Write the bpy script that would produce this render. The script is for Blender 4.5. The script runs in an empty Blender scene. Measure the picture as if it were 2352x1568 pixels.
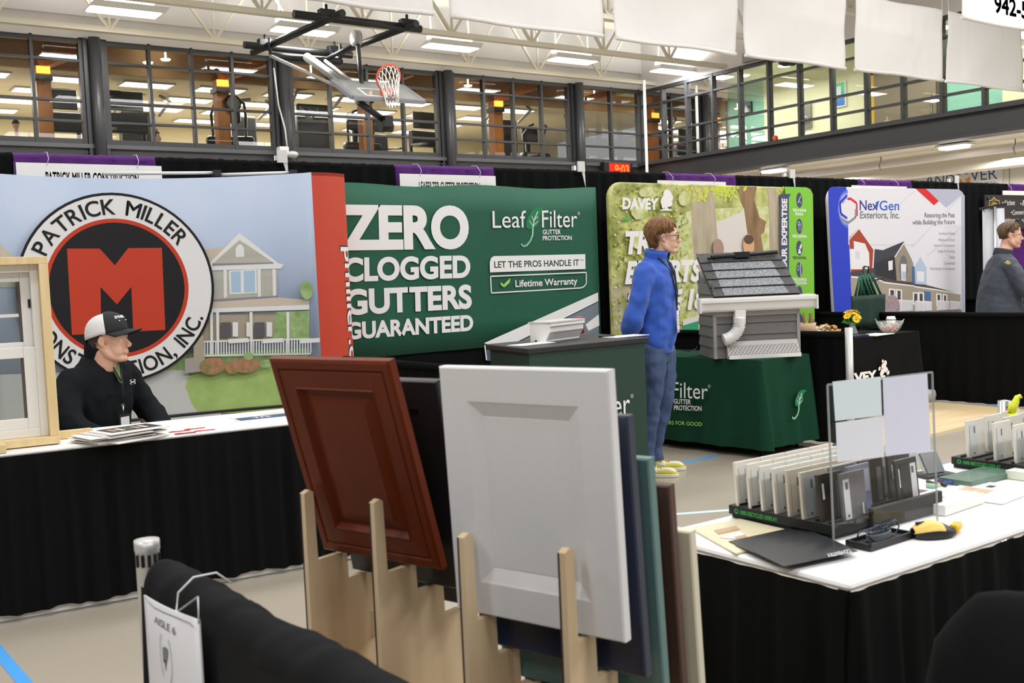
import bpy, bmesh, math, random
from mathutils import Vector, Matrix, noise
random.seed(7)
PI = math.pi
C = bpy.context.scene.collection
S = bpy.context.scene

# ------------------------------------------------------------------ camera, light, exposure
CAM_Z, FPX = 1.45, 2400.0
YAW, PITCH, ROLL = math.radians(54.6), math.radians(3.55), math.radians(-2.43)
FW = Vector((math.cos(YAW)*math.cos(PITCH), math.sin(YAW)*math.cos(PITCH), -math.sin(PITCH)))
_r = FW.cross(Vector((0, 0, 1))).normalized(); _u = _r.cross(FW)
RT = _r*math.cos(ROLL) + _u*math.sin(ROLL)
UP = -_r*math.sin(ROLL) + _u*math.cos(ROLL)
EYE = Vector((0, 0, CAM_Z))
cam_data = bpy.data.cameras.new('camera'); cam = bpy.data.objects.new('camera', cam_data); C.objects.link(cam)
cam.matrix_world = Matrix(((RT.x, UP.x, -FW.x, 0), (RT.y, UP.y, -FW.y, 0), (RT.z, UP.z, -FW.z, CAM_Z), (0, 0, 0, 1)))
cam_data.sensor_width = 36; cam_data.lens = 36*FPX/2352
cam_data.clip_start = 0.05; cam_data.clip_end = 200
cam_data.dof.use_dof = True; cam_data.dof.focus_distance = 7.5; cam_data.dof.aperture_fstop = 8.0
S.camera = cam

S.view_settings.view_transform = 'Standard'; S.view_settings.look = 'None'
S.view_settings.exposure = 0.0; S.view_settings.gamma = 1.0
S.view_settings.use_curve_mapping = False
S.cycles.max_bounces = 6; S.cycles.diffuse_bounces = 3; S.cycles.glossy_bounces = 3
S.cycles.transparent_max_bounces = 10; S.cycles.transmission_bounces = 4
S.cycles.caustics_reflective = False; S.cycles.caustics_refractive = False
S.cycles.sample_clamp_indirect = 4.0

world = bpy.data.worlds.new('hall_ambient_fill'); S.world = world; world.use_nodes = True  # even white surround, added as soft fill through the open sides
_bg = world.node_tree.nodes['Background']; _bg.inputs[0].default_value = (1.0, 0.99, 0.98, 1); _bg.inputs[1].default_value = 0.3

def lamp(name, loc, sx, sy, power, col=(1, 0.995, 0.985), rot=(0, 0, 0)):
    L = bpy.data.lights.new(name, 'AREA'); L.shape = 'RECTANGLE'; L.size = sx; L.size_y = sy; L.energy = power; L.color = col
    o = bpy.data.objects.new(name, L); C.objects.link(o); o.location = loc; o.rotation_euler = rot
    return o
# rows of fluorescent high-bay lamps over the hall
for _y, _p in ((-3.6, 290), (2.4, 165), (6.9, 120), (13.9, 190)):  # first row sits behind the camera, added as frontal fill
    for _x in (-4.0, 2.2, 8.4, 14.6):
        lamp('high_bay_and_fill_lamp', (_x, _y, 6.75), 3.4, 1.1, _p*(0.85 if _x < 5 else (1.15 if _x < 10 else 1.75)))
for _x in (-1.36, 2.2, 5.76, 9.31, 12.87, 16.37, 19.75):
    lamp('strip_lamp', (_x, 20.0, 6.595), 1.24, 0.42, 75)
    lamp('strip_uplight', (_x, 20.0, 6.86), 1.3, 0.4, 55, rot=(PI, 0, 0))
for _y in (13.9, 6.9, 2.4):  # upward fill added to brighten the ceiling and banners
    for _x in (-4.0, 2.2, 8.4, 14.6): lamp('ceiling_fill_uplight', (_x, _y, 6.85), 3.4, 1.1, 75, rot=(PI, 0, 0))
# lamps of the upstairs fitness room and of the corridor behind the glass
for _x in (5.0, 11.0, 17.0):
    lamp('fitness_room_lamp', (_x, 27.0, 6.28), 4.0, 2.0, 420, (1, 0.94, 0.83))
for _y in (19.0, 13.5, 8.0):
    lamp('corridor_and_fill_lamp', (22.0, _y, 6.3), 1.0, 4.0, 74, (1, 0.99, 0.93))
lamp('corridor_and_fill_lamp', (22.0, 22.2, 6.3), 1.0, 1.6, 45, (1, 0.99, 0.93))  # extra light added to lift the dark first corridor door
for _y in (17.0, 12.5, 8.5):
    lamp('soffit_lamp', (22.2, _y, 3.6), 1.2, 0.6, 170, (1, 0.97, 0.92))

# ------------------------------------------------------------------ survey: a sight line of the photograph cut with a real plane of the place
def ray(x, y): return FW + RT*((x-1176)/FPX) - UP*((y-784)/FPX)
def onz(x, y, z=0.0): d = ray(x, y); return EYE + d*((z-CAM_Z)/d.z)
def ony(x, y, Y): d = ray(x, y); return EYE + d*(Y/d.y)
def onx(x, y, X): d = ray(x, y); return EYE + d*(X/d.x)
def atd(x, y, D): return EYE + ray(x, y)*D
def onplane(x, y, p, n): d = ray(x, y); return EYE + d*((Vector(p)-EYE).dot(n)/d.dot(n))

# ------------------------------------------------------------------ materials
def lin(h):
    h = h.lstrip('#'); v = [int(h[i:i+2], 16)/255 for i in (0, 2, 4)]
    return tuple(c/12.92 if c <= 0.04045 else ((c+0.055)/1.055)**2.4 for c in v) + (1,)
_mats = {}
def mat(name, hexcol, rough=0.6, metal=0.0, spec=0.5, emit=0.0, var=0.0, scale=8.0, stretch=(1, 1, 1), hex2=None, bump=0.0, sheen=0.0, alpha=1.0, wave=None):
    if name in _mats: return _mats[name]
    m = bpy.data.materials.new(name); m.use_nodes = True; nt = m.node_tree
    b = nt.nodes['Principled BSDF']; col = lin(hexcol)
    b.inputs['Base Color'].default_value = col; b.inputs['Roughness'].default_value = rough
    b.inputs['Metallic'].default_value = metal; b.inputs['Specular IOR Level'].default_value = spec
    if sheen: b.inputs['Sheen Weight'].default_value = sheen
    if alpha < 1: b.inputs['Alpha'].default_value = alpha
    if emit:
        b.inputs['Emission Color'].default_value = col; b.inputs['Emission Strength'].default_value = emit
    fac = None
    if var or bump or hex2:
        tc = nt.nodes.new('ShaderNodeTexCoord'); mp = nt.nodes.new('ShaderNodeMapping')
        mp.inputs['Scale'].default_value = [scale*s for s in stretch]
        nt.links.new(tc.outputs['Object'], mp.inputs['Vector'])
        if wave:
            nz = nt.nodes.new('ShaderNodeTexWave'); nz.wave_type = 'BANDS'; nz.bands_direction = wave
            nz.inputs['Scale'].default_value = 1.0; nz.inputs['Distortion'].default_value = 1.5 if wave != 'Z' else 0.3
            fac = nz.outputs['Fac']
        else:
            nz = nt.nodes.new('ShaderNodeTexNoise'); nz.inputs['Detail'].default_value = 5; nz.inputs['Scale'].default_value = 1.0
            fac = nz.outputs['Fac']
        nt.links.new(mp.outputs['Vector'], nz.inputs['Vector'])
    if var or hex2:
        rp = nt.nodes.new('ShaderNodeValToRGB'); e = rp.color_ramp.elements
        c2 = lin(hex2) if hex2 else col
        k0, k1 = (1-var, 1+var) if not hex2 else (1, 1)
        e[0].position, e[1].position = 0.3, 0.7
        e[0].color = tuple(min(1, c*k0) for c in col[:3])+(1,); e[1].color = tuple(min(1, c*k1) for c in c2[:3])+(1,)
        nt.links.new(fac, rp.inputs['Fac']); nt.links.new(rp.outputs['Color'], b.inputs['Base Color'])
        if emit: nt.links.new(rp.outputs['Color'], b.inputs['Emission Color'])
    if bump:
        bp = nt.nodes.new('ShaderNodeBump'); bp.inputs['Strength'].default_value = bump; bp.inputs['Distance'].default_value = 0.02
        nt.links.new(fac, bp.inputs['Height']); nt.links.new(bp.outputs['Normal'], b.inputs['Normal'])
    _mats[name] = m
    return m
def glass(name, tint=(1, 1, 1), rough=0.0, refl=1.0, ior=1.45):
    if name in _mats: return _mats[name]
    m = bpy.data.materials.new(name); m.use_nodes = True; nt = m.node_tree; nt.nodes.clear()
    o = nt.nodes.new('ShaderNodeOutputMaterial'); mx = nt.nodes.new('ShaderNodeMixShader'); tr = nt.nodes.new('ShaderNodeBsdfTransparent')
    gl = nt.nodes.new('ShaderNodeBsdfGlossy'); fr = nt.nodes.new('ShaderNodeFresnel'); ml = nt.nodes.new('ShaderNodeMath')
    ml.operation = 'MULTIPLY'; ml.inputs[1].default_value = refl; fr.inputs['IOR'].default_value = ior
    tr.inputs['Color'].default_value = (*tint, 1); gl.inputs['Roughness'].default_value = rough
    nt.links.new(fr.outputs[0], ml.inputs[0]); nt.links.new(ml.outputs[0], mx.inputs[0])
    nt.links.new(tr.outputs[0], mx.inputs[1]); nt.links.new(gl.outputs[0], mx.inputs[2]); nt.links.new(mx.outputs[0], o.inputs[0])
    _mats[name] = m
    return m

# ------------------------------------------------------------------ mesh builder
class MB:
    def __init__(s, M=None): s.v = []; s.f = []; s.mi = []; s.sm = []; s.M = M or Matrix()
    def V(s, p): s.v.append(s.M @ Vector(p)); return len(s.v)-1
    def F(s, idx, m=0, sm=False): s.f.append(tuple(idx)); s.mi.append(m); s.sm.append(sm)
    def box(s, lo, hi, m=0):
        x0, y0, z0 = lo; x1, y1, z1 = hi
        i = [s.V(p) for p in ((x0, y0, z0), (x1, y0, z0), (x1, y1, z0), (x0, y1, z0), (x0, y0, z1), (x1, y0, z1), (x1, y1, z1), (x0, y1, z1))]
        for q in ((0, 3, 2, 1), (4, 5, 6, 7), (0, 1, 5, 4), (1, 2, 6, 5), (2, 3, 7, 6), (3, 0, 4, 7)): s.F([i[k] for k in q], m)
        return s
    def cbox(s, c, d, m=0): return s.box([c[k]-d[k]/2 for k in range(3)], [c[k]+d[k]/2 for k in range(3)], m)
    def bar(s, a, b, w, h=None, m=0, up=(0, 0, 1)):
        a, b = Vector(a), Vector(b); h = h or w; d = (b-a).normalized(); u = Vector(up)
        if abs(d.dot(u)) > 0.98: u = Vector((1, 0, 0))
        x = d.cross(u).normalized(); y = x.cross(d)
        i = [s.V(p + x*sx*w/2 + y*sy*h/2) for p in (a, b) for sx, sy in ((-1, -1), (1, -1), (1, 1), (-1, 1))]
        for q in ((3, 2, 1, 0), (4, 5, 6, 7), (0, 1, 5, 4), (1, 2, 6, 5), (2, 3, 7, 6), (3, 0, 4, 7)): s.F([i[k] for k in q], m)
        return s
    def tube(s, pts, r, n=10, m=0, cap=True, closed=False):
        pts = [Vector(p) for p in pts]; N = len(pts); rings = []
        rr = r if isinstance(r, (list, tuple)) else [r]*N
        prev = None
        for k, p in enumerate(pts):
            if closed: t = pts[(k+1) % N]-pts[k-1]
            else: t = pts[min(k+1, N-1)]-pts[max(k-1, 0)]
            t = t.normalized() if t.length > 1e-9 else Vector((0, 0, 1))
            if prev is None:
                u = Vector((0, 0, 1)) if abs(t.z) < 0.9 else Vector((1, 0, 0)); x = t.cross(u).normalized()
            else:
                x = (prev - t*prev.dot(t)).normalized()
            prev = x; y = t.cross(x)
            rings.append([s.V(p + (x*math.cos(2*PI*j/n) + y*math.sin(2*PI*j/n))*rr[k]) for j in range(n)])
        for k in range(N if closed else N-1):
            a, b = rings[k], rings[(k+1) % N]
            for j in range(n): s.F((a[j], a[(j+1) % n], b[(j+1) % n], b[j]), m, True)
        if cap and not closed: s.F(rings[0][::-1], m); s.F(rings[-1], m)
        return s
    def lathe(s, prof, c=(0, 0, 0), n=24, m=0, axis='z', sx=1.0, sy=1.0):
        c = Vector(c); rings = []
        for r, z in prof:
            ring = []
            for j in range(n):
                a = 2*PI*j/n; p = (r*math.cos(a)*sx, r*math.sin(a)*sy, z)
                if axis == 'y': p = (p[0], p[2], p[1])
                if axis == 'x': p = (p[2], p[0], p[1])
                ring.append(s.V(c+Vector(p)))
            rings.append(ring)
        for a, b in zip(rings, rings[1:]):
            for j in range(n): s.F((a[j], a[(j+1) % n], b[(j+1) % n], b[j]), m, True)
        s.F(rings[0][::-1], m); s.F(rings[-1], m)
        return s
    def ball(s, c, r, m=0, n=16, k=10, sc=(1, 1, 1)):
        prof = [(math.sin(PI*i/k)*1.0, -math.cos(PI*i/k)) for i in range(1, k)]
        c = Vector(c); rings = []
        for q, z in prof: rings.append([s.V(c+Vector((q*math.cos(2*PI*j/n)*r*sc[0], q*math.sin(2*PI*j/n)*r*sc[1], z*r*sc[2]))) for j in range(n)])
        lo = s.V(c+Vector((0, 0, -r*sc[2]))); hi = s.V(c+Vector((0, 0, r*sc[2])))
        for a, b in zip(rings, rings[1:]):
            for j in range(n): s.F((a[j], a[(j+1) % n], b[(j+1) % n], b[j]), m, True)
        for j in range(n):
            s.F((lo, rings[0][(j+1) % n], rings[0][j]), m, True); s.F((hi, rings[-1][j], rings[-1][(j+1) % n]), m, True)
        return s
    def grid(s, fn, nu, nv, m=0, sm=True, thick=None, mfn=None):
        def sheet(off):
            return [[s.V(Vector(fn(i/nu, j/nv)) + off) for j in range(nv+1)] for i in range(nu+1)]
        g = sheet(Vector((0, 0, 0)))
        for i in range(nu):
            for j in range(nv): s.F((g[i][j], g[i+1][j], g[i+1][j+1], g[i][j+1]), mfn(i, j) if mfn else m, sm)
        if thick:
            h = sheet(Vector(thick))
            for i in range(nu):
                for j in range(nv): s.F((h[i][j], h[i][j+1], h[i+1][j+1], h[i+1][j]), mfn(i, j) if mfn else m, sm)
            for i in range(nu):
                s.F((g[i][0], h[i][0], h[i+1][0], g[i+1][0]), m); s.F((g[i][nv], g[i+1][nv], h[i+1][nv], h[i][nv]), m)
            for j in range(nv):
                s.F((g[0][j], g[0][j+1], h[0][j+1], h[0][j]), m); s.F((g[nu][j], h[nu][j], h[nu][j+1], g[nu][j+1]), m)
        return s
    def prism(s, pts, off, m=0):
        off = Vector(off); a = [s.V(p) for p in pts]; b = [s.V(Vector(p)+off) for p in pts]; n = len(a)
        s.F(a[::-1], m); s.F(b, m)
        for k in range(n): s.F((a[k], a[(k+1) % n], b[(k+1) % n], b[k]), m)
        return s
    def mesh(s, name):
        me = bpy.data.meshes.new(name); me.from_pydata([tuple(p) for p in s.v], [], s.f); return me
    def build(s, name, mats, parent=None, bevel=0.0, recalc=True, sub=0, label=None, seg=2):
        me = s.mesh(name)
        for m in (mats if isinstance(mats, (list, tuple)) else [mats]): me.materials.append(m)
        me.polygons.foreach_set('material_index', s.mi); me.polygons.foreach_set('use_smooth', s.sm)
        if recalc:
            bm = bmesh.new(); bm.from_mesh(me); bmesh.ops.recalc_face_normals(bm, faces=bm.faces); bm.to_mesh(me); bm.free()
        o = bpy.data.objects.new(name, me); C.objects.link(o)
        if parent is not None:
            o.parent = parent; o.matrix_parent_inverse = world_of(parent).inverted()
        if bevel:
            b = o.modifiers.new('edge', 'BEVEL'); b.width = bevel; b.segments = seg; b.limit_method = 'ANGLE'; b.angle_limit = math.radians(40)
        if sub:
            d = o.modifiers.new('smooth', 'SUBSURF'); d.levels = sub; d.render_levels = sub
        if label: o['label'] = label
        return o
def world_of(o):
    m = o.matrix_basis.copy() if o.parent is None else world_of(o.parent) @ o.matrix_parent_inverse @ o.matrix_basis
    return m
def frame(o, rz=0.0, ry=0.0, rx=0.0):
    return Matrix.Translation(Vector(o)) @ Matrix.Rotation(rz, 4, 'Z') @ Matrix.Rotation(ry, 4, 'Y') @ Matrix.Rotation(rx, 4, 'X')
def axes(o, x, y, z): return Matrix(((x[0], y[0], z[0], o[0]), (x[1], y[1], z[1], o[1]), (x[2], y[2], z[2], o[2]), (0, 0, 0, 1)))
def tag(o, label, cat, group=None):
    o['label'] = label; o['category'] = cat
    if group: o['group'] = group
    return o
def thing(name, label, cat, loc=(0, 0, 0), group=None):
    o = bpy.data.objects.new(name, None); C.objects.link(o); o.location = loc; o.empty_display_size = 0.05
    return tag(o, label, cat, group)
def struct(o): o['kind'] = 'structure'; return o
def dup(root, delta=(0, 0, 0), label=None, group=None, M=None):
    r = root.copy(); C.objects.link(r)
    if M is not None: r.matrix_basis = M @ root.matrix_basis
    else: r.location = root.location + Vector(delta)
    if label: r['label'] = label
    if group: r['group'] = group
    for ch in root.children:
        c = ch.copy(); C.objects.link(c); c.parent = r; c.matrix_parent_inverse = ch.matrix_parent_inverse.copy()
        for g in ch.children:
            d = g.copy(); C.objects.link(d); d.parent = c; d.matrix_parent_inverse = g.matrix_parent_inverse.copy()
    return r

# ------------------------------------------------------------------ lettering and flat artwork
_tcache = {}
def glyphs(t, bold=0.0, shear=0.0, spacing=1.0):
    k = (t, bold, shear, spacing)
    if k not in _tcache and bold > 0 and ('M' in t or '4' in t):      # these letters do not thicken cleanly: overlay shifted copies
        vs, fs = glyphs(t, 0.0, shear, spacing); V2, F2 = [], []
        for i in range(9):
            dx, dy = (0, 0) if i == 8 else (bold*math.cos(i*PI/4), bold*math.sin(i*PI/4)); n = len(V2)
            V2 += [(x+dx, y+dy) for x, y in vs]; F2 += [tuple(j+n for j in f) for f in fs]
        _tcache[k] = (V2, F2)
    if k not in _tcache:
        cu = bpy.data.curves.new('t', 'FONT'); cu.body = t; cu.offset = bold; cu.shear = shear; cu.space_character = spacing
        cu.resolution_u = 6; cu.fill_mode = 'FRONT'
        o = bpy.data.objects.new('t', cu); me = o.to_mesh()
        vs = [(v.co.x, v.co.y) for v in me.vertices]; fs = [tuple(p.vertices) for p in me.polygons]
        o.to_mesh_clear(); bpy.data.objects.remove(o); bpy.data.curves.remove(cu)
        _tcache[k] = (vs, fs)
    return _tcache[k]
class Art:
    """flat printing on a surface: fn(u, v, lift) gives the place on the surface"""
    def __init__(s, fn, inv=None, cut=0.0):
        s.real = fn; s.cut = cut; s.fn = (lambda u, v, L: (u, v, L)) if cut else fn
        s.inv = inv; s.b = MB(); s.mats = []; s.lift = 0.0012; s.step = 0.0004 if cut else 0.00003
    def mi(s, m):
        if m not in s.mats: s.mats.append(m)
        return s.mats.index(m)
    def up(s): s.lift += s.step; return s.lift
    def poly(s, pts, m, px=True):
        L = s.up(); q = [s.inv(*p) for p in pts] if px and s.inv else pts
        s.b.F([s.b.V(s.fn(u, v, L)) for u, v in q], s.mi(m)); return s
    def ell(s, c, ru, rv, m, n=32, a0=0, a1=2*PI, inner=0.0, rot=0.0):
        L = s.up(); k = s.mi(m)
        def P(a, q):
            x, y = ru*q*math.cos(a), rv*q*math.sin(a)
            return s.fn(c[0]+x*math.cos(rot)-y*math.sin(rot), c[1]+x*math.sin(rot)+y*math.cos(rot), L)
        if inner:
            o = [(s.b.V(P(a0+(a1-a0)*i/n, 1)), s.b.V(P(a0+(a1-a0)*i/n, inner))) for i in range(n+1)]
            for (a, b), (c2, d) in zip(o, o[1:]): s.b.F((a, c2, d, b), k)
        else: s.b.F([s.b.V(P(a0+(a1-a0)*i/n, 1)) for i in range(n if abs(a1-a0) > 6.2 else n+1)], k)
        return s
    def line(s, pts, w, m, px=True):
        L = s.up(); k = s.mi(m); q = [Vector((*(s.inv(*p) if px and s.inv else p), 0)) for p in pts]
        for a, b in zip(q, q[1:]):
            d = (b-a); 
            if d.length < 1e-6: continue
            n = Vector((-d.y, d.x, 0)).normalized()*w/2
            s.b.F([s.b.V(s.fn(p.x, p.y, L)) for p in (a-n, b-n, b+n, a+n)], k)
        return s
    def text(s, t, bl, br, tl, m, bold=0.0, shear=0.0, spacing=1.0, px=True):
        """ink box of the text: bottom-left, bottom-right, top-left"""
        if px and s.inv: bl, br, tl = s.inv(*bl), s.inv(*br), s.inv(*tl)
        vs, fs = glyphs(t, bold, shear, spacing); L = s.up(); k = s.mi(m)
        x0 = min(v[0] for v in vs); x1 = max(v[0] for v in vs); y0 = min(v[1] for v in vs); y1 = max(v[1] for v in vs)
        ids = []
        for x, y in vs:
            a, b = (x-x0)/(x1-x0), (y-y0)/(y1-y0)
            ids.append(s.b.V(s.fn(bl[0]+(br[0]-bl[0])*a+(tl[0]-bl[0])*b, bl[1]+(br[1]-bl[1])*a+(tl[1]-bl[1])*b, L)))
        for f in fs: s.b.F([ids[i] for i in f], k)
        return s
    def arc_text(s, t, c, r, h, mid, m, bold=0.0, sx=1.0, inward=False, sy=1.0):
        """letters along a circle, mid = clockwise angle of the middle letter from the top"""
        L = s.up(); k = s.mi(m); vs0, _ = glyphs('H', bold); H = max(v[1] for v in vs0)-min(v[1] for v in vs0); q = h/H
        adv = []
        for ch in t:
            vs, _ = glyphs(ch, bold) if ch != ' ' else ([(0, 0), (0.3, 0)], 0)
            adv.append((max(v[0] for v in vs)-min(v[0] for v in vs)+0.085)*q*sx)
        tot = sum(adv); pos = -tot/2
        for ch, w in zip(t, adv):
            cen = pos+w/2; pos += w
            if ch == ' ': continue
            vs, fs = glyphs(ch, bold); x0 = (max(v[0] for v in vs)+min(v[0] for v in vs))/2; ids = []
            for x, y in vs:
                dx = (x-x0)*q*sx
                if inward: a = mid-(cen+dx)/r; rad = r+h-y*q
                else: a = mid+(cen+dx)/r; rad = r+y*q
                ids.append(s.b.V(s.fn(c[0]+rad*math.sin(a), c[1]+rad*sy*math.cos(a), L)))
            for f in fs: s.b.F([ids[i] for i in f], k)
        return s
    def build(s, name, parent, label=None):
        if s.cut:                                   # curved surface: slice the flat artwork into strips, then bend it
            me = s.b.mesh('art'); me.polygons.foreach_set('material_index', s.b.mi); bm = bmesh.new(); bm.from_mesh(me)
            us = [v.co.x for v in bm.verts]; u = math.floor(min(us)/s.cut)*s.cut
            while u < max(us):
                bmesh.ops.bisect_plane(bm, geom=bm.verts[:]+bm.edges[:]+bm.faces[:], plane_co=(u, 0, 0), plane_no=(1, 0, 0)); u += s.cut
            bm.verts.index_update(); nb = MB()
            for v in bm.verts: nb.V(s.real(v.co.x, v.co.y, v.co.z))
            for f in bm.faces: nb.F([v.index for v in f.verts], f.material_index)
            bm.free(); bpy.data.meshes.remove(me); s.b = nb
        return s.b.build(name, s.mats, parent, recalc=False, label=label)
def art_y(Y, sign=-1):
    """printing on the plane y = Y that faces -y"""
    return Art(lambda u, v, L: (u, Y+sign*L, v), lambda x, y: (lambda p: (p.x, p.z))(ony(x, y, Y)))
def art_frame(o, x, z, n):
    o, x, z, n = Vector(o), Vector(x), Vector(z), Vector(n)
    def inv(px, py):
        p = onplane(px, py, o, n)-o; return p.dot(x), p.dot(z)
    return Art(lambda u, v, L: o+x*u+z*v+n*L, inv)

# ================================================================== the hall itself
M_white = mat('wall_paint', 'E6E3E1', 0.75)
M_steel = mat('charcoal_steel', '5A5B5E', 0.45, var=0.05, scale=1.5)
M_steel_dark = mat('charcoal_column', '38393C', 0.4)
M_beam = mat('beam_paint', '3A3A3D', 0.5)
M_frame = mat('window_frame_paint', '3E3F42', 0.45)
M_cream_steel = mat('truss_paint', 'F0EAD8', 0.5)
M_glass = glass('clear_glass', (0.93, 0.95, 0.93), refl=1.0)
M_black_metal = mat('black_metal', '17181A', 0.45)
M_chrome = mat('brushed_metal', 'B9B9BB', 0.28, metal=1.0)
M_grey_metal = mat('grey_metal', '8E9094', 0.4, metal=0.6)
M_lamp = mat('lamp_diffuser', 'FFF8EE', emit=7.0)

def floor_mat():
    m = mat('gym_floor', 'A89F91', 0.32, spec=0.35, var=0.04, scale=0.7, bump=0.0)
    return m
b = MB(); b.box((-9, -5, -0.2), (26, 22, 0)); struct(b.build('floor', floor_mat()))
M_deck = mat('roof_deck', 'BDBAB4', 0.6, var=0.18, scale=22, stretch=(1, 0.01, 1), wave='X')
b = MB(); b.box((-9, -5, 8.5), (20.6, 22.3, 8.7)); struct(b.build('ceiling', M_deck))

# far long wall (y = 22): upper band, spandrel, lower part
b = MB(); b.box((-9, 22.0, 6.52), (20.6, 22.3, 8.5)); b.box((-9, 21.9, 6.95), (20.4, 22.0, 8.5)); struct(b.build('wall_upper', M_white))
b = MB(); b.box((-9, 22.05, 3.2), (20.6, 22.3, 4.44)); b.box((-9, 21.93, 3.25), (20.4, 22.05, 3.42)); b.box((-9, 21.93, 4.36), (20.4, 22.1, 4.44))
struct(b.build('wall_spandrel', M_steel))
b = MB(); b.box((-9, 22.05, 0), (20.6, 22.3, 3.2)); struct(b.build('wall_lower', mat('lower_wall', '8B8A88', 0.8)))
COLX = [1.55, 5.67, 9.66, 13.95, 18.08]
for k, x in enumerate(COLX):
    b = MB(); b.tube([(x, 21.86, 3.1), (x, 21.86, 6.53)], 0.115, 20)
    for sx in (-1, 1):
        b.box((x+sx*0.165-0.035, 21.94, 3.1), (x+sx*0.165+0.035, 22.25, 6.53))
        for i in range(6): b.cbox((x+sx*0.25, 21.925, 3.62+i*0.13), (0.03, 0.03, 0.04))
    b.box((x-0.2, 21.98, 3.1), (x+0.2, 22.2, 6.53))
    struct(b.build(f'trim_{k+1}', M_steel_dark))
ROWS = [4.50, 4.90, 5.30, 6.09, 6.48]
def window_y(n, x0, x1, nx):
    b = MB(); y0, y1 = 22.0, 22.14; t = 0.055
    for i in range(nx+1):
        x = x0+(x1-x0)*i/nx; w = 0.03 if 0 < i < nx else 0.045
        b.box((x-w, y0, ROWS[0]-0.06), (x+w, y1, ROWS[-1]+0.06))
    for k, z in enumerate(ROWS):
        w = 0.022 if 0 < k < 4 else 0.05
        b.box((x0, y0+0.012, z-w), (x1, y1-0.012, z+w))
    w = struct(b.build(f'window_{n}', M_frame))
    g = MB(); g.F([g.V(p) for p in ((x0, 22.07, ROWS[0]), (x1, 22.07, ROWS[0]), (x1, 22.07, ROWS[-1]), (x0, 22.07, ROWS[-1]))])
    g.build('glass_pane', M_glass, w, recalc=False)
wn = 1
for (xa, xb) in zip(COLX, COLX[1:]): window_y(wn, xa+0.23, xb-0.23, 4); wn += 1
window_y(wn, COLX[-1]+0.23, 20.36, 2); wn += 1
# right wall (x = 20.4): window band over a deep dark beam, white above
b = MB(); b.box((20.4, -5, 6.50), (20.7, 22.3, 8.5)); struct(b.build('wall_right', M_white))
b = MB(); b.box((20.3, -5, 3.95), (20.75, 22.0, 4.40)); b.box((20.16, -5, 4.38), (20.75, 22.0, 4.45)); b.box((20.22, -5, 3.9), (20.75, 22.0, 3.96))
struct(b.build('trim_6', M_beam))
MULL = [22.0, 21.15, 20.22, 19.28, 18.35, 17.41, 16.48, 15.55, 14.62, 13.70, 12.77, 11.84, 10.9, 9.97, 9.04]
b = MB()
for y in MULL: b.box((20.4, y-0.036, 4.44), (20.56, y+0.036, 6.5))
for k, z in enumerate([4.47, 4.86, 5.27, 6.06, 6.46]):
    w = 0.024 if 0 < k < 4 else 0.045
    b.box((20.412, 9.0, z-w), (20.548, 22.0, z+w))
wr = struct(b.build(f'window_{wn}', M_frame)); wn += 1
g = MB(); g.F([g.V(p) for p in ((20.48, 9.0, 4.45), (20.48, 22, 4.45), (20.48, 22, 6.48), (20.48, 9, 6.48))]); g.build('glass_pane', M_glass, wr, recalc=False)
# corridor behind the right windows
b = MB(); b.box((20.75, 7, 3.93), (24.4, 22.0, 4.05)); struct(b.build('floor_corridor', mat('soffit_paint', 'D8D2C6', 0.7)))
b = MB(); b.box((20.75, 7, 6.62), (24.4, 23.4, 6.7)); struct(b.build('ceiling_corridor', mat('corridor_ceiling', 'DDE3BE', 0.8)))
cream, teal, yel, tau, brn = mat('cream_paint', 'F0EECB', 0.7), mat('teal_paint', '93CBB6', 0.7), mat('yellow_paint', 'E2B640', 0.6), mat('taupe_door', '8C7F6C', 0.5), mat('dark_brown_frame', '5E5546', 0.5)
b = MB()
for y1, y0, k in ((22, 22.0, 0), (22.0, 22.95, 0), (21.3, 19.95, 1), (19.95, 16.6, 0), (14.36, 13.0, 1), (13.0, 7.0, 0)):
    b.box((23.2, min(y0, y1), 4.05), (23.35, max(y0, y1), 6.62), k)
b.box((23.2, 16.6, 6.3), (23.35, 14.36, 6.62), 0); b.box((23.2, 21.3, 6.3), (23.35, 22.95, 6.62), 0)
b.box((23.2, 21.86, 4.05), (23.35, 21.3, 6.3), 3); b.box((23.2, 22.95, 4.05), (23.35, 23.6, 6.62), 0)
struct(b.build('wall_corridor', [cream, teal, yel, tau]))
def door_x(n, ya, yb):
    b = MB()
    b.box((23.16, yb, 4.05), (23.3, ya, 6.3), 0)
    b.box((23.12, ya-0.24, 4.05), (23.25, ya-0.04, 6.26), 1); b.box((23.12, yb+0.03, 6.14), (23.25, ya-0.04, 6.26), 1)
    d = struct(b.build(f'door_{n}', [brn, yel])); g = MB(); g.box((23.1, yb+0.2, 4.06), (23.15, ya-0.26, 6.12)); g.build('door_leaf', tau, d)
    g = MB(); g.tube([(23.08, yb+0.3, 4.95), (23.08, yb+0.3, 5.4)], 0.02, 8); g.build('door_handle', M_chrome, d)
door_x(1, 22.9, 21.9); door_x(2, 16.55, 14.4)
# lower wall under the corridor, with the soffit in front
b = MB(); b.box((24.0, 3, 0), (24.4, 22.0, 3.95))
for y in (20.5, 18.3, 16.0, 13.3, 11.6): b.box((23.995, y-0.012, 0), (24.0, y+0.012, 3.95), 1)
struct(b.build('wall_under_corridor', [mat('lower_white_wall', 'E8E4DC', 0.7), mat('wall_joint', '9F9A90', 0.8)]))
b = MB(); b.box((20.75, 21.9, 0), (24.0, 22.0, 3.93)); struct(b.build('wall_corner', M_white))
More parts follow.
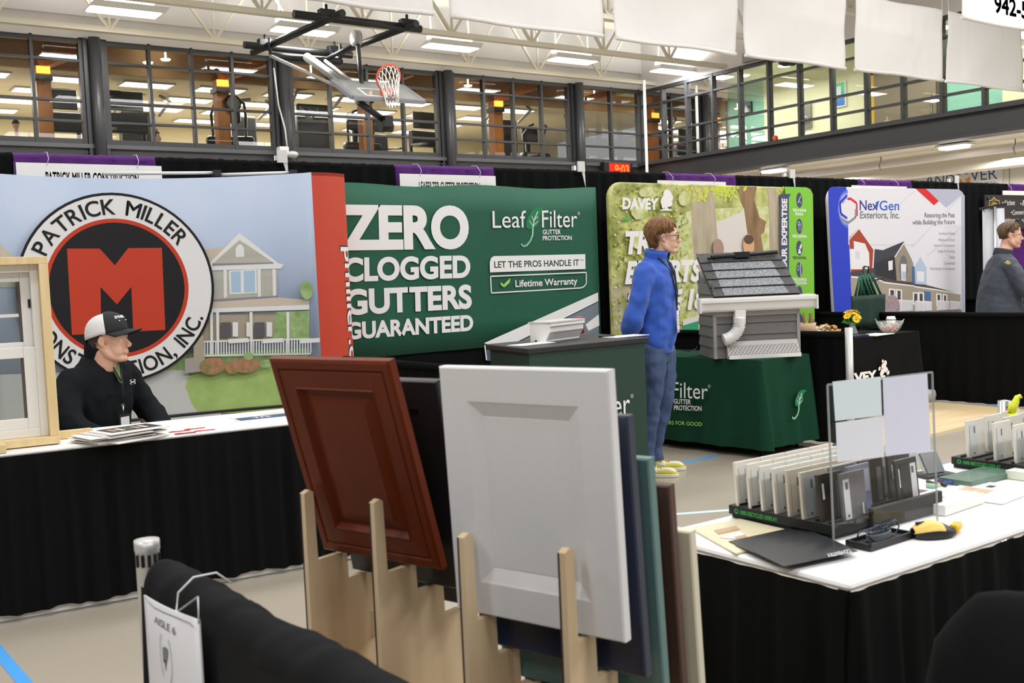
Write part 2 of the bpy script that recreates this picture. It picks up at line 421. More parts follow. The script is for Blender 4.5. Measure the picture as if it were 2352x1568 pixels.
# upstairs fitness room behind the far windows
b = MB(); b.box((-6, 22.3, 3.8), (24.5, 31.2, 3.95)); struct(b.build('floor_fitness_room', mat('fitness_floor', 'A89F90', 0.8)))
M_tile = mat('ceiling_tiles', 'D2CAB4', 0.9, var=0.02, scale=3)
b = MB(); b.box((-6, 23.5, 6.34), (24.5, 31.2, 6.45)); struct(b.build('ceiling_fitness_room', M_tile))
b = MB(); b.box((-6, 31.0, 3.95), (24.5, 31.2, 6.34)); struct(b.build('wall_fitness_room', mat('fitness_wall', 'C9BE9C', 0.8)))
b = MB(); b.box((-6, 23.45, 6.16), (23.0, 23.55, 7.2)); b.box((-6, 22.3, 7.1), (23, 23.5, 7.2)); struct(b.build('trim_7', mat('brown_bulkhead', 'B89468', 0.6, var=0.1, scale=2)))
b = MB(); b.box((-6.2, 22.3, 3.9), (-6, 31.2, 7.2)); struct(b.build('wall_fitness_side', M_white))

# ------------------------------------------------------------------ things of the fitness room
M_orange = mat('orange_timber', 'CB7E38', 0.5, var=0.12, scale=3, stretch=(4, 4, 0.4))
t0 = None
for k, (x, lab) in enumerate(((4.95, 'orange timber post behind the leftmost far window'), (8.72, 'orange timber post with a round wall clock behind the window'), (12.36, 'orange timber post behind the basketball hoop window'),
                      (16.3, 'orange timber post behind the window left of the digital clock'), (18.95, 'orange timber post behind the corner window of the far wall'))):
    t = thing('timber_post', lab, 'post', (x, 23.25, 3.95), 'timber posts of the fitness room')
    b = MB(); b.box((x-0.14, 23.12, 3.95), (x+0.14, 23.38, 6.15)); b.build('post', M_orange, t)
    b = MB(); b.bar((x, 23.25, 6.2), (x+0.9, 22.4, 6.55), 0.2, 0.2); b.build('brace', M_orange, t)
    b = MB(); b.box((x-0.17, 23.06, 5.86), (x+0.17, 23.44, 5.97)); b.build('bracket', M_steel_dark, t)
    b = MB(); b.box((x-0.13, 23.06, 6.0), (x+0.13, 23.11, 6.14)); b.build('lamp', mat('amber_glow', 'FFB040', emit=2.2), t)  # glowing box added to imitate the orange-lit top of the post
t = thing('wall_clock', 'round dark wall clock hanging on an orange timber post upstairs', 'clock', (8.83, 23.0, 5.62))
b = MB(); b.lathe([(0.0, -0.04), (0.19, -0.04), (0.19, 0.04), (0.0, 0.04)], (8.9, 23.02, 5.62), 24, axis='y'); b.build('case', M_black_metal, t)
b = MB(); b.lathe([(0.0, -0.005), (0.15, -0.005), (0.15, 0.0), (0, 0)], (8.9, 22.975, 5.62), 24, axis='y'); b.build('dial', mat('dial_grey', '8A8A84', 0.5), t)
first = None
for r in range(4):
    for c in range(9):
        x = 4.1+1.78*c - 0.25*r; y = 25.2+1.6*r
        if first is None:
            b = MB(); b.box((-0.6, -0.32, -0.05), (0.6, 0.32, 0.0), 0); b.box((-0.55, -0.27, -0.055), (0.55, 0.27, -0.05), 1)
            first = tag(b.build('ceiling_troffer', [mat('troffer_frame', 'D8D6D0', 0.5), mat('troffer_light', 'FFFDF4', emit=3.6)]), 'lit rectangular troffer set in the tiled ceiling of the fitness room', 'ceiling light', 'fitness room troffers'); o = first
        else: o = dup(first)
        o.location = (x, y, 6.35)
M_mach = mat('machine_black', '1B1C1E', 0.4); M_mach_g = mat('machine_grey', '7C7D7F', 0.4, metal=0.4)
def machine(x, y, kind, label, rz=0.0, s=1.15):
    t = thing('exercise_machine', label, 'exercise machine', (x, y, 3.95), 'exercise machines upstairs'); Mx = frame((x, y, 3.95), rz) @ Matrix.Scale(s, 4)
    b = MB(Mx); b.box((-0.35, -0.8, 0), (0.35, 0.8, 0.18)); b.box((-0.33, -0.75, 0.18), (-0.25, 0.7, 0.24)); b.box((0.25, -0.75, 0.18), (0.33, 0.7, 0.24)); b.build('base', M_mach, t)
    if kind == 'tread':
        b = MB(Mx); b.tube([(-0.38, 0.5, 0.2), (-0.36, 0.62, 1.1), (-0.3, 0.6, 1.45)], 0.04, 8); b.build('upright', M_mach, t)
        b = MB(Mx); b.tube([(0.38, 0.5, 0.2), (0.36, 0.62, 1.1), (0.3, 0.6, 1.45)], 0.04, 8); b.build('upright', M_mach, t)
        b = MB(Mx); b.box((-0.42, 0.45, 1.05), (0.42, 0.62, 1.45)); b.build('console', M_mach, t, bevel=0.04)
        b = MB(Mx); b.box((-0.34, 0.46, 1.5), (0.34, 0.52, 1.9)); b.build('screen', mat('screen_dark', '26282B', 0.2), t, bevel=0.02)
        for sx in (-0.4, 0.4): b = MB(Mx); b.tube([(sx, 0.5, 1.1), (sx, -0.1, 1.05)], 0.03, 8); b.build('handrail', M_mach_g, t)
    elif kind == 'ellip':
        b = MB(Mx); b.tube([(0, 0.6, 0.2), (0, 0.55, 1.5)], 0.09, 10); b.build('upright', M_mach, t)
        b = MB(Mx); b.box((-0.28, 0.4, 1.35), (0.28, 0.5, 1.75)); b.build('console', M_mach, t, bevel=0.05)
        for sx in (-1, 1):
            b = MB(Mx); b.tube([(sx*0.28, -0.5, 0.4), (sx*0.33, 0.3, 0.8), (sx*0.36, 0.3, 1.5), (sx*0.3, 0.1, 1.72), (sx*0.2, 0.05, 1.75)], 0.03, 8); b.build('arm', M_mach, t)
        b = MB(Mx); b.box((-0.5, 0.15, 0.85), (0.5, 0.35, 1.05)); b.build('wheel_cover', M_mach, t, bevel=0.08)
    else:
        b = MB(Mx); b.box((-0.4, -0.1, 0.2), (0.4, 0.1, 1.75)); b.build('weight_stack', M_mach, t, bevel=0.06)
        b = MB(Mx); b.tube([(-0.5, 0, 1.7), (-0.55, -0.5, 1.95), (-0.2, -0.8, 1.98)], 0.035, 8); b.tube([(0.5, 0, 1.7), (0.55, -0.5, 1.95), (0.2, -0.8, 1.98)], 0.035, 8); b.build('pull_bar', M_mach_g, t)
        b = MB(Mx); b.box((-0.25, -0.6, 0.45), (0.25, -0.2, 0.58)); b.build('seat', M_mach, t, bevel=0.03)
for x, y, k, lab, rz in ((3.7, 26.2, 'ellip', 'black cross trainer left of the leftmost post upstairs', 0.5), (5.75, 24.9, 'tread', 'black treadmill with raised screen behind the left far window', 0.0),
        (7.15, 24.6, 'tread', 'wide black treadmill just right of the first dark column', 0), (7.9, 26.9, 'stack', 'tall black exercise tower mid window left of the wall clock', 0.1),
        (9.45, 24.6, 'ellip', 'black cross trainer right of the wall clock post', -0.2), (10.45, 26.6, 'stack', 'black machine tower beside the second dark column', 0.2),
        (11.5, 24.4, 'stack', 'weight machine with grey pull bars behind the hoop mast', 0.0), (13.2, 24.7, 'ellip', 'cross trainer seen under the basketball backboard', 0.1),
        (14.3, 25.8, 'tread', 'treadmill behind the dark column right of the hoop', 0.1), (15.4, 24.8, 'tread', 'treadmill at the left edge of the fourth far window', 0.1),
        (17.6, 24.8, 'stack', 'dark machine tower in the window left of the digital clock', 0.0), (19.3, 25.2, 'ellip', 'cross trainer with bent arms behind the window above the digital clock', 0.1)):
    machine(x, y, k, lab, rz)

first = None
for x, y in ((340, 143), (380, 130), (715, 178), (1075, 196), (1365, 219)):
    c = ony(x, y, 23.1)
    if first is None:
        b = MB(); b.lathe([(0.0, -0.03), (0.09, -0.03), (0.11, 0.0), (0.02, 0.02), (0.02, 0.5), (0, 0.5)], (0, 0, 0), 16); first = tag(b.build('pendant_downlight', mat('pendant_glow', 'FFF3D8', emit=5)), 'small bright pendant downlight under the brown bulkhead upstairs', 'ceiling light', 'pendant downlights upstairs'); o = first
    else: o = dup(first)
    o.location = (c.x, 23.1, min(c.z, 6.5))
c = onx(1551, 270, 21.7); t = thing('timber_post', 'orange timber post in the corridor beside the hall corner', 'post', (21.7, c.y, 4.05))
b = MB(); b.box((21.58, c.y-0.13, 4.05), (21.82, c.y+0.13, 6.6)); b.build('post', M_orange, t)
# ------------------------------------------------------------------ roof trusses, lights, banners
def truss(Y, z0, x0, x1, node0, label):
    t = thing('roof_truss', label, 'roof truss', ((x0+x1)/2, Y, z0)); z1 = 7.9
    b = MB(); b.box((x0, Y-0.08, z0), (x1, Y-0.005, z0+0.1)); b.box((x0, Y+0.005, z0), (x1, Y+0.08, z0+0.1)); b.build('bottom_chord', M_cream_steel, t)
    b = MB(); b.box((x0, Y-0.09, z1), (x1, Y+0.09, z1+0.17)); b.build('top_chord', M_cream_steel, t)
    x = node0
    while x < x1-0.2:
        b = MB(); b.bar((x, Y, z0+0.05), (x-1.0, Y, z1+0.05), 0.06); b.build('web_member', M_cream_steel, t)
        b = MB(); b.bar((x, Y, z0+0.05), (x+1.0, Y, z1+0.05), 0.045); b.build('web_member', M_cream_steel, t)
        b = MB(); b.bar((x, Y, z0+0.05), (x, Y, z1+0.05), 0.04); b.build('web_member', M_cream_steel, t)
        x += 2.1
    return t
truss(21.36, 6.53, -2, 20.39, 1.65, 'cream steel roof truss running closest to the far wall')
truss(18.8, 6.53, 2, 20.39, 3.75, 'cream steel roof truss second from the far wall')
truss(16.2, 6.53, 5, 20.39, 5.85, 'cream steel roof truss third from the far wall, over the hoop frame')
truss(13.6, 6.53, 8, 20.39, 8.0, 'cream steel roof truss seen through gaps between the white banners')
for k, (x, lab) in enumerate(((5.76, 'hanging strip light nearest the upper left corner'), (9.31, 'hanging strip light behind the basketball hoop frame'), (12.87, 'hanging strip light right of the basketball hoop frame'),
                    (16.37, 'hanging strip light below the second white banner'), (19.75, 'hanging strip light nearest the hall corner'))):
    t = thing('strip_light', lab, 'ceiling light', (x, 20.0, 6.6), 'hanging strip lights')
    b = MB(); b.prism([(x-0.68, 19.78, 6.62), (x-0.68, 20.22, 6.62), (x-0.55, 20.14, 6.76), (x-0.55, 19.86, 6.76)], (1.36, 0, 0)); b.build('housing', mat('lamp_housing', 'D9D7D2', 0.4), t)
    b = MB(); b.box((x-0.62, 19.79, 6.60), (x+0.62, 20.21, 6.62)); b.build('diffuser', M_lamp, t)
    b = MB()
    for i in range(16): b.box((x-0.55+i*0.069, 19.9, 6.76), (x-0.55+i*0.069+0.045, 20.1, 6.84))
    b.build('uplight', mat('uplight_glow', 'FFF8EE', emit=4.0), t)
    for sx in (-0.5, 0.5):
        b = MB(); b.tube([(x+sx, 20, 6.8), (x+sx, 20, 7.95)], 0.012, 6); b.build('hanger', M_cream_steel, t)
M_banner = mat('banner_cloth', 'F1EEEC', 0.8, bump=0.12, scale=3)
def banner(x0, x1, Y, z0, z1, label, sag=0.012, sd=1, text=None):
    t = thing('hanging_banner', label, 'banner', ((x0+x1)/2, Y, z1), 'white banners in a row')
    def fn(u, v):
        x = x0+(x1-x0)*u; z = z0+(z1-z0)*v
        w = 0.02*math.sin(7*(u-0.5)*(1.2-v)+sd) + 0.05*noise.noise(Vector((u*2.3+sd*3.1, v*1.6-u*1.2, sd))) + 0.012*noise.noise(Vector((u*14, v*3, sd)))
        return (x, Y+w, z-sag*(1-v)*(4*(u-0.5)**2)*0.3 - sag*v*(1-4*(u-0.5)**2))
    b = MB(); b.grid(fn, 40, 18, thick=(0, 0.004, 0)); b.build('cloth', M_banner, t, recalc=False)
    b = MB(); b.tube([fn(i/10, 0.0) for i in range(11)], 0.03, 8); b.build('hem', M_banner, t)
    for u in (0.01, 0.99):
        b = MB(); b.tube([fn(u, 1.0), (x0+(x1-x0)*u, Y, 6.53), (x0+(x1-x0)*u, Y, 7.9)], 0.008, 6); b.build('cord', M_white, t)
    if text:
        a = Art(lambda u, v, L: (u, Y-0.09-L, v)); a.text(*text); a.build('lettering', t)
    return t
for k, (xa, ya, xb, yb, lab) in enumerate(((640, -20, 990, 22, 'white banner whose lower corner shows at the top edge left of centre'), (1030, 38, 1382, 90, 'largest white banner, hanging above the green backdrop'), (1412, 97, 1692, 130, 'white banner above the standing man in blue'),
                      (1712, 120, 1946, 155, 'white banner over the corridor corner, third of the row from the left big one'), (1965, 160, 2166, 184, 'white banner hanging over the blue backdrop'), (2175, 185, 2350, 206, 'white banner at the end of the row by the upper right'))):
    banner(ony(xa, ya, 10.42).x, ony(xb, yb, 10.42).x, 10.42, 4.5, 5.68, lab, sd=k+1)
banner(12.85, 15.6, 7.75, 4.56, 5.7, 'nearer white banner with dark number lettering cut by the picture top', sd=9,
       text=('942-5510', (13.5, 4.66), (14.9, 4.66), (13.5, 4.9), mat('navy_print', '1B2140', 0.6), 0.03, 0, 1, False))
b = MB(); b.tube([(19.5, 20.85, 0.0), (19.5, 20.85, 6.53)], 0.04, 10); tag(b.build('conduit_pole', M_white), 'slim white vertical pole in front of the hall corner', 'pole')
b = MB(); b.box((20.28, 16.75, 6.53), (20.39, 18.1, 6.75)); 
for i in range(3): b.cbox((20.27, 17.1+i*0.35, 6.64), (0.02, 0.03, 0.03), 1)
tag(b.build('wall_plate', [mat('plate_grey', '9A9A9C', 0.5, metal=0.4), M_black_metal]), 'flat grey steel plate on the white wall under a banner', 'plate')
t = thing('loudspeaker', 'round black loudspeaker at the top of the corridor windows', 'speaker', (20.1, 16.4, 6.3))
b = MB(); b.lathe([(0.0, -0.2), (0.13, -0.2), (0.15, -0.1), (0.12, 0.2), (0, 0.2)], (19.95, 16.4, 6.25), 18, axis='x'); b.build('horn', M_black_metal, t)
b = MB(); b.bar((20.1, 16.4, 6.3), (20.4, 16.2, 6.55), 0.05); b.build('bracket', M_black_metal, t)
b = MB(); b.ball((20.18, 17.03, 4.52), 0.07); tag(b.build('ball', mat('orange_ball', 'E2572B', 0.5)), 'small orange ball resting on the ledge of the dark beam', 'ball')
t = thing('digital_clock', 'black digital clock with red digits reading 9:03', 'clock', (19.35, 21.85, 4.0))
b = MB(); b.box((18.78, 21.75, 4.04), (19.82, 21.93, 4.46)); b.build('case', M_black_metal, t, bevel=0.02)
b = MB(); b.box((18.95, 21.742, 4.08), (19.7, 21.752, 4.42)); b.build('display', mat('clock_red_glow', 'D8200C', emit=0.35), t)
a = art_y(21.74); a.text('9:03', (19.14, 4.13), (19.66, 4.13), (19.14, 4.38), mat('clock_digit', 'FF5A1E', emit=2.6), 0.02, 0, 1, False); a.build('digits', t)
t = thing('surveillance_camera', 'white wall camera with cable on the second dark column', 'camera', (9.5, 21.7, 4.35))
b = MB(); b.box((9.36, 21.6, 4.3), (9.58, 21.8, 4.5)); b.build('junction_box', M_white, t, bevel=0.02)
b = MB(); b.ball((9.66, 21.62, 4.33), 0.13, sc=(1, 1, 0.6)); b.build('camera_dome', mat('dome_grey', 'C8C8C8', 0.3), t)
b = MB(); b.tube([(9.56, 21.66, 4.5), (9.54, 21.68, 4.9), (9.42, 21.68, 5.4), (9.36, 21.68, 6.2)], 0.018, 6); b.build('cable', M_white, t)

# under the corridor: soffit lights, pipe, sign
for x, y, lab in ((20.95, 17.8, 'flush soffit light under the dark beam, left one of two lit'), (21.1, 12.95, 'flush soffit light under the dark beam, above the wall sign')):
    t = thing('soffit_light', lab, 'ceiling light', (x, y, 3.9), 'soffit lights under the corridor')
    b = MB(); b.box((x-0.12, y-0.35, 3.86), (x+0.3, y+0.35, 3.9)); b.build('housing', mat('lamp_housing', 'D9D7D2', 0.4), t)
    b = MB(); b.box((x-0.1, y-0.28, 3.80), (x+0.22, y+0.28, 3.86)); b.build('lens', M_lamp, t, bevel=0.015)
t = thing('sprinkler_pipe', 'long white pipe running under the corridor soffit', 'pipe', (22, 12, 3.7))
b = MB(); b.tube([(21.9, 4, 3.72), (21.9, 21.8, 3.72)], 0.07, 12); b.build('pipe', M_white, t)
for y in (19, 15.3, 12.0, 9):
    b = MB(); b.tube([(21.9, y, 3.6), (21.82, y, 3.72), (21.9, y, 3.82), (21.9, y, 3.92)], 0.014, 6); b.build('hanger', M_grey_metal, t)
b = MB(); b.box((22.8, 4, 3.45), (23.5, 21.8, 3.93)); struct(b.build('trim_8', mat('soffit_paint', 'D8D2C6', 0.7)))
M_sign_white = mat('sign_white', 'EDEDED', 0.5)
t = thing('wall_sign', 'white wall sign with blue ANDOVER lettering and round logo', 'sign', (23.96, 14.6, 3.2))
b = MB(); b.box((23.95, 13.45, 2.7), (23.995, 15.68, 3.55)); b.build('board', M_sign_white, t)
a = Art(lambda u, v, L: (23.95-L, -u, v), lambda x, y: (lambda p: (-p.y, p.z))(onx(x, y, 23.95)))
blu, lbl, orn = mat('sign_blue', '35588C', 0.5), mat('sign_light_blue', '6E9BCB', 0.5), mat('sign_orange', 'EE9540', 0.5)
a.text('AND', (2124, 425), (2192, 424), (2126, 402), blu, 0.0); a.text('VER', (2229, 416), (2291, 411), (2227, 390), blu, 0.0)
c = a.inv(2211, 412); q = 0.2
a.ell(c, q, q, lbl, a0=0.6, a1=2.55); a.ell((c[0], c[1]+0.12), 0.05, 0.05, M_sign_white, n=16); a.ell((c[0], c[1]-0.02), 0.15, 0.12, M_sign_white)
a.ell((c[0]-0.1, c[1]-0.06), 0.1, 0.08, orn); a.poly([(c[0]+0.04, c[1]-0.02), (c[0]+0.2, c[1]+0.06), (c[0]+0.19, c[1]-0.14)], orn, False); a.ell((c[0]+0.0, c[1]-0.2), 0.12, 0.06, lbl)
a.text('CENTER', (2232, 432), (2291, 428), (2232, 420), mat('sign_grey', '9A9CA0', 0.5)); a.build('lettering', t)

# corridor things
t = thing('exit_sign', 'lit red exit sign in the corridor behind the right windows', 'sign', (21.8, 21.2, 6.4))
b = MB(); b.box((21.8, 21.0, 6.3), (21.88, 21.4, 6.5)); b.tube([(21.84, 21.2, 6.5), (21.84, 21.2, 6.63)], 0.02, 8); b.build('case', mat('exit_case', '3A3A38', 0.5), t)
b = MB(); b.box((21.79, 21.02, 6.32), (21.8, 21.38, 6.48)); b.build('face', mat('exit_face', 'F6E6DC', emit=0.8), t)
a = Art(lambda u, v, L: (21.79-L, -u, v)); a.text('EXIT', (-21.36, 6.34), (-21.04, 6.34), (-21.36, 6.46), mat('exit_red', 'E02A1C', emit=1.0), 0.02, 0, 1, False); a.build('lettering', t)
def picture(y0, y1, z0, z1, label, mats, fn):
    t = thing('wall_picture', label, 'picture', (23.15, (y0+y1)/2, z0))
    b = MB(); b.box((23.14, y0, z0), (23.195, y1, z1)); b.build('frame', mats[0], t)
    a = Art(lambda u, v, L: (23.14-L, y1-(y1-y0)*u, z0+(z1-z0)*v)); fn(a); a.build('print', t)
bw, wh2, dk = mat('photo_grey', '5E6A72', 0.4), mat('photo_white', 'D5DCE0', 0.4), mat('photo_dark', '202428', 0.4)
def pic1(a):
    a.poly([(0.06, 0.06), (0.94, 0.06), (0.94, 0.94), (0.06, 0.94)], bw, False); a.poly([(0.3, 0.06), (0.8, 0.06), (0.55, 0.7), (0.5, 0.7)], wh2, False); a.poly([(0.06, 0.6), (0.5, 0.62), (0.06, 0.94)], dk, False); a.poly([(0.94, 0.3), (0.6, 0.62), (0.94, 0.7)], dk, False)
picture(20.36, 20.78, 5.82, 6.12, 'black framed grey photograph on the teal corridor wall', [M_black_metal], pic1)
def pic2(a):
    for k, c in enumerate(('3B6FD0', '3E86C8', '46A3B4', '4FBE9A', '5CCB86')): a.poly([(0.06, 0.04+0.184*k), (0.94, 0.04+0.184*k), (0.94, 0.04+0.184*(k+1)), (0.06, 0.04+0.184*(k+1))], mat('poster_'+c, c, 0.5), False)
    a.poly([(0.2, 0.38), (0.7, 0.38), (0.7, 0.82), (0.2, 0.82)], wh2, False)
picture(17.18, 17.64, 5.50, 6.15, 'blue and green poster on the cream corridor wall', [M_sign_white], pic2)
t = thing('drinking_fountain', 'steel drinking fountain panel on the cream corridor wall', 'drinking fountain', (23.1, 18.45, 5.1))
b = MB(); b.box((23.13, 18.3, 5.1), (23.2, 18.62, 5.8)); b.build('panel', mat('fountain_steel', '9C9C92', 0.35, metal=0.7), t); b = MB(); b.box((23.0, 18.33, 5.3), (23.13, 18.59, 5.4)); b.build('basin', M_chrome, t, bevel=0.02)
first = None
for x, y in ((22, 21.5), (22, 19.6), (22, 18.2), (22.0, 16.8), (22, 15.2), (22, 13.6)):
    if not first:
        b = MB(); b.lathe([(0.0, -0.02), (0.15, -0.02), (0.17, 0.0), (0, 0)], (0, 0, 0), 20)
        first = tag(b.build('downlight', mat('downlight_glow', 'FFFBE8', emit=5)), 'round recessed downlight in the pale green corridor ceiling', 'ceiling light', 'corridor downlights'); o = first
    else: o = dup(first)
    o.location = (x, y, 6.62)
first = None
for y, z in ((21.62, 5.35), (21.45, 5.32), (21.62, 5.05), (21.42, 5.08)):
    if not first:
        b = MB(); b.box((-0.01, -0.07, -0.1), (0, 0.07, 0.1)); first = tag(b.build('paper_notice', M_sign_white), 'white paper notice taped to the brown corridor door', 'notice', 'notices on the corridor door'); o = first
    else: o = dup(first)
    o.location = (23.19, y, z)

# ------------------------------------------------------------------ folded basketball backstop under the trusses
t = thing('basketball_hoop', 'folded up basketball backboard with orange rim hanging from black pipes', 'basketball hoop', (9.5, 17.7, 4.7))
P_ = lambda x, y, D: atd(x, y, D)
fz = 6.33
def pipe(name, pts, r, m, n=12): b = MB(); b.tube(pts, r, n); return b.build(name, m, t)
pipe('frame_pipe', [(8.62, 21.0, fz), (8.85, 17.3, fz)], 0.07, M_black_metal); pipe('frame_pipe', [(10.2, 20.6, fz), (10.45, 17.4, fz)], 0.07, M_black_metal)
pipe('frame_pipe', [(8.1, 17.75, fz), (10.75, 17.75, fz)], 0.075, M_black_metal); pipe('frame_pipe', [(8.2, 20.4, fz), (10.6, 20.4, fz)], 0.075, M_black_metal)
for x, y in ((8.75, 17.75), (10.45, 17.75), (8.65, 20.4), (10.2, 20.4)):
    b = MB(); b.cbox((x, y, fz+0.08), (0.3, 0.16, 0.14)); b.tube([(x, y, fz+0.1), (x, y, 6.58)], 0.03, 8); b.build('clamp', M_black_metal, t, bevel=0.02)
lo = 6.0
pA, pB = onz(621, 128, lo+0.08), onz(783, 141, lo); pipe('hinge_pipe', [pA, pB], 0.07, M_black_metal)
for q in (pA, pB): pipe('hinge_link', [q, q+Vector((0, 0, 0.35))], 0.03, M_black_metal, 8)
BL, BR, TL = atd(810, 224, 18.6), atd(973, 234, 19.4), atd(764, 187, 19.35); TR = BR+TL-BL
Lx = (BR-BL); Wy = (TL-BL); Nn = Lx.cross(Wy).normalized()
if Nn.z < 0: Nn = -Nn
mast_top = onz(705, 131, lo); mast_bot = BL+Lx*0.30+Wy*0.55-Nn*0.12
pipe('mast', [mast_top, mast_bot], 0.085, mat('mast_grey', '858583', 0.4, metal=0.3), 16)
pipe('brace', [pA, BL+Lx*0.02+Wy*0.9-Nn*0.05], 0.035, mat('brace_white', 'ABA9A5', 0.4)); pipe('brace', [pB-(pB-pA)*0.24, BL+Lx*0.35+Wy*0.9-Nn*0.05], 0.035, mat('brace_white', 'ABA9A5', 0.4))
pipe('strut', [pB-(pB-pA)*0.24, onz(828, 97, fz-0.05)], 0.04, M_black_metal); pipe('strut', [onz(821, 92, fz), BL+Lx*0.38+Wy*0.9], 0.045, M_black_metal); pipe('strut', [pB, onz(760, 122, fz)], 0.05, M_black_metal)
b = MB(); cw = onz(818, 88, fz); b.lathe([(0, -0.06), (0.16, -0.06), (0.16, 0.06), (0, 0.06)], cw, 20, axis='x'); b.build('winch', mat('winch_grey', 'C4C4C2', 0.35), t)
b = MB(); b.tube([BL+Lx*0.12+Wy*0.1-Nn*0.1, BL+Lx*0.5+Wy*0.02-Nn*0.4], 0.06, 10); b.cbox(BL+Lx*0.5-Nn*0.42, (0.16, 0.3, 0.2)); b.tube([BL+Lx*0.44-Nn*0.5, BL+Lx*0.6-Nn*0.5], 0.1, 14); b.build('pivot_arm', M_black_metal, t)
b = MB()
q = [BL, BR, TR, TL]; b.prism(q, Nn*0.03); bo = b.build('backboard', mat('acrylic_board', 'D9DEDE', 0.15, alpha=0.5), t)
b = MB()
for s, e in ((BL, BR), (BR, TR), (TR, TL), (TL, BL)): b.bar(s, e, 0.09, 0.07, up=Nn)
b.build('board_padding', mat('board_grey', '8C8D92', 0.6), bo)
b = MB(); c0 = BL+Lx*0.42+Wy*0.3+Nn*0.035; ex, ey = Lx.normalized()*0.3, Wy.normalized()*0.23
for s, e in ((c0-ex-ey, c0+ex-ey), (c0+ex-ey, c0+ex+ey), (c0+ex+ey, c0-ex+ey), (c0-ex+ey, c0-ex-ey)): b.bar(s, e, 0.05, 0.006, up=Nn)
b.build('target_square', mat('target_white', 'F2F2F2', 0.5), bo)
rc = BL+Lx*0.5+Wy*0.16+Nn*0.36; lx, nx_ = Lx.normalized(), Nn
rim_pts = [rc+lx*0.235*math.cos(2*PI*i/28)+nx_*0.235*math.sin(2*PI*i/28) for i in range(28)]
b = MB(); b.tube(rim_pts, 0.018, 8, closed=True); b.build('rim', mat('rim_orange', 'E0562E', 0.4), t)
b = MB(); b.cbox(BL+Lx*0.5+Wy*0.14+Nn*0.09, (0.2, 0.14, 0.14)); b.build('rim_bracket', mat('rim_orange', 'E0562E', 0.4), t)
b = MB(); wy = -Wy.normalized()
for i in range(14):
    for s in (1, -1):
        pts = []
        for k in range(7):
            a = 2*PI*(i/14+s*k/42*1.0); f_ = 1-0.075*k; g_ = k/6
            pts.append(rc+lx*(0.23*f_*math.cos(a))+nx_*(0.23*f_*math.sin(a))+wy*0.12*g_+Vector((0, 0, -0.34*g_*g_-0.05*g_)))
        b.tube(pts, 0.009, 4, cap=False)
b.build('net', mat('net_white', 'EDEDEA', 0.8), t)

# ================================================================== pipe and drape behind the booths
M_black_cloth = mat('black_drape', '101112', 0.9, spec=0.08)
M_purple_cloth = mat('purple_drape', '53256E', 0.7, spec=0.2)
M_pole = mat('drape_pole', 'B4B4B2', 0.35, metal=0.7)
RAIL = 7.93
def drape(x0, x1, label, m, z1=2.42, z0=0.02, seed=0, group='back drapes of the booth row'):
    t = thing('back_drape', label, 'drape', ((x0+x1)/2, RAIL, 0), group)
    n = max(10, int((x1-x0)*34)); rnd = random.Random(seed); ph = [rnd.uniform(0, 6.28) for _ in range(4)]
    def fn(u, v):
        x = x0+(x1-x0)*u; z = z0+(z1-z0)*v; k = min(1, (1-v)*9)
        w = (0.022*math.sin(x*34+ph[0]+1.3*math.sin(x*5+ph[1]))+0.012*math.sin(x*71+ph[2]))*(0.25+0.75*k)
        return (x, RAIL-0.034+w*0.8, z)
    b = MB(); b.grid(fn, n, 6); b.build('cloth', m, t, recalc=False)
    b = MB()
    def sl(u, v):
        x = x0+(x1-x0)*u; a = -PI*0.5+2*PI*v*0.75; r = 0.032+0.007*noise.noise(Vector((x*26, v*2, seed)))
        return (x, RAIL-r*math.cos(a), 2.42+r*math.sin(a)*1.0)
    b.grid(sl, n*2, 8); b.build('rod_pocket', m, t, recalc=False)
    return t
PURP = [(1.46, 2.43), (4.46, 5.49), (7.64, 8.69), (10.84, 11.93), (14.21, 15.25)]
for k, ((a, b_), l) in enumerate(zip(PURP, ('above the round red M emblem display', 'above the dark green backdrop', 'above the tree photograph backdrop', 'above the blue and white house backdrop', 'behind the man in the grey pullover'))):
    drape(a, b_, f'purple drape panel {l}', M_purple_cloth, seed=k)
for k, (a, b_, l) in enumerate(((-0.6, 1.46, 'black drape left of the first purple panel'), (2.43, 4.46, 'black drape between the emblem display and the green backdrop'), (5.49, 7.64, 'black drape between the green backdrop and the tree photo backdrop'),
        (8.69, 10.84, 'black drape right of the tree photo backdrop'), (11.93, 14.21, 'black drape right of the blue house backdrop, behind the black poster'), (15.25, 18.0, 'black drape at the far right end of the row'))):
    drape(a, b_, l, M_black_cloth, seed=k+10)
t = thing('drape_rail', 'long metal rail carrying the black and purple drapes', 'rail', (8, RAIL, 2.42)); b = MB(); b.tube([(-0.7, RAIL, 2.42), (18.1, RAIL, 2.42)], 0.02, 8); b.build('pipe', M_pole, t)
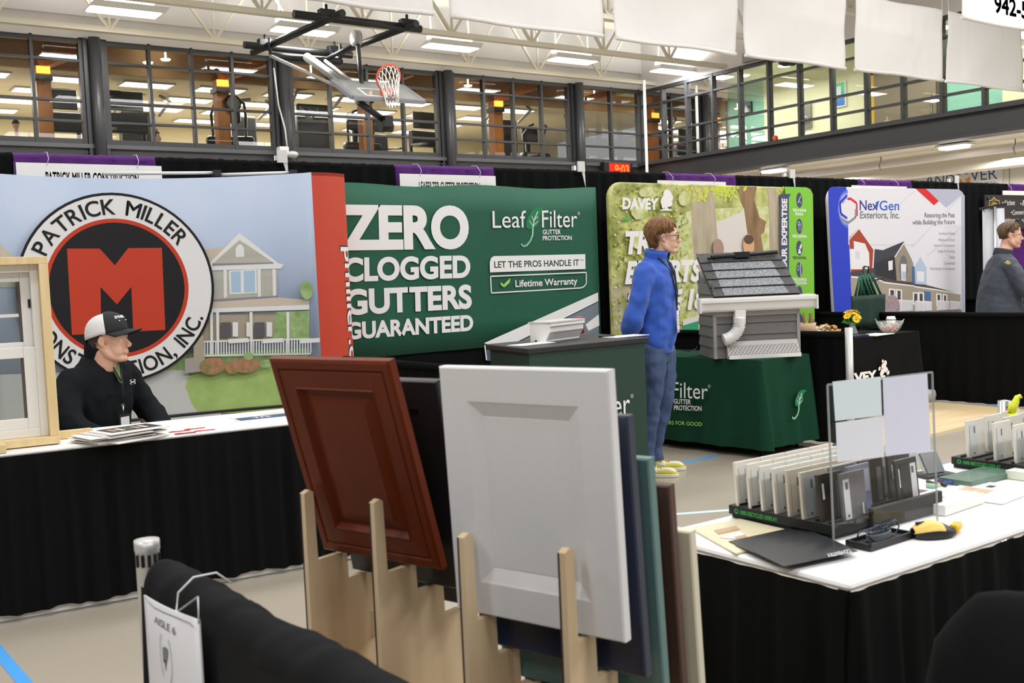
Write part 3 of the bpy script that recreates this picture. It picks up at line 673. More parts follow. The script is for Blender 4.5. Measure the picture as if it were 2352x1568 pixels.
for x, l in ((0.4, 'left of the round emblem display'), (3.43, 'between the emblem display and the green backdrop'), (6.5, 'between the green backdrop and the tree photo backdrop'), (9.6, 'between the tree photo backdrop and the house backdrop'), (12.9, 'between the house backdrop and the black poster'), (16.0, 'at the far right')):
    t = thing('drape_upright', f'metal drape upright {l}', 'pole', (x, RAIL+0.06, 0), 'uprights of the drape row')
    b = MB(); b.tube([(x, RAIL+0.05, 0.01), (x, RAIL+0.05, 2.50)], 0.024, 10); b.build('pole', M_pole, t)
    b = MB(); b.box((x-0.2, RAIL-0.05, 0), (x+0.2, RAIL+0.3, 0.012)); b.build('base_plate', M_pole, t)
    b = MB(); b.box((x-0.05, RAIL-0.075, 2.43), (x+0.035, RAIL-0.06, 2.53)); b.prism([(x+0.0, RAIL-0.07, 2.43), (x+0.035, RAIL-0.07, 2.43), (x+0.04, RAIL-0.07, 2.28)], (0, 0.006, 0)); b.build('hook', mat('hook_white', 'D6D6D2', 0.4), t)
def divider(x, y0, y1, label, skew=0.0, ptop=0.94):
    t = thing('side_divider', label, 'drape', (x, (y0+y1)/2, 0), 'low black side dividers')
    def fn(u, v):
        y = y0+(y1-y0)*u
        return (x+skew*u+0.018*math.sin(y*38+math.sin(y*6))*(1.1-v), y, 0.02+0.86*v)
    b = MB(); b.grid(fn, 90, 4); b.build('cloth', M_black_cloth, t, recalc=False)
    b = MB(); b.tube([(x, y0+0.03, 0.885), (x+skew, y1, 0.885)], 0.027, 10); b.build('rod_pocket', M_black_cloth, t)
    b = MB(); b.tube([(x, y0, 0.0), (x, y0, ptop)], 0.03, 12); b.build('pole', mat('pole_silver', 'CFCFCB', 0.35, metal=0.3), t)
    b = MB(); b.box((x-0.15, y0-0.15, 0), (x+0.15, y0+0.15, 0.012)); b.build('base_plate', M_pole, t)
divider(6.87, 5.12, 7.42, 'low black divider with silver post between green table and black table', -0.30)
divider(9.6, 4.75, 7.86, 'low black divider behind the bowl of sweets, running below the house backdrop')
divider(12.9, 4.75, 7.86, 'low black divider beyond the man in the grey pullover')
divider(3.5, 5.2, 7.1, 'low black divider between the emblem display and the green backdrop', 0.0, 0.88)

# ------------------------------------------------------------------ hung booth name cards
M_card = mat('white_card', 'F0EEEC', 0.6); M_ink = mat('black_ink', '16171A', 0.6)
def booth_card(x0, x1, z0, z1, label, text=None, bold=0.02, tq=None):
    Y = RAIL-0.14; t = thing('booth_card', label, 'sign', ((x0+x1)/2, Y, z1), 'hung booth name cards')
    b = MB(); b.box((x0, Y, z0), (x1, Y+0.004, z1)); b.build('card', M_card, t)
    for u in (0.2, 0.82):
        x = x0+(x1-x0)*u
        b = MB(); b.tube([(x, Y, z1-0.02), (x+0.012, Y-0.012, z1+0.03), (x+0.02, Y+0.06, 2.452), (x+0.02, Y+0.14, 2.462), (x+0.02, Y+0.19, 2.43)], 0.002, 6); b.build('wire_hook', mat('wire_white', 'E6E6E6', 0.3), t)
    if text:
        a = Art(lambda u, v, L: (u, Y-L, v)); (xa, zt), (xb, _) = tq; a.text(text, (xa, zt-0.085), (xb, zt-0.085), (xa, zt), M_ink, bold, 0, 1, False); a.build('lettering', t)
cy = RAIL-0.14
p = lambda x, y: (lambda q: (q.x, q.z))(ony(x, y, cy))
(x0, za), (x1, _) = p(36, 373), p(371, 384)
booth_card(x0, x1, 2.13, 2.37, 'white booth card reading PATRICK MILLER CONSTRUCTION under purple drape', 'PATRICK MILLER CONSTRUCTION', tq=(p(104, 394), p(318, 400)))
(x0, za), (x1, _) = p(918, 401), p(1138, 402)
booth_card(x0, x1, 2.13, 2.36, 'white booth card reading LEAFFILTER GUTTER PROTECTION under purple drape', 'LEAFFILTER GUTTER PROTECTION', tq=(p(962, 416.5), p(1102, 417)))
(x0, za), (x1, _) = p(1510, 411), p(1667, 416); booth_card(x0, x1, 2.12, 2.36, 'white booth card peeking out above the tree photo backdrop')
(x0, za), (x1, _) = p(1956, 425), p(2083, 428); booth_card(x0, x1, 2.1, 2.36, 'white booth card peeking out above the house backdrop')
(x0, za), (x1, _) = p(2303, 436), p(2390, 440); booth_card(x0, x1, 2.33-0.05, 2.34, 'white booth card above the black poster at the right edge')

# ================================================================== booth with the round emblem
PX0, PX1 = 0.62, 3.36
def pmY(x): return 7.45-0.24*((x-1.97)/1.38)**2
def pm_fn(u, v, L): return (u, pmY(u)-L, v)
def pm_inv(x, y):
    Y = 7.4
    for _ in range(12): q = ony(x, y, Y); Y = pmY(q.x)
    return q.x, q.z
t = thing('popup_display', 'curved pop-up display printed with a house and a round red M emblem', 'display', (1.97, 7.4, 0))
def pic(name, hexc, **k): return mat('print_'+name, hexc, 0.5, spec=0.25, **k)
b = MB(); b.grid(lambda u, v: (PX0+(PX1-PX0)*u, pmY(PX0+(PX1-PX0)*u), 0.57+(2.285-0.055*math.sin(PI*u)**0.8*(1-0.25*u)-0.57)*v), 48, 1, thick=(0, 0.02, 0)); b.build('picture_panel', pic('sky', '98A6BE', hex2='A6B1C4', scale=1.2), t, recalc=False)
b = MB(); b.grid(lambda u, v: (PX0+(PX1-PX0)*u, pmY(PX0+(PX1-PX0)*u)-0.006, 0.555+0.02*v), 48, 1, thick=(0, 0.03, 0)); b.build('lower_edge', M_black_metal, t, recalc=False)
b = MB(); b.grid(lambda u, v: (PX0+(PX1-PX0)*u, pmY(PX0+(PX1-PX0)*u)+0.01, 0.0+0.555*v), 48, 1); b.build('base_panel', mat('base_grey', 'C9CACB', 0.6), t, recalc=False)
def red_end(u, v):
    a = u*PI*0.95
    return (PX1+0.0+0.33*math.sin(min(a, PI/2))*1.0 + (0.0 if a < PI/2 else 0.0), pmY(PX1)-0.03*math.sin(a*1.0)+0.17*(1-math.cos(a)), 0.3+(2.285-0.3)*v)
M_red = mat('print_red', 'C8432C', 0.5)
b = MB(); b.grid(red_end, 24, 1); b.prism([(PX1+0.33*math.sin(min(i/24*PI*0.95, PI/2)), pmY(PX1)-0.03*math.sin(i/24*PI*0.95)+0.17*(1-math.cos(i/24*PI*0.95)), 2.26) for i in range(25)], (0, 0, 0.024)); ec = b.build('end_cap', M_red, t)
# vertical web address on the rounded end
def cap_fn(u, v, L):
    a = u*PI*0.95; q = Vector(red_end(u, 0)); q2 = Vector(red_end(u+0.01, 0))-q; n = Vector((q2.y, -q2.x, 0)).normalized()
    return (q.x+n.x*L, q.y+n.y*L, v)
a = Art(cap_fn, None, 0.03); vs = (1.74, 0.62)
a.text('pmiller.com', (0.232, 1.74), (0.232, 0.55), (0.45, 1.74), M_ink, 0.02, 0, 1, False); a.text('pmiller.com', (0.240, 1.73), (0.240, 0.54), (0.458, 1.73), mat('print_white', 'EDEBEA', 0.5), 0.02, 0, 1, False); a.build('web_address', t)
# printed house
a = Art(pm_fn, pm_inv, 0.035)
hp = lambda *q: [(420+x/3.563, 520+y/3.563) for x, y in q]
siding, roof, trimw, shade, lawn, bush = pic('siding', 'B5B4A9', var=0.06, scale=20, stretch=(0.05, 0.05, 1)), pic('roof', 'CBBFAE'), pic('trim', 'E2E4E2'), pic('shade', '8D8597'), pic('lawn', 'A3BE72', var=0.12, scale=9), pic('bush', 'C58068', hex2='6E7B4A', scale=26)
green = pic('tree', 'A9C28A', hex2='7C9B5E', scale=18); path = pic('path', 'C6C7C6'); glassb = pic('window', 'A9C4DD'); dark = pic('dark', '5E5A60'); porch = pic('porch', 'A89E8C')
a.poly([(300, 945), (300, 818), (705, 800), (715, 942)], green)
a.poly([(0, 990), (0, 860), (300, 850), (424, 850), (520, 965), (300, 978)], path)
a.poly(hp((130, 1530), (70, 1450), (20, 1310), (40, 1230), (150, 1190), (760, 1130), (1040, 1100), (1040, 1500), (560, 1520)), lawn)
a.poly(hp((150, 190), (330, 170), (460, 60), (240, 320), (150, 330)), roof)
a.poly([(0, 560), (45, 602), (0, 604)], roof); a.poly([(0, 604), (45, 604), (45, 660), (0, 660)], siding)
a.poly(hp((460, 50), (780, 300), (825, 312), (800, 345), (200, 360), (190, 330)), trimw)
a.poly(hp((463, 110), (735, 292), (245, 302)), siding); a.poly(hp((240, 303), (740, 293), (740, 303), (240, 322)), shade)
a.poly(hp((430, 250), (430, 185), (445, 155), (465, 145), (485, 155), (498, 180), (500, 248)), trimw)
a.poly(hp((200, 375), (770, 350), (770, 570), (200, 620)), siding)
for x in (345, 622, 745): a.poly(hp((x-16, 350), (x+12, 350), (x+14, 575), (x-10, 585)), trimw)
a.poly(hp((372, 360), (600, 350), (605, 545), (380, 555)), trimw); a.poly(hp((390, 370), (470, 366), (472, 538), (394, 540)), glassb); a.poly(hp((495, 365), (585, 360), (588, 535), (498, 538)), glassb)
a.poly(hp((200, 600), (770, 565), (785, 595), (200, 622)), shade); a.poly(hp((200, 620), (785, 580), (1030, 600), (1030, 660), (205, 690)), roof); a.poly(hp((205, 672), (1030, 640), (1030, 680), (210, 705)), trimw)
a.poly(hp((150, 730), (745, 700), (745, 930), (150, 950)), porch); a.poly(hp((745, 700), (1030, 690), (1030, 930), (745, 930)), green)
for i in range(30): a.poly(hp((285+i*16, 703-i*0.3), (293+i*16, 703-i*0.3), (293+i*16, 722-i*0.3), (285+i*16, 722-i*0.3)), dark)
for x in (300, 575): a.poly(hp((x, 785), (x+85, 783), (x+85, 905), (x, 908)), dark)
for x in (398, 675, 510): a.poly(hp((x, 783), (x+45, 782), (x+45, 900), (x, 900)), trimw)
for x in (212, 262, 535, 835): a.poly(hp((x, 700), (x+24, 700), (x+26, 1045), (x+6, 1045)), trimw)
a.poly(hp((160, 935), (1035, 912), (1035, 925), (160, 948)), trimw); a.poly(hp((160, 1048), (1035, 1032), (1035, 1046), (160, 1064)), trimw)
for i in range(40): x = 165+i*22; a.poly(hp((x, 945-i*0.5), (x+9, 945-i*0.5), (x+9, 1050-i*0.5), (x, 1050-i*0.5)), trimw)
for x in (355, 635, 935): a.poly(hp((x, 920), (x+165, 910), (x+165, 945), (x, 955)), trimw)
a.poly(hp((0, 1080), (150, 1060), (150, 1180), (0, 1200)), pic('step', 'A39B98'))
a.poly([(441+(-1), 770), (462, 770), (466, 830), (440, 832)], porch)
for x, y, rx, ry in ((225, 1140, 105, 70), (390, 1150, 60, 55), (500, 1130, 105, 65)):
    c = a.inv(*hp((x, y))[0]); a.ell(c, rx*0.00088, ry*0.00088, bush, n=20)
for x, y, rx, ry in ((520, 1060, 40, 30), (660, 1120, 50, 35), (990, 520, 50, 80)):
    c = a.inv(*hp((x, y))[0]); a.ell(c, rx*0.00088, ry*0.00088, green, n=18)
a.build('house_picture', t)
# round emblem
a = Art(pm_fn, pm_inv, 0.035); a.lift = 0.045
c = a.inv(267, 662); R = (a.inv(487, 662)[0]-c[0]); RV = a.inv(250, 443.5)[1]-c[1]
ew, eb, er = pic('emblem_white', 'E4E3E4'), pic('emblem_black', '1E1D1F'), pic('emblem_red', 'C3402A')
a.ell(c, R, RV, eb, 64); a.ell(c, R*0.972, RV*0.972, ew, 64); a.ell(c, R*0.73, RV*0.73, er, 64); a.ell(c, R*0.688, RV*0.688, eb, 64)
a.poly([(x/2.8, 340+y/2.8) for x, y in ((420, 648), (630, 648), (727, 755), (812, 645), (1028, 643), (1050, 1168), (845, 1178), (832, 893), (740, 1005), (635, 893), (640, 1190), (452, 1200))], er)
q = RV/R
a.arc_text('PATRICK MILLER', c, R*0.775, R*0.16, -0.06, eb, 0.016, 0.92, sy=q)
a.arc_text('CONSTRUCTION, INC.', c, R*0.775, R*0.16, PI+0.03, eb, 0.016, 0.79, inward=True, sy=q)
a.build('round_emblem', t)
for x0, x1 in ((1.95, 2.72), (2.72, 3.25)):
    b = MB(); b.tube([(x0, pmY(x0)+0.06, 2.275), (x1, pmY(x1)+0.06, 2.29)], 0.012, 8); b.cbox((x1, pmY(x1)+0.05, 2.285), (0.05, 0.06, 0.045), 1); b.build('top_bar', [mat('bar_white', 'D8D8D6', 0.4), M_black_metal], t)

# ================================================================== green backdrop
LY = 7.6
t = thing('green_backdrop', 'dark green fabric backdrop with ZERO CLOGGED GUTTERS GUARANTEED lettering', 'backdrop', (5.1, LY, 0))
M_lgreen = mat('backdrop_green', '12563F', 0.7, var=0.05, scale=1.5); W = mat('print_white', 'E0E0E3', 0.5)
b = MB(); b.grid(lambda u, v: (3.5+2.94*u, LY+0.006*math.sin(u*23), 0.84+v*(1.405+0.012*math.sin(u*14)*v)), 40, 6, thick=(0, 0.03, 0)); b.build('fabric', M_lgreen, t, recalc=False)
b = MB(); b.grid(lambda u, v: (3.5+2.94*u, LY+0.02, 0.02+0.82*v), 4, 2); b.build('lower_drape', M_black_cloth, t, recalc=False)
for x in (3.55, 6.4):
    b = MB(); b.tube([(x, LY+0.06, 0), (x, LY+0.06, 2.24)], 0.016, 8); b.build('stand_pole', M_pole, t)
a = art_y(LY-0.008); lp = lambda *q: [(680+x/2.904, 360+y/2.904) for x, y in q]
def tx(s, bl, br, tl, m=W, bold=0.0, sh=0.0): a.text(s, lp(bl)[0], lp(br)[0], lp(tl)[0], m, bold, sh)
tx('ZERO', (300, 629), (1155, 616), (291, 314), W, 0.045); tx('CLOGGED', (316, 838), (1163, 808), (313, 672), W, 0.04)
tx('GUTTERS', (327, 1060), (1173, 1013), (322, 883), W, 0.04); tx('GUARANTEED', (337, 1222), (1182, 1160), (334, 1104), W, 0.04)
tx('Leaf', (1312, 476), (1535, 472), (1309, 360)); tx('Filter', (1641, 473), (1875, 470), (1639, 358)); tx('GUTTER', (1645, 518), (1765, 516), (1644, 486), W, 0.02); tx('PROTECTION', (1645, 558), (1838, 555), (1644, 527), W, 0.02)
c = a.inv(*lp((1885, 377))[0]); a.ell(c, 0.014, 0.014, W, n=14, inner=0.7)
G1, G2, G3 = mat('leaf_green', '1D9A63', 0.5), mat('leaf_dark_green', '0F7A4B', 0.5), mat('leaf_light', 'A8D86A', 0.5)
def leaf(A, lp, s=1):
    A.poly(lp((1534, 470), (1535, 430), (1550, 395), (1572, 358), (1605, 336), (1640, 331), (1674, 347), (1648, 350), (1632, 372), (1624, 400), (1630, 425), (1616, 447), (1600, 466), (1577, 480), (1550, 482)), G2)
    A.line(lp((1578, 478), (1577, 520), (1560, 560), (1535, 588), (1515, 594), (1503, 580)), 0.022*s, G1)
    A.line(lp((1577, 530), (1580, 470), (1588, 420), (1612, 365)), 0.008*s, W)
    for q in (((1580, 462), (1555, 425)), ((1580, 462), (1612, 430)), ((1586, 430), (1572, 395)), ((1588, 420), (1614, 398))): A.line(lp(*q), 0.005*s, W)
    A.line(lp((1577, 520), (1565, 560), (1540, 592), (1515, 598), (1500, 582)), 0.006*s, W)
leaf(a, lp)
a.poly(lp((1293, 771), (1930, 748), (1928, 649), (1318, 662), (1300, 675), (1291, 705)), W)
tx('LET THE PROS HANDLE IT', (1322, 742), (1888, 726), (1320, 697), mat('print_deep_green', '0E3B30', 0.5), 0.02); tx('TM', (1894, 697), (1916, 696), (1894, 684), mat('print_deep_green', '0E3B30', 0.5))
a.line(lp((1297, 797), (1935, 771), (1935, 845), (1920, 865), (1900, 874), (1302, 908), (1297, 797)), 0.011, W)
a.poly(lp((1362, 835), (1385, 850), (1387, 871), (1368, 858)), G3); a.poly(lp((1389, 871), (1388, 848), (1428, 808), (1424, 838)), G3)
tx('Lifetime Warranty', (1464, 884), (1877, 864), (1461, 822), W, 0.018)
a.poly(lp((1255, 1246), (2014, 905), (2020, 1195), (1300, 1255)), mat('print_roof_grey', '76808C', 0.5)); a.poly(lp((1253, 1242), (2013, 904), (2015, 962), (1480, 1230), (1300, 1256)), W); a.poly(lp((1480, 1230), (2015, 962), (2015, 968), (1492, 1232)), M_ink)
a.poly(lp((1930, 1118), (2018, 1050), (2022, 1125), (1950, 1160)), W); a.poly(lp((1255, 1250), (1305, 1265), (1310, 1360), (1270, 1360)), mat('print_slate', '4B566A', 0.5)); a.line(lp((1258, 1255), (1270, 1355)), 0.012, W)
a.build('lettering', t)

# ================================================================== tree photo backdrop and house backdrop (pillow-case panels with rounded corners)
def pillow(name, label, px, m, side):
    """px: four corners TL TR BR BL in the photograph, plane y = 7.5"""
    P4 = [ony(x, y, 7.5) for x, y in px]; t = thing(name, label, 'backdrop', ((P4[2].x+P4[3].x)/2, 7.52, 0)); pts = []
    tl, tr, br, bl = P4; r = 0.16
    ex = (tr-tl).normalized(); 
    pts += [br, bl]
    for cnr, a0, dirs in ((tl, PI, 1), (tr, PI/2, 1)):
        s = 1 if cnr is tl else -1
        cx = cnr.x+s*r; cz = cnr.z-r
        for i in range(7):
            aa = a0-(PI/2)*i/6; pts.append(Vector((cx+r*math.cos(aa), 7.5, cz+r*math.sin(aa))))
    b = MB(); b.prism(pts, (0, 0.05, 0)); b.build('fabric', m, t, bevel=0.015)
    for q in (bl, br):
        b = MB(); b.box((q.x-0.03 if q is br else q.x-0.0, 7.3, 0), (q.x+0.03, 7.75, 0.02)); b.tube([(q.x, 7.53, 0.01), (q.x, 7.53, q.z+0.02)], 0.02, 8); b.build('foot', M_pole, t)
    return t, P4
foliage = mat('print_foliage', '6E7A1E', 0.6, hex2='D9D98E', scale=6.5)
bot = lambda x, y, z: (x, y)
t, P4 = pillow('tree_photo_backdrop', 'rounded fabric backdrop with tree photograph and lime green strip', [(1397, 417), (1861, 431), (1871, 870), (1413, 880)], foliage, 0)
a = art_y(7.5); dp = lambda *q: [(1380+x/3.267, 380+y/3.267) for x, y in q]
def tx(s, bl, br, tl, m=W, bold=0.0, sh=0.0): a.text(s, dp(bl)[0], dp(br)[0], dp(tl)[0], m, bold, sh)
fol2 = mat('print_foliage_light', 'A9B33E', 0.6, hex2='E6E4C4', scale=10); bark = mat('print_bark', 'A4957E', 0.6, hex2='C2B69F', scale=14, stretch=(1, 1, 0.15)); bark2 = mat('print_bark_brown', '7A5B3E', 0.6, hex2='A5855E', scale=12, stretch=(1, 1, 0.2)); haze = mat('print_haze', 'DAD3CE', 0.6)
a.poly(dp((560, 380), (700, 330), (1340, 300), (1350, 1240), (600, 1240)), fol2); a.poly(dp((860, 430), (1100, 330), (1120, 700), (870, 700)), haze)
a.poly(dp((70, 900), (330, 760), (560, 1235), (100, 1235)), mat('print_undergrowth', '8B8C55', 0.6, hex2='C3B99A', scale=10))
a.poly(dp((682, 150), (860, 150), (858, 300), (870, 480), (885, 600), (880, 720), (705, 720), (680, 560), (678, 350)), bark)
a.poly(dp((1030, 160), (1170, 158), (1150, 250), (1190, 390), (1240, 420), (1225, 500), (1200, 520), (1225, 660), (1120, 660), (1095, 480), (1075, 330), (1045, 260)), bark2)
a.poly(dp((1250, 165), (1335, 165), (1335, 700), (1265, 700), (1262, 400)), bark)
lime_leaf = mat('print_lime_leaves', 'D2DC42', 0.6, hex2='C0CB55', scale=20)
rl_ = random.Random(2)
for k in range(110):
    x, y = rl_.gauss(860, 95), 165+abs(rl_.gauss(0, 42)); x = x if k % 9 else rl_.uniform(1320, 1370); r = rl_.uniform(0.012, 0.035); a.ell(a.inv(*dp((x, y))[0]), r, r*0.55, lime_leaf, n=7, rot=rl_.uniform(0, 3))
lf_dark = mat('print_leaf_dark', '6B6A28', 0.6); lf_mid = mat('print_leaf_mid', '9AA72F', 0.6)
for k in range(620):
    x, y = rl_.uniform(90, 660), rl_.uniform(170, 1200); r = rl_.uniform(0.006, 0.022); a.ell(a.inv(*dp((x, y))[0]), r, r*0.6, (lf_dark, lf_mid, lime_leaf, fol2)[k % 4], n=6, rot=rl_.uniform(0, 3))
for x, y, rx, ry in ((280, 330, .12, .1), (480, 500, .1, .12), (620, 760, .1, .1), (250, 560, .09, .06), (610, 250, .08, .07), (330, 200, .1, .05)): a.ell(a.inv(*dp((x, y))[0]), rx, ry, fol2, n=9, rot=x)
skin, hairp, bald = mat('print_skin', 'D9A67F', 0.6), mat('print_hair', '5A4636', 0.6), mat('print_bald', 'A98C7C', 0.6)
a.ell(a.inv(*dp((1097, 600))[0]), 0.085, 0.12, skin, n=20); a.ell(a.inv(*dp((1097, 555))[0]), 0.075, 0.05, hairp, n=16); a.ell(a.inv(*dp((870, 625))[0]), 0.08, 0.1, bald, n=20)
a.poly(dp((700, 720), (880, 700), (760, 1180), (745, 1000)), bark); a.poly(dp((604, 1170), (720, 1130), (720, 1240), (608, 1240)), mat('print_truck_green', '2F9A6C', 0.5)); a.poly(dp((604, 1160), (720, 1125), (720, 1165), (604, 1200)), haze)
tx('DAVEY', (149, 330), (420, 334), (151, 240), W, 0.05)
for x, y, rx, ry in ((478, 262, 42, 30), (488, 225, 30, 32), (490, 285, 34, 18), (460, 285, 28, 16), (505, 250, 20, 28)): a.ell(a.inv(*dp((x, y))[0]), rx*0.00195, ry*0.00195, W, n=9, rot=x)
a.poly(dp((470, 295), (484, 295), (492, 325), (520, 332), (520, 340), (437, 340), (437, 332), (468, 325)), W)
a.poly(dp((152, 392), (212, 394), (212, 415), (152, 414)), mat('dash_green', '4CAF4E', 0.5))
a.text('TREE', dp((174, 668))[0], dp((520, 664))[0], dp((170, 492))[0], W, 0.05, 0.2); a.text('EXPERTS', dp((168, 894))[0], dp((740, 872))[0], dp((172, 716))[0], W, 0.05, 0.2); a.text('SINCE 1880', dp((178, 1108))[0], dp((905, 1074))[0], dp((180, 938))[0], W, 0.05, 0.2)
lime = mat('print_lime', '80C53E', 0.5)
a.poly(dp((1368, 160), (1530, 165), (1560, 180), (1578, 215), (1590, 1000), (1597, 1560), (1340, 1560), (1385, 700)), lime)
navy = mat('print_navy', '454A6E', 0.5)
a.poly(dp((1332, 213), (1412, 215), (1398, 245), (1400, 720), (1395, 1000), (1345, 1000), (1332, 700)), navy)
tx('OUR EXPERTISE', (1384, 782), (1386, 250), (1342, 782), W, 0.04)
for k, y in enumerate((262, 457, 620, 782, 960, 1160)):
    c = a.inv(*dp((1476, y))[0]); a.ell(c, 0.052, 0.082, navy, n=24)
    if k == 0: a.line([(c[0]-.025, c[1]-.03), (c[0]+.03, c[1]+.05)], .007, W, False); a.line([(c[0]-.01, c[1]-.005), (c[0]+.03, c[1]-.03)], .005, W, False)
    if k == 1: a.ell((c[0]-.005, c[1]+.03), .02, .022, W, n=12, inner=.7); a.line([(c[0]-.005, c[1]+.02), (c[0]-.005, c[1]-.05)], .005, W, False); a.line([(c[0]+.025, c[1]+.03), (c[0]+.03, c[1]-.05)], .005, W, False)
    if k == 2: a.poly([(c[0]-.02, c[1]-.06), (c[0]-.01, c[1]-.01), (c[0]+.01, c[1]-.01), (c[0]+.03, c[1]-.06)], W, False); a.poly([(c[0], c[1]+.0), (c[0]+.03, c[1]+.05), (c[0]+.045, c[1]+.03), (c[0]+.03, c[1]-.01)], W, False)
    if k == 3: a.line([(c[0]+.022, c[1]-.07), (c[0]+.022, c[1]+.07)], .009, W, False); a.ell((c[0]-.018, c[1]+.02), .018, .03, W, n=10, inner=.8)
for s, x0, x1, y in (('TREE & SHRUB', 1425, 1527, 347), ('PRUNING', 1444, 1505, 375), ('TREE PLANTING', 1422, 1530, 542), ('TREE REMOVAL', 1425, 1530, 703), ('TREE & SHRUB', 1425, 1530, 865), ('FERTILIZATION', 1425, 1530, 891)): tx(s, (x0, y), (x1, y+2), (x0, y-22), W, 0.035)
a.build('printed_photo', t)

t, P4 = pillow('house_backdrop', 'rounded blue and white fabric backdrop with row of houses', [(1902, 428), (2214, 436), (2220, 880), (1925, 880)], mat('panel_white', 'E3E1E8', 0.6), 0)
a = art_y(7.5); np_ = lambda *q: [(1852+x/3.646, 370+y/3.646) for x, y in q]
def tx(s, bl, br, tl, m=W, bold=0.0, sh=0.0): a.text(s, np_(bl)[0], np_(br)[0], np_(tl)[0], m, bold, sh)
bl_ = mat('print_blue', '2B40C4', 0.5); lil = mat('print_lilac', 'B9B9CC', 0.5); redp = mat('print_signal_red', 'DB2B2B', 0.5); gt = mat('print_grey_text', '77767E', 0.5)
a.poly(np_((182, 250), (195, 225), (215, 214), (335, 217), (352, 560), (385, 1290), (395, 1560), (255, 1560), (236, 1290), (200, 700)), bl_)
for k, q in enumerate((1.0, 0.86, 0.72, 0.6)): a.ell(a.inv(*np_((350-6*k, 400))[0]), 0.185*q, 0.215*q, mat(f'print_glow_{k}', ('5F6ED6', '949EE6', 'C3C8F1', 'E3E3EE')[k], 0.6), n=32)
a.poly(np_((345, 225), (900, 228), (900, 700), (352, 700)), mat('panel_white', 'E3E1E8', 0.6))
a.poly(np_((1298, 285), (1325, 285), (1332, 1560), (1303, 1560)), lil); a.poly(np_((1000, 231), (1275, 236), (1305, 258), (1320, 285), (1290, 290), (1172, 388)), lil); a.poly(np_((915, 230), (1000, 231), (1108, 335), (1068, 369)), redp)
for q in (((905, 250), (650, 470)), ((1290, 300), (880, 720)), ((1290, 560), (1010, 790))): a.line(np_(*q), 0.01, mat('panel_line', 'D0CFD8', 0.6))
a.line(np_((340, 288), (280, 350), (288, 440), (342, 478)), 0.035, bl_); a.line(np_((306, 358), (362, 310), (420, 350), (424, 460)), 0.03, redp); a.line(np_((412, 400), (412, 470), (348, 518), (284, 475)), 0.03, mat('print_steel', '8E9098', 0.4))
a.poly(np_((334, 320), (300, 365), (304, 440), (345, 470), (390, 440), (392, 370), (362, 330)), mat('panel_white', 'E3E1E8', 0.6))
tx('Nex', (446, 413), (598, 413), (446, 326), mat('print_indigo', '2F3590', 0.5), 0.012); tx('Gen', (612, 414), (777, 413), (612, 330), mat('print_azure', '2F63C0', 0.5), 0.012); a.poly(np_((580, 345), (612, 330), (604, 352), (590, 412), (582, 380)), mat('print_azure', '2F63C0', 0.5))
tx('Exteriors, Inc.', (448, 490), (780, 490), (449, 420), gt, 0.02); tx('Restoring the Past', (990, 484), (1243, 482), (990, 432), gt, 0.012); tx('while Building the Future', (887, 544), (1243, 538), (887, 492), gt, 0.012)
for s, x, y in (('Roofing & Siding', 1112, 607), ('Windows & Doors', 1106, 657), ('Gutters & Downspouts', 1068, 707), ('Single Ply Roofing', 1102, 755), ('Decks', 1197, 802), ('Commercial', 1152, 852), ('Multi-Family & Residential', 1036, 902)): tx(s, (x, y+14), (1243, y+14), (x, y-13), mat('print_pale_text', 'A3A2A8', 0.5))
char, rb, wp, st, pb, por, dkp, rail_ = mat('print_charcoal', '3F4048', 0.6), mat('print_brick', 'A9432F', 0.6), mat('print_house_white', 'E9E8EA', 0.6), mat('print_stone', '9A8C7C', 0.6, var=0.1, scale=30), mat('print_pale_blue', 'B4C6DC', 0.6), mat('print_porch', 'A9A08C', 0.6, hex2='8A857E', scale=12), mat('print_plum', '4C4144', 0.6), mat('print_railing', 'D8D6DC', 0.6)
a.poly(np_((358, 640), (440, 556), (560, 740), (548, 940), (374, 935)), rb); a.poly(np_((395, 668), (490, 690), (525, 770), (528, 905), (370, 905), (362, 735), (398, 735)), wp); a.line(np_((358, 655), (440, 562), (578, 760), (580, 860)), 0.014, wp); a.poly(np_((408, 752), (445, 756), (445, 820), (408, 816)), rail_)
a.poly(np_((370, 925), (560, 895), (880, 1005), (1290, 1110), (1290, 1130), (372, 975)), dkp)
a.poly(np_((572, 735), (640, 745), (815, 672), (890, 850), (880, 1015), (560, 935)), char); a.poly(np_((575, 850), (745, 790), (752, 1000), (575, 950)), mat('print_dark_wall', '2E2E35', 0.6)); a.poly(np_((685, 838), (722, 830), (722, 908), (688, 916)), wp)
a.poly(np_((740, 800), (815, 690), (895, 860), (880, 1015), (755, 1000)), st); a.line(np_((738, 805), (816, 684), (905, 862)), 0.016, wp)
a.poly(np_((790, 1000), (775, 880), (790, 800), (815, 785), (838, 815), (848, 900), (835, 1002)), mat('print_arch', '6E6F72', 0.6)); a.poly(np_((790, 860), (836, 862), (832, 1002), (795, 998)), wp); a.poly(np_((800, 922), (832, 925), (828, 990), (802, 988)), pb)
a.poly(np_((882, 880), (905, 880), (908, 1030), (884, 1020)), mat('print_blue_wall', '4A6E96', 0.6)); a.poly(np_((905, 880), (955, 795), (1005, 885), (1005, 1035), (910, 1028)), pb); a.line(np_((900, 882), (955, 792), (1010, 890)), 0.014, wp); a.poly(np_((925, 920), (985, 925), (985, 1010), (925, 1005)), wp)
a.poly(np_((374, 960), (640, 1005), (1060, 1070), (1290, 1110), (1290, 1290), (385, 1290)), por); a.line(np_((374, 968), (590, 985)), 0.018, wp); a.line(np_((590, 985), (650, 1015), (905, 1045), (905, 1055)), 0.016, wp); a.line(np_((905, 1050), (1060, 1072), (1290, 1112)), 0.016, wp)
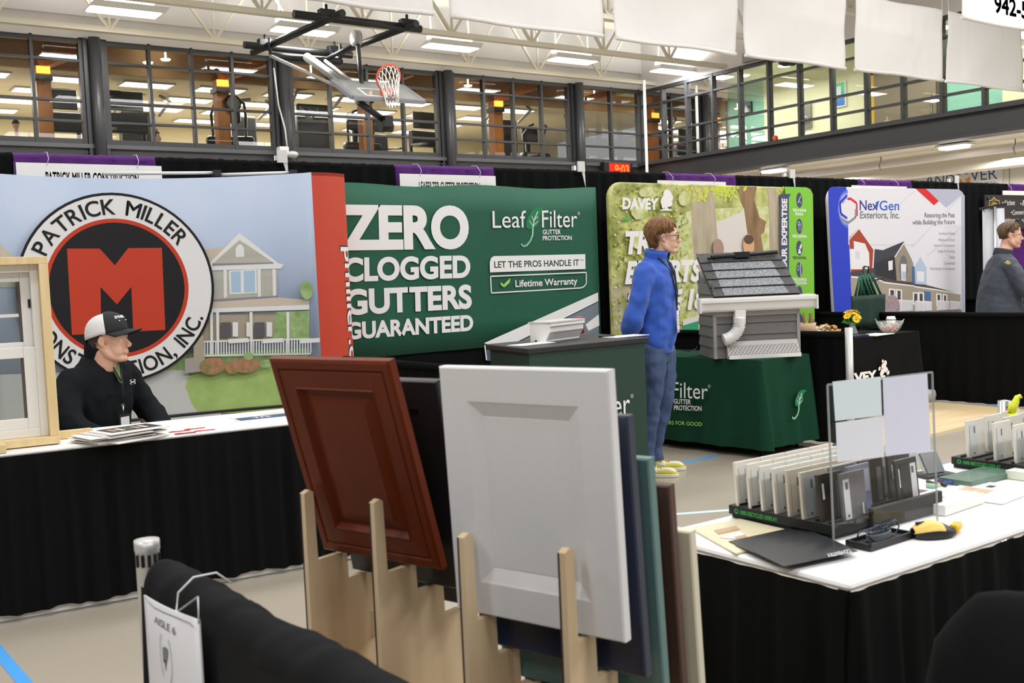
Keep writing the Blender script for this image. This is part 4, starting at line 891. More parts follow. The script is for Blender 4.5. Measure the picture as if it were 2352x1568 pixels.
for x0, x1, y in ((690, 745, 1065), (750, 800, 1070), (890, 940, 1095), (935, 985, 1095), (1085, 1130, 1105), (1140, 1180, 1110)): a.poly(np_((x0, y), (x1, y+6), (x1, y+110), (x0, y+105)), wp); a.poly(np_((x0+12, y+12), (x1-12, y+16), (x1-12, y+90), (x0+12, y+88)), dkp)
a.poly(np_((985, 1085), (1040, 1095), (1040, 1170), (985, 1165)), mat('print_blue_wall', '4A6E96', 0.6))
for x0, x1, y0, y1 in ((675, 890, 1160, 1250), (908, 1050, 1172, 1250), (1090, 1195, 1168, 1240), (1200, 1285, 1172, 1235), (385, 415, 1150, 1280)):
    a.poly(np_((x0, y0), (x1, y0+10), (x1, y1), (x0, y1+10)), rail_); a.line(np_((x0, y0), (x1, y0+10)), 0.016, wp)
    for i in range(1, max(2, (x1-x0)//30)): x = x0+i*(x1-x0)/max(2, (x1-x0)//30); a.line(np_((x, y0+4), (x, y1+5)), 0.008, wp)
a.ell(a.inv(*np_((715, 1230))[0]), 0.16, 0.16, mat('print_twigs', '8A7076', 0.6, hex2='B5A4AA', scale=40), n=14)
a.poly(np_((385, 1268), (1300, 1245), (1302, 1560), (395, 1560)), mat('print_base', '5C5552', 0.6, hex2='8A857E', scale=14)); a.build('printed_picture', t)

# ------------------------------------------------------------------ last booth at the right edge
t = thing('black_poster', 'black poster with white script words Kitchens, Commercial and Additions', 'poster', (14.6, 7.82, 1.8))
p0, p1 = ony(2262.6, 447, 7.8), ony(2259, 526, 7.8)
b = MB(); b.box((p0.x, 7.8, p1.z), (16.2, 7.82, p0.z)); b.build('sheet', mat('poster_black', '35302F', 0.6), t)
for z in (p1.z+0.05, p0.z-0.05):
    b = MB(); b.lathe([(0, -0.01), (0.022, -0.01), (0.022, 0.01), (0, 0.01)], (p0.x+0.06, 7.79, z), 12, axis='y'); b.build('pin', M_black_metal, t)
a = art_y(7.8); pp = lambda *q: [(2180+x/5.058, 430+y/5.058) for x, y in q]; gold = mat('gold_print', 'C7A560', 0.5)
for s, q0, q1, q2 in (('Kitchens', (640, 210), (765, 206), (640, 150)), ('Baths', (848, 212), (935, 208), (848, 150)), ('Commercial', (735, 322), (905, 312), (735, 265)), ('Additions', (612, 405), (770, 400), (612, 360)), ('Decks', (860, 405), (950, 400), (860, 360))): a.text(s, *pp(q0, q1, q2), W, 0.0, 0.35)
for x, y in ((624, 180), (832, 190), (725, 290), (600, 378), (850, 380)): a.ell(a.inv(*pp((x, y))[0]), 0.012, 0.012, W, n=10)
a.line(pp((460, 380), (466, 155), (495, 150), (520, 118), (548, 150), (582, 155), (585, 205)), 0.014, gold); a.line(pp((475, 215), (580, 208)), 0.02, gold); a.line(pp((490, 190), (555, 187)), 0.014, gold); a.ell(a.inv(*pp((518, 155))[0]), 0.03, 0.05, gold, n=14, inner=0.7); a.build('lettering', t)
t = thing('banner_stand', 'silver display stand seen edge-on before the black poster', 'display stand', (12.3, 7.0, 0))
b = MB(); b.tube([(12.28, 7.0, 0.06), (12.28, 7.0, 2.05)], 0.02, 10); b.build('pole', M_chrome, t)
b = MB(); b.grid(lambda u, v: (12.12+0.30*u, 7.06-0.1*u+0.03*math.sin(u*6), 0.1+1.93*v), 10, 2, thick=(0, 0.006, 0)); b.build('sheet', mat('stand_grey', 'B9BBC0', 0.5), t, recalc=False)
b = MB(); b.bar((12.1, 7.08, 2.03), (12.44, 6.94, 2.08), 0.03, 0.03); b.build('top_clamp', M_black_metal, t)
b = MB(); b.box((12.05, 6.8, 0), (12.5, 7.2, 0.06)); b.build('base', M_black_metal, t)

# ================================================================== tables and counters of the far booths
M_white_cloth = mat('white_table_cover', 'EFEDEC', 0.7, bump=0.05, scale=4)
M_dgreen = mat('green_table_cloth', '123D2A', 0.85, spec=0.15, var=0.06, scale=2)
M_bcloth = mat('black_table_cloth', '141414', 0.9, spec=0.1)
def skirted_table(name, label, M, L, Dp, h, group=None, skirt_sides='flr', liner=True):
    """local x along the front edge (0..L), y = depth, front towards -y"""
    t = thing(name, label, 'table', M @ Vector((L/2, Dp/2, 0)), group); rnd = random.Random(L)
    b = MB(M); b.box((0, 0, h-0.02), (L, Dp, h)); b.build('tabletop', M_white_cloth, t, bevel=0.01)
    per = []
    if 'l' in skirt_sides: per += [((0, Dp), (0, 0))]
    if 'f' in skirt_sides: per += [((0, 0), (L, 0))]
    if 'r' in skirt_sides: per += [((L, 0), (L, Dp))]
    for k, (p, q) in enumerate(per):
        p, q = Vector((*p, 0)), Vector((*q, 0)); d = (q-p); ln = d.length; d.normalize(); n = Vector((d.y, -d.x, 0)); ph = rnd.uniform(0, 6)
        def fn(u, v):
            s = u*(ln+0.05)-0.025; w = (0.012*math.sin(s*52+ph+1.5*math.sin(s*7))+0.007*math.sin(s*97+ph))*(0.25+0.75*min(1, (1-v)*4)); w += 0.02*(1-v)
            zlo = 0.035+0.006*math.sin(s*21+ph)
            return p+d*s+n*(0.006+w)+Vector((0, 0, zlo+(h-0.016-zlo)*v))
        b = MB(M); b.grid(fn, int(ln*70), 10); b.build('skirt', M_black_cloth, t, recalc=False)
        if liner:
            b = MB(M); b.grid(lambda u, v: p+d*(u*ln)+n*(-0.006)+Vector((0, 0, 0.006+0.3*v)), int(ln*20), 1); b.build('liner', M_white_cloth, t, recalc=False)
    for x in (0.06, L-0.06):
        for y in (0.06, Dp-0.06):
            b = MB(M); b.tube([(x, y, 0), (x, y, h-0.02)], 0.014, 8); b.build('leg', M_grey_metal, t)
    return t
T1 = frame((0.75, 5.1, 0), -0.1)
skirted_table('skirted_table', 'long white topped table with black pleated skirt before the seated man', T1 @ Matrix.Translation((-1.3, 0, 0)), 3.12, 0.62, 0.76)
# brochures on it
def flat_on(name, label, cat, c, rz, w, d, h, mats, z=0.76, group=None, art=None, n=1):
    t = thing(name, label, cat, (c[0], c[1], z), group); rnd = random.Random(hash(label) % 999 if False else len(label))
    for k in range(n):
        M = frame((c[0]+rnd.uniform(-.006, .006)*n, c[1]+rnd.uniform(-.006, .006)*n, z+k*h/n), rz+(rnd.uniform(-.12, .12) if n > 1 else 0))
        b = MB(M); b.box((-w/2, -d/2, 0.0004), (w/2, d/2, h/n)); b.build('page' if n > 1 else 'sheet', mats[k % len(mats)], t)
        if k == n-1 and art:
            o = M @ Vector((0, 0, h/n)); x = (M.to_3x3() @ Vector((1, 0, 0))); y = (M.to_3x3() @ Vector((0, 1, 0)))
            A = art_frame(o, x, y, (0, 0, 1)); A.lift = 0.0004; art(A, w, d); A.build('printing', t)
    return t
paper, paper2 = mat('paper_white', 'EDEBE8', 0.6), mat('paper_grey', 'CFCBC6', 0.6)
pk, pb_, pr_, pt_ = mat('print_near_black', '26282A', 0.5), mat('print_mid_blue', '2E4F74', 0.5), mat('print_cherry', 'C23A3E', 0.5), mat('print_tan', 'B99A78', 0.5)
def rectA(A, x0, y0, x1, y1, m): A.poly([(x0, y0), (x1, y0), (x1, y1), (x0, y1)], m, False)
def booklet(A, w, d):
    rectA(A, -w*.4, -d*.3, w*.46, d*.46, pk)
    for i in range(5): rectA(A, -w*.3+i*w*.13, -d*.1, -w*.22+i*w*.13, d*.3, (pt_, paper2, mat('print_olive', '5E6B46', 0.5))[i % 3])
c = onz(272, 993, 0.79); flat_on('brochure_stack', 'fanned stack of magazines on white table before the seated man', 'brochures', (c.x, c.y), 0.25, 0.3, 0.22, 0.045, [paper, paper2], art=booklet, n=9)
c = onz(615, 953, 0.762)
def leafletA(A, w, d): rectA(A, -w*.48, -d*.48, w*.48, d*.1, pb_); rectA(A, w*.1, d*.1, w*.48, d*.46, paper2); A.text('TFS', (-w*.2, -d*.25), (w*.12, -d*.25), (-w*.2, -d*.05), paper, 0.02, 0, 1, False)
flat_on('leaflet', 'blue and white leaflet near the right end of the skirted table', 'leaflet', (c.x-0.05, c.y-0.03), -0.1, 0.3, 0.21, 0.004, [paper], art=leafletA)
first = None
for x, y in ((412, 990), (447, 984), (425, 994), (470, 988)):
    c = onz(x, y, 0.7615)
    if not first:
        b = MB(); b.box((-0.05, -0.012, 0.0004), (0.05, 0.012, 0.002)); b.ball((-0.028, 0, 0.0025), 0.012, n=10, k=5, sc=(1.4, 1, .15)); first = tag(b.build('red_pin', pr_), 'small flat red logo pin lying on the white table top', 'pin', 'four red pins on the table'); o = first
    else: o = dup(first)
    o.location = (c.x, c.y, 0.7605); o.rotation_euler = (0, 0, -0.1)

# sample double-hung window in a pine box
M_pine = mat('pine_wood', 'DDC08C', 0.55, hex2='E9D3A6', scale=2.2, stretch=(14, 14, 1.2)); M_vinyl = mat('white_vinyl', 'ECEAE6', 0.35)
WM = frame((1.075, 5.20, 0.80), -0.10); Wt = thing('sample_window', 'white double-hung sample window in a pine box frame on the left table', 'window sample', WM @ Vector((-0.35, 0.05, -0.04)))
b = MB(WM); b.box((-0.04, -0.02, 0.0), (0, 0.14, 0.80)); b.build('pine_jamb', M_pine, Wt, bevel=0.002); b = MB(WM); b.box((-0.84, -0.02, 0.0), (-0.80, 0.14, 0.80)); b.build('pine_jamb', M_pine, Wt, bevel=0.002)
b = MB(WM); b.box((-0.84, -0.02, 0.80), (0, 0.14, 0.835)); b.build('pine_head', M_pine, Wt, bevel=0.002); b = MB(WM); b.box((-0.84, -0.03, -0.035), (0.0, 0.14, 0.0)); b.build('pine_sill', M_pine, Wt, bevel=0.002)
b = MB(WM)
for x0, x1, z0, z1 in ((-0.80, -0.765, 0, .8), (-0.075, -0.04, 0, .8), (-0.765, -0.075, .765, .8), (-0.765, -0.075, 0, .04)): b.box((x0, 0.03, z0), (x1, 0.12, z1))
b.build('vinyl_frame', M_vinyl, Wt, bevel=0.003)
def sash(name, y0, y1, z0, z1, w):
    b = MB(WM)
    for x0, x1, a0, a1 in ((-0.765, -0.765+w, z0, z1), (-0.075-w, -0.075, z0, z1), (-0.765+w, -0.075-w, z1-w, z1), (-0.765+w, -0.075-w, z0, z0+w)): b.box((x0, y0, a0), (x1, y1, a1))
    s = b.build(name, M_vinyl, Wt, bevel=0.003); g = MB(WM); ym = (y0+y1)/2; g.F([g.V(p) for p in ((-0.765+w, ym, z0+w), (-0.075-w, ym, z0+w), (-0.075-w, ym, z1-w), (-0.765+w, ym, z1-w))]); g.build('glass_pane', glass('sample_glass', (0.72, 0.75, 0.73), refl=1.6), s, recalc=False)
    g = MB(WM); k = 0.012
    for x0, x1, a0, a1 in ((-0.765+w, -0.765+w+k, z0+w, z1-w), (-0.075-w-k, -0.075-w, z0+w, z1-w)): g.box((x0, y0+.008, a0), (x1, y1-.002, a1))
    g.build('glazing_spacer', mat('spacer_bronze', '5A4E44', 0.5), s)
    return s
sash('lower_sash', 0.035, 0.065, 0.04, 0.42, 0.05); up = sash('upper_sash', 0.075, 0.105, 0.40, 0.765, 0.042)
b = MB(WM); b.box((-0.72, 0.085, 0.56), (-0.118, 0.095, 0.575)); b.build('meeting_bar', M_vinyl, up)
b = MB(WM); b.box((-0.45, 0.028, 0.415), (-0.36, 0.06, 0.435)); b.build('sash_lock', M_vinyl, Wt, bevel=0.004)
b = MB(WM); b.box((-0.088, 0.068, 0.60), (-0.078, 0.075, 0.64)); b.build('tilt_latch', M_black_metal, Wt)
b = MB(WM); b.prism([(-0.28, -0.13, -0.04), (-0.28, 0.24, -0.04), (-0.28, 0.27, -0.008), (-0.28, 0.27, -0.001), (-0.28, -0.13, -0.001)], (0.045, 0, 0)); b.build('foot', M_pine, Wt, bevel=0.002)
b = MB(WM); b.prism([(-0.24, 0.14, -0.038), (0.19, 0.14, -0.038), (0.16, 0.14, 0.0), (-0.24, 0.14, 0.0)], (0, 0.035, 0)); b.build('foot', M_pine, Wt, bevel=0.002)

# green counter
t = thing('counter', 'green clad exhibition counter with black top beside the standing man', 'counter', (4.2, 5.3, 0))
Cq = [Vector(p) for p in ((3.66, 5.0, 0), (4.68, 5.04, 0), (4.79, 5.68, 0), (3.78, 5.62, 0))]; cc = sum(Cq, Vector())/4
b = MB(); b.prism([p+(cc-p).normalized()*0.03 for p in Cq], (0, 0, 0.985)); b.build('body', mat('counter_green', '17382B', 0.6), t)
b = MB(); b.prism([p+Vector((0, 0, .985)) for p in Cq], (0, 0, 0.035)); b.build('top', mat('counter_black', '1D1E20', 0.45), t, bevel=0.006)
u = (Cq[1]-Cq[0]).normalized(); n = Vector((u.y, -u.x, 0)); A = art_frame(Cq[0]-n*-0.0+(cc-Cq[0]).normalized()*0.03, u, (0, 0, 1), n)
A.lift = 0.004; r0 = A.inv(1447, 952); s_ = 0.001*9
A.text('LeafFilter', (r0[0]-0.66, r0[1]), r0, (r0[0]-0.66, r0[1]+0.15), W, 0.0, 0, 1, False); A.ell((r0[0]+0.02, r0[1]+0.12), 0.012, 0.012, W, n=12, inner=0.7); A.build('lettering', t)
def at_top(x, y, z=1.02): p = onz(x, y, z); return (p.x, p.y)
c = at_top(1222, 790); flat_on('paper_sheet', 'white sheet of paper at the left end of the green counter', 'paper', c, 0.15, 0.3, 0.14, 0.003, [paper], z=1.02)
c = at_top(1434, 772); flat_on('paper_sheet', 'white sheet of paper at the right end of the green counter', 'paper', c, 0.0, 0.3, 0.16, 0.003, [paper], z=1.02)
for x, y, l in ((1250, 784.5, 'black pen lying by the left sheet on the green counter'), (1395, 774, 'black pen lying by the right sheet on the green counter')):
    c = at_top(x, y); b = MB(); b.tube([(c[0]-0.065, c[1]+0.01, 1.028), (c[0]+0.04, c[1]-0.005, 1.028), (c[0]+0.065, c[1]-0.01, 1.028)], [0.006, 0.006, 0.002], 8); tag(b.build('pen', M_black_metal), l, 'pen', 'pens on the counter')
# white gutter sample
p0, p1 = onz(1268, 786, 1.02), onz(1379, 771, 1.02); gx = (p1-p0).normalized(); gy = Vector((-gx.y, gx.x, 0)); GM = axes(p0, gx, gy, (0, 0, 1)); gl = 0.40
t = thing('gutter_sample', 'white aluminium gutter sample lying on the green counter', 'gutter sample', p0); M_gut = mat('gutter_white', 'E9E7E4', 0.35)
prof = [(0.035, 0.0), (0.035, 0.012), (0.012, 0.05), (0.0, 0.065), (0.0, 0.1), (-0.012, 0.1), (-0.012, 0.118), (0.004, 0.118)]
b = MB(GM); b.prism([(0, y+0.012, z) for y, z in prof]+[(0, 0.17, 0.125), (0, 0.17, 0.0)], (gl, 0, 0)); b.build('trough', M_gut, t, bevel=0.002)
b = MB(GM); b.box((-0.004, 0.0, 0.121), (gl+0.004, 0.18, 0.131)); b.build('guard', mat('gutter_guard', 'CFCDCA', 0.4), t)
c = onz(1332, 766, 1.02); c.z = 1.02; t = thing('drink_can', 'red drink can behind the white gutter sample', 'can', c)
b = MB(); b.lathe([(0.0, 0), (0.026, 0), (0.032, 0.008), (0.032, 0.105), (0.026, 0.12), (0, 0.12)], c, 20); b.build('body', mat('can_red', 'C63B36', 0.35), t); b = MB(); b.lathe([(0.0, 0.118), (0.026, 0.118), (0.027, 0.123), (0.0, 0.122)], c, 20); b.build('lid', M_chrome, t)
A = Art(lambda uu, v, L: (c.x+(0.0322+L)*math.cos(uu), c.y+(0.0322+L)*math.sin(uu), c.z+v))
for k in range(5): A.poly([(-2.6+0.25*k, 0.03+0.01*(k % 2)), (-2.42+0.25*k, 0.03), (-2.42+0.25*k, 0.06), (-2.6+0.25*k, 0.055)], W, False)
A.build('printing', t)

# green cloth table with the roof model
GT = frame((6.03, 5.28, 0), 0.09); L_, D_, H_ = 0.63, 1.75, 0.745
t = thing('cloth_table', 'table under dark green cloth printed with a white gutter logo', 'table', GT @ Vector((0.35, 0.9, 0)))
b = MB(GT)
per = [(0, D_), (0, 0), (L_, 0), (L_, D_), (0, D_)]
def cloth(u, v):
    s = u*4; k = min(3, int(s)); f = s-k; p, q = Vector((*per[k], 0)), Vector((*per[k+1], 0)); d = q-p; n = Vector((d.y, -d.x, 0)).normalized(); x = p+d*f
    fl = (1-v); ed = min(f, 1-f); w = 0.018*math.sin(f*d.length*15+k*2)*fl*fl + 0.012*math.sin(f*d.length*33+k)*fl
    cen = Vector((L_/2, D_/2, 0)); 
    return x+n*(w+0.035*fl)+(x-cen).normalized()*0.05*fl*max(0, 1-ed*8)+Vector((0, 0, 0.07+(H_-0.07)*v))
b.grid(cloth, 160, 10); b.box((0, 0, H_-0.015), (L_, D_, H_)); b.build('cloth', M_dgreen, t, recalc=False)
for x in (0.08, L_-0.08):
    for y in (0.08, D_-0.08): b = MB(GT); b.tube([(x, y, 0), (x, y, H_-0.02)], 0.015, 8); b.build('leg', M_black_metal, t)
b = MB(GT); b.box((0.05, 0.05, 0.0), (L_-0.05, D_-0.05, 0.01)); b.build('shadow_box', M_black_metal, t) if False else None
ex = (GT.to_3x3() @ Vector((0, -1, 0))); nn = (GT.to_3x3() @ Vector((-1, 0, 0))); o = GT @ Vector((-0.03, D_, 0)); A = art_frame(o, ex, (0, 0, 1), nn); A.lift = 0.02
gp = lambda *q: [(1380+x/3.563, 700+y/3.563) for x, y in q]
def tq(s, bl, br, tl, m=W, bold=0.0): A.text(s, *gp(bl, br, tl), m, bold)
tq('Filter', (600, 756), (888, 772), (600, 628)); tq('Leaf', (290, 752), (560, 754), (290, 628)); c_ = A.inv(*gp((900, 664))[0]); A.ell(c_, 0.012, 0.012, W, n=12, inner=0.7)
tq('GUTTER', (612, 806), (750, 812), (612, 766), W, 0.02); tq('PROTECTION', (612, 858), (838, 866), (612, 818), W, 0.02); tq('CLOG-FREE GUTTERS FOR GOOD', (240, 958), (842, 990), (240, 928), G3, 0.01); A.build('lettering', t)
o = GT @ Vector((0, -0.03, 0)); A = art_frame(o, GT.to_3x3() @ Vector((1, 0, 0)), (0, 0, 1), GT.to_3x3() @ Vector((0, -1, 0))); A.lift = 0.03
def lf(*q): return [(1811+(x-1495)*0.198+0, 894+(y-332)*0.252) for x, y in q]
leaf(A, lf, 0.8); A.build('leaf_emblem', t)
# roof and gutter model house
FL, FR = onz(1645, 824, H_+0.002), onz(1836, 815, H_+0.002); hx = (FR-FL).normalized(); hw = (FR-FL).length; hy = Vector((-hx.y, hx.x, 0)); HM = axes(FL, hx, hy, (0, 0, 1))
t = thing('roof_model', 'demonstration house model with shingled roof, white gutter and grey siding', 'house model', HM @ Vector((hw/2, 0.25, 0)))
M_sid = mat('grey_siding', '6E6C6B', 0.6); M_sid2 = mat('siding_shadow', '3A3938', 0.8)
dp_ = 0.5; hz = 0.40
def lap(M, p, q, nrm, z0, z1, n):
    b = MB(M); p, q, nrm = Vector(p), Vector(q), Vector(nrm); h = (z1-z0)/n
    for k in range(n):
        a0, a1 = z0+k*h, z0+(k+1)*h
        v = [p+nrm*0.014+Vector((0, 0, a0)), q+nrm*0.014+Vector((0, 0, a0)), q+nrm*0.002+Vector((0, 0, a1)), p+nrm*0.002+Vector((0, 0, a1)), p+Vector((0, 0, a0)), q+Vector((0, 0, a0)), q+Vector((0, 0, a1)), p+Vector((0, 0, a1))]
        i = [b.V(x) for x in v]
        for f in ((0, 1, 2, 3), (0, 4, 5, 1), (3, 2, 6, 7), (0, 3, 7, 4), (1, 5, 6, 2), (4, 7, 6, 5)): b.F([i[x] for x in f])
    return b
lap(HM, (0, 0, 0), (hw, 0, 0), (0, -1, 0), 0.0, hz-0.04, 4).build('front_siding', M_sid, t); lap(HM, (0, dp_, 0), (0, 0, 0), (-1, 0, 0), 0.0, hz+0.18, 7).build('side_siding', M_sid, t)
b = MB(HM); b.box((0.0, 0.0, 0), (hw, dp_, hz-0.02)); b.prism([(0, 0.0, hz-0.02), (0, dp_, hz-0.02), (0, dp_, hz+0.28)], (hw, 0, 0)); b.build('core', M_sid, t)
b = MB(HM)
for x in (0.0, hw): b.box((x-0.018, -0.018, 0), (x+0.006, 0.006, hz-0.03))
b.build('corner_trim', mat('trim_grey', '9B9896', 0.5), t)
b = MB(HM); b.box((-0.0, -0.016, hz-0.075), (hw, 0.0, hz-0.035)); b.build('fascia', mat('fascia_grey', 'A8A4A0', 0.5), t)
# gutter along the eave
g0, g1 = onplane(1608, 705, FL+hy*-0.09, hy), onplane(1876, 700, FL+hy*-0.09, hy); gx0, gx1 = (g0-FL).dot(hx), (g1-FL).dot(hx)
b = MB(HM); b.prism([(gx0, -0.02, hz-0.035), (gx0, -0.07, hz-0.035), (gx0, -0.082, hz-0.02), (gx0, -0.095, hz+0.03), (gx0, -0.11, hz+0.035), (gx0, -0.11, hz+0.062), (gx0, -0.02, hz+0.062)], (gx1-gx0, 0, 0)); b.build('gutter', M_gut, t, bevel=0.003)
b = MB(HM); b.box((gx0+0.01, -0.105, hz+0.062), (gx1-0.01, 0.05, hz+0.072)); b.build('gutter_guard', M_gut, t)
for x in (gx0, gx1):
    b = MB(HM); b.box((x-0.006, -0.115, hz-0.04), (x+0.006, -0.015, hz+0.066)); b.build('end_cap', M_gut, t)
# roof slope
rb0, rb1 = 0.005, 0.0; r0 = Vector((0.0, -0.06, hz+0.075)); x0r, x1r = (onplane(1640, 688, FL+hy*-0.06, hy)-FL).dot(hx), (onplane(1838, 683, FL+hy*-0.06, hy)-FL).dot(hx)
run, rise = 0.52, 0.33; sl = math.hypot(run, rise); sd = Vector((0, run/sl, rise/sl)); sn = Vector((0, -rise/sl, run/sl))
b = MB(HM); i0 = Vector((x0r, r0.y, r0.z)); ww = x1r-x0r; b.prism([i0, i0+Vector((ww, 0, 0)), i0+Vector((ww, 0, 0))+sd*sl, i0+sd*sl], sn*-0.02); b.build('roof_board', M_black_metal, t)
def shingle_mat():
    m = mat('wet_shingles', '2B2B2D', 0.5, bump=0.8, scale=90, hex2='4A4A4D')
    return m
M_sh = shingle_mat(); M_spk = mat('shingle_granules', '3A3A3D', 0.18, hex2='B4B8BE', scale=120, bump=0.6)
for k in range(5):
    z0 = sl*k/5; b = MB(HM); p = i0+sd*z0+sn*0.014; q = i0+sd*(z0+sl/5+0.03)+sn*0.003
    b.prism([p, p+Vector((ww, 0, 0)), q+Vector((ww, 0, 0)), q], sn*-0.006); o_ = b.build('shingle_course', M_sh, t)
    if k < 4:
        b = MB(HM)
        for xa, xb in ((0.12, 0.87),):
            s = 0.006; pa, qa = p+sd*0.003+sn*0.0015, p+sd*(sl/5-0.004)-sn*0.0072
            b.F([b.V(pa+Vector((ww*xa, 0, 0))), b.V(pa+Vector((ww*xb, 0, 0))), b.V(qa+Vector((ww*(xb-.01), 0, 0))), b.V(qa+Vector((ww*(xa+.01), 0, 0)))])
        b.build('granules', M_spk, o_, recalc=False)
b = MB(HM); b.tube([i0+sd*sl*0.86+sn*0.035+Vector((ww*0.14, 0, 0)), i0+sd*sl*0.93+sn*0.035+Vector((ww*0.96, 0, 0))], 0.018, 12); b.cbox(i0+sd*sl*0.9+sn*0.035+Vector((ww*0.52, 0, 0)), (0.12, 0.05, 0.045)); b.build('spray_bar', M_black_metal, t)
b = MB(HM); b.tube([i0+sd*sl*0.86+sn*0.035+Vector((ww*0.14, 0, 0)), i0+sd*sl*0.84+sn*0.03+Vector((ww*0.1, 0, 0))], 0.012, 8); b.build('hose_stub', M_black_metal, t)
# downspout
def hq(x, y, off): p = onplane(x, y, FL+hy*off, hy)-FL; return Vector((p.dot(hx), off, p.z))
b = MB(HM); b.bar(hq(1699, 712, -0.06), hq(1698, 742, -0.06), 0.085, 0.06, up=(0, 1, 0)); b.build('outlet', M_gut, t, bevel=0.006)
path_ = [hq(x, y, -0.06) for x, y in ((1698, 728), (1698, 742), (1697, 752), (1692, 762), (1684, 771), (1672, 778), (1662, 781))]
b = MB(HM); fine = []
for k in range(len(path_)-1):
    for j in range(5): fine.append(path_[k].lerp(path_[k+1], j/5))
fine.append(path_[-1]); b.tube(fine, [0.042+0.009*(k % 2) for k in range(len(fine))], 14); b.build('downspout_elbow', M_gut, t)
# gutter guard mesh sample leaning at the front
q0, q1 = hq(1672, 800, -0.07), hq(1836, 795, -0.07); 
b = MB(HM); b.prism([(q0.x, -0.10, 0.0), (q0.x, -0.02, 0.13), (q0.x, -0.015, 0.125), (q0.x, -0.03, 0.0)], (q1.x-q0.x, 0, 0)); pn = b.build('guard_panel', mat('guard_light', 'B9B7B5', 0.4), t)
b = MB(HM); b.box((q0.x, -0.115, 0.0), (q1.x, -0.098, 0.028)); b.build('guard_lip', M_gut, t)
b = MB(HM); n_ = 20; w_ = (q1.x-q0.x)/n_
on = lambda x, s: Vector((x, -0.10+0.08*s-0.002, 0.13*s+0.001))
for k in range(n_):
    xa = q0.x+k*w_
    for sgn in (0, 1):
        pA_, pB_ = on(xa+(w_ if sgn else 0), 0.22), on(xa+(0 if sgn else w_), 0.47); b.bar(pA_, pB_, 0.004, 0.003); pA_, pB_ = on(xa+(0 if sgn else w_), 0.47), on(xa+(w_ if sgn else 0), 0.72); b.bar(pA_, pB_, 0.004, 0.003)
b.build('lattice', mat('lattice_white', 'E4E2DF', 0.4), pn)
b = MB(HM); p, q = on(q0.x+0.01, 0.2), on(q0.x+0.01, 0.75); b.F([b.V(v+Vector((0, -0.0008+0.0015, -0.001))) for v in (on(q0.x+.01, .2), on(q1.x-.01, .2), on(q1.x-.01, .75), on(q0.x+.01, .75))]); b.build('mesh_inset', mat('mesh_grey', '8A8785', 0.5), pn, recalc=False)
b = MB(); pts = [onz(1632, 776, 0.80)+hy*0.3, onz(1600, 800, 0.76), onz(1585, 806, 0.75), onz(1567, 803, 0.75)]; b.tube(pts, 0.006, 6); tag(b.build('power_cable', M_black_metal), 'black cable on the green cloth behind the roof model', 'cable')

# black cloth table of the tree booth
DT = frame((7.25, 5.86, 0), 0.04); L_, D_ = 1.79, 0.70
t = thing('cloth_table', 'table under black cloth with white tree logo and flower vase on it', 'table', DT @ Vector((0.9, 0.35, 0)))
b = MB(DT); per = [(0, D_), (0, 0), (L_, 0), (L_, D_), (0, D_)]; H_ = 0.76; b.grid(cloth, 160, 8); b.box((0, 0, H_-0.015), (L_, D_, H_)); b.build('cloth', M_bcloth, t, recalc=False)
for x in (0.08, L_-0.08):
    for y in (0.08, D_-0.08): b = MB(DT); b.tube([(x, y, 0), (x, y, H_-0.02)], 0.015, 8); b.build('leg', M_black_metal, t)
A = art_frame(DT @ Vector((0, -0.035, 0)), DT.to_3x3() @ Vector((1, 0, 0)), (0, 0, 1), DT.to_3x3() @ Vector((0, -1, 0))); A.lift = 0.02
A.text('DAVEY', (1920, 886), (2011, 872), (1918, 862), W, 0.05)
vp = lambda x, y: (1780+x/4.112, 700+y/4.112)
for x, y, rx, ry in ((1010, 580, 40, 45), (1000, 625, 45, 35), (1025, 545, 25, 30), (985, 650, 25, 22), (1050, 640, 30, 22), (1000, 530, 18, 18), (1030, 610, 40, 30), (970, 600, 18, 25)): A.ell(A.inv(*vp(x, y)), rx*0.00088, ry*0.00088, W, n=9, rot=x)
for x, y in ((985, 565), (1035, 570), (1000, 600), (1040, 625), (975, 625), (1010, 650), (1045, 655)): A.ell(A.inv(*vp(x, y)), 0.009, 0.005, M_bcloth, n=7, rot=x)
A.poly([vp(985, 665), vp(1020, 662), vp(1030, 700), vp(975, 705)], W); A.build('lettering', t)
def on_table(x, Y): p = ony(x, 765, Y); return Vector((p.x, Y, 0.762))
# basket of sticks
c = on_table(1851, 6.42); t = thing('basket', 'tan paper basket holding wooden sticks on the black table', 'basket', c)
b = MB(); b.lathe([(0.0, 0), (0.068, 0), (0.085, 0.06), (0.098, 0.135), (0.088, 0.135), (0.078, 0.06), (0.06, 0.012), (0, 0.012)], c, 20); b.build('basket_body', mat('kraft_tan', 'C4A784', 0.7), t)
for k in range(11):
    a_ = k*0.9; r_ = 0.045; d_ = Vector((math.cos(a_)*0.03, math.sin(a_)*0.03, 0)); b = MB(); q = c+Vector((math.cos(a_)*r_, math.sin(a_)*r_, 0.02)); b.tube([q, q+d_+Vector((0, 0, 0.15+0.03*(k % 3)))], 0.008+0.006*(k % 2), 8); b.lathe([(0, 0), (0.009+0.006*(k % 2), 0), (0, 0.001)], q+d_+Vector((0, 0, 0.15+0.03*(k % 3))), 8, m=1)
    tag(b.build('wooden_stick', [mat('stick_brown', '7A5138', 0.7), mat('stick_end', 'D9BE98', 0.7)]), 'short wooden stick standing in the tan basket', 'stick', 'sticks in the basket')
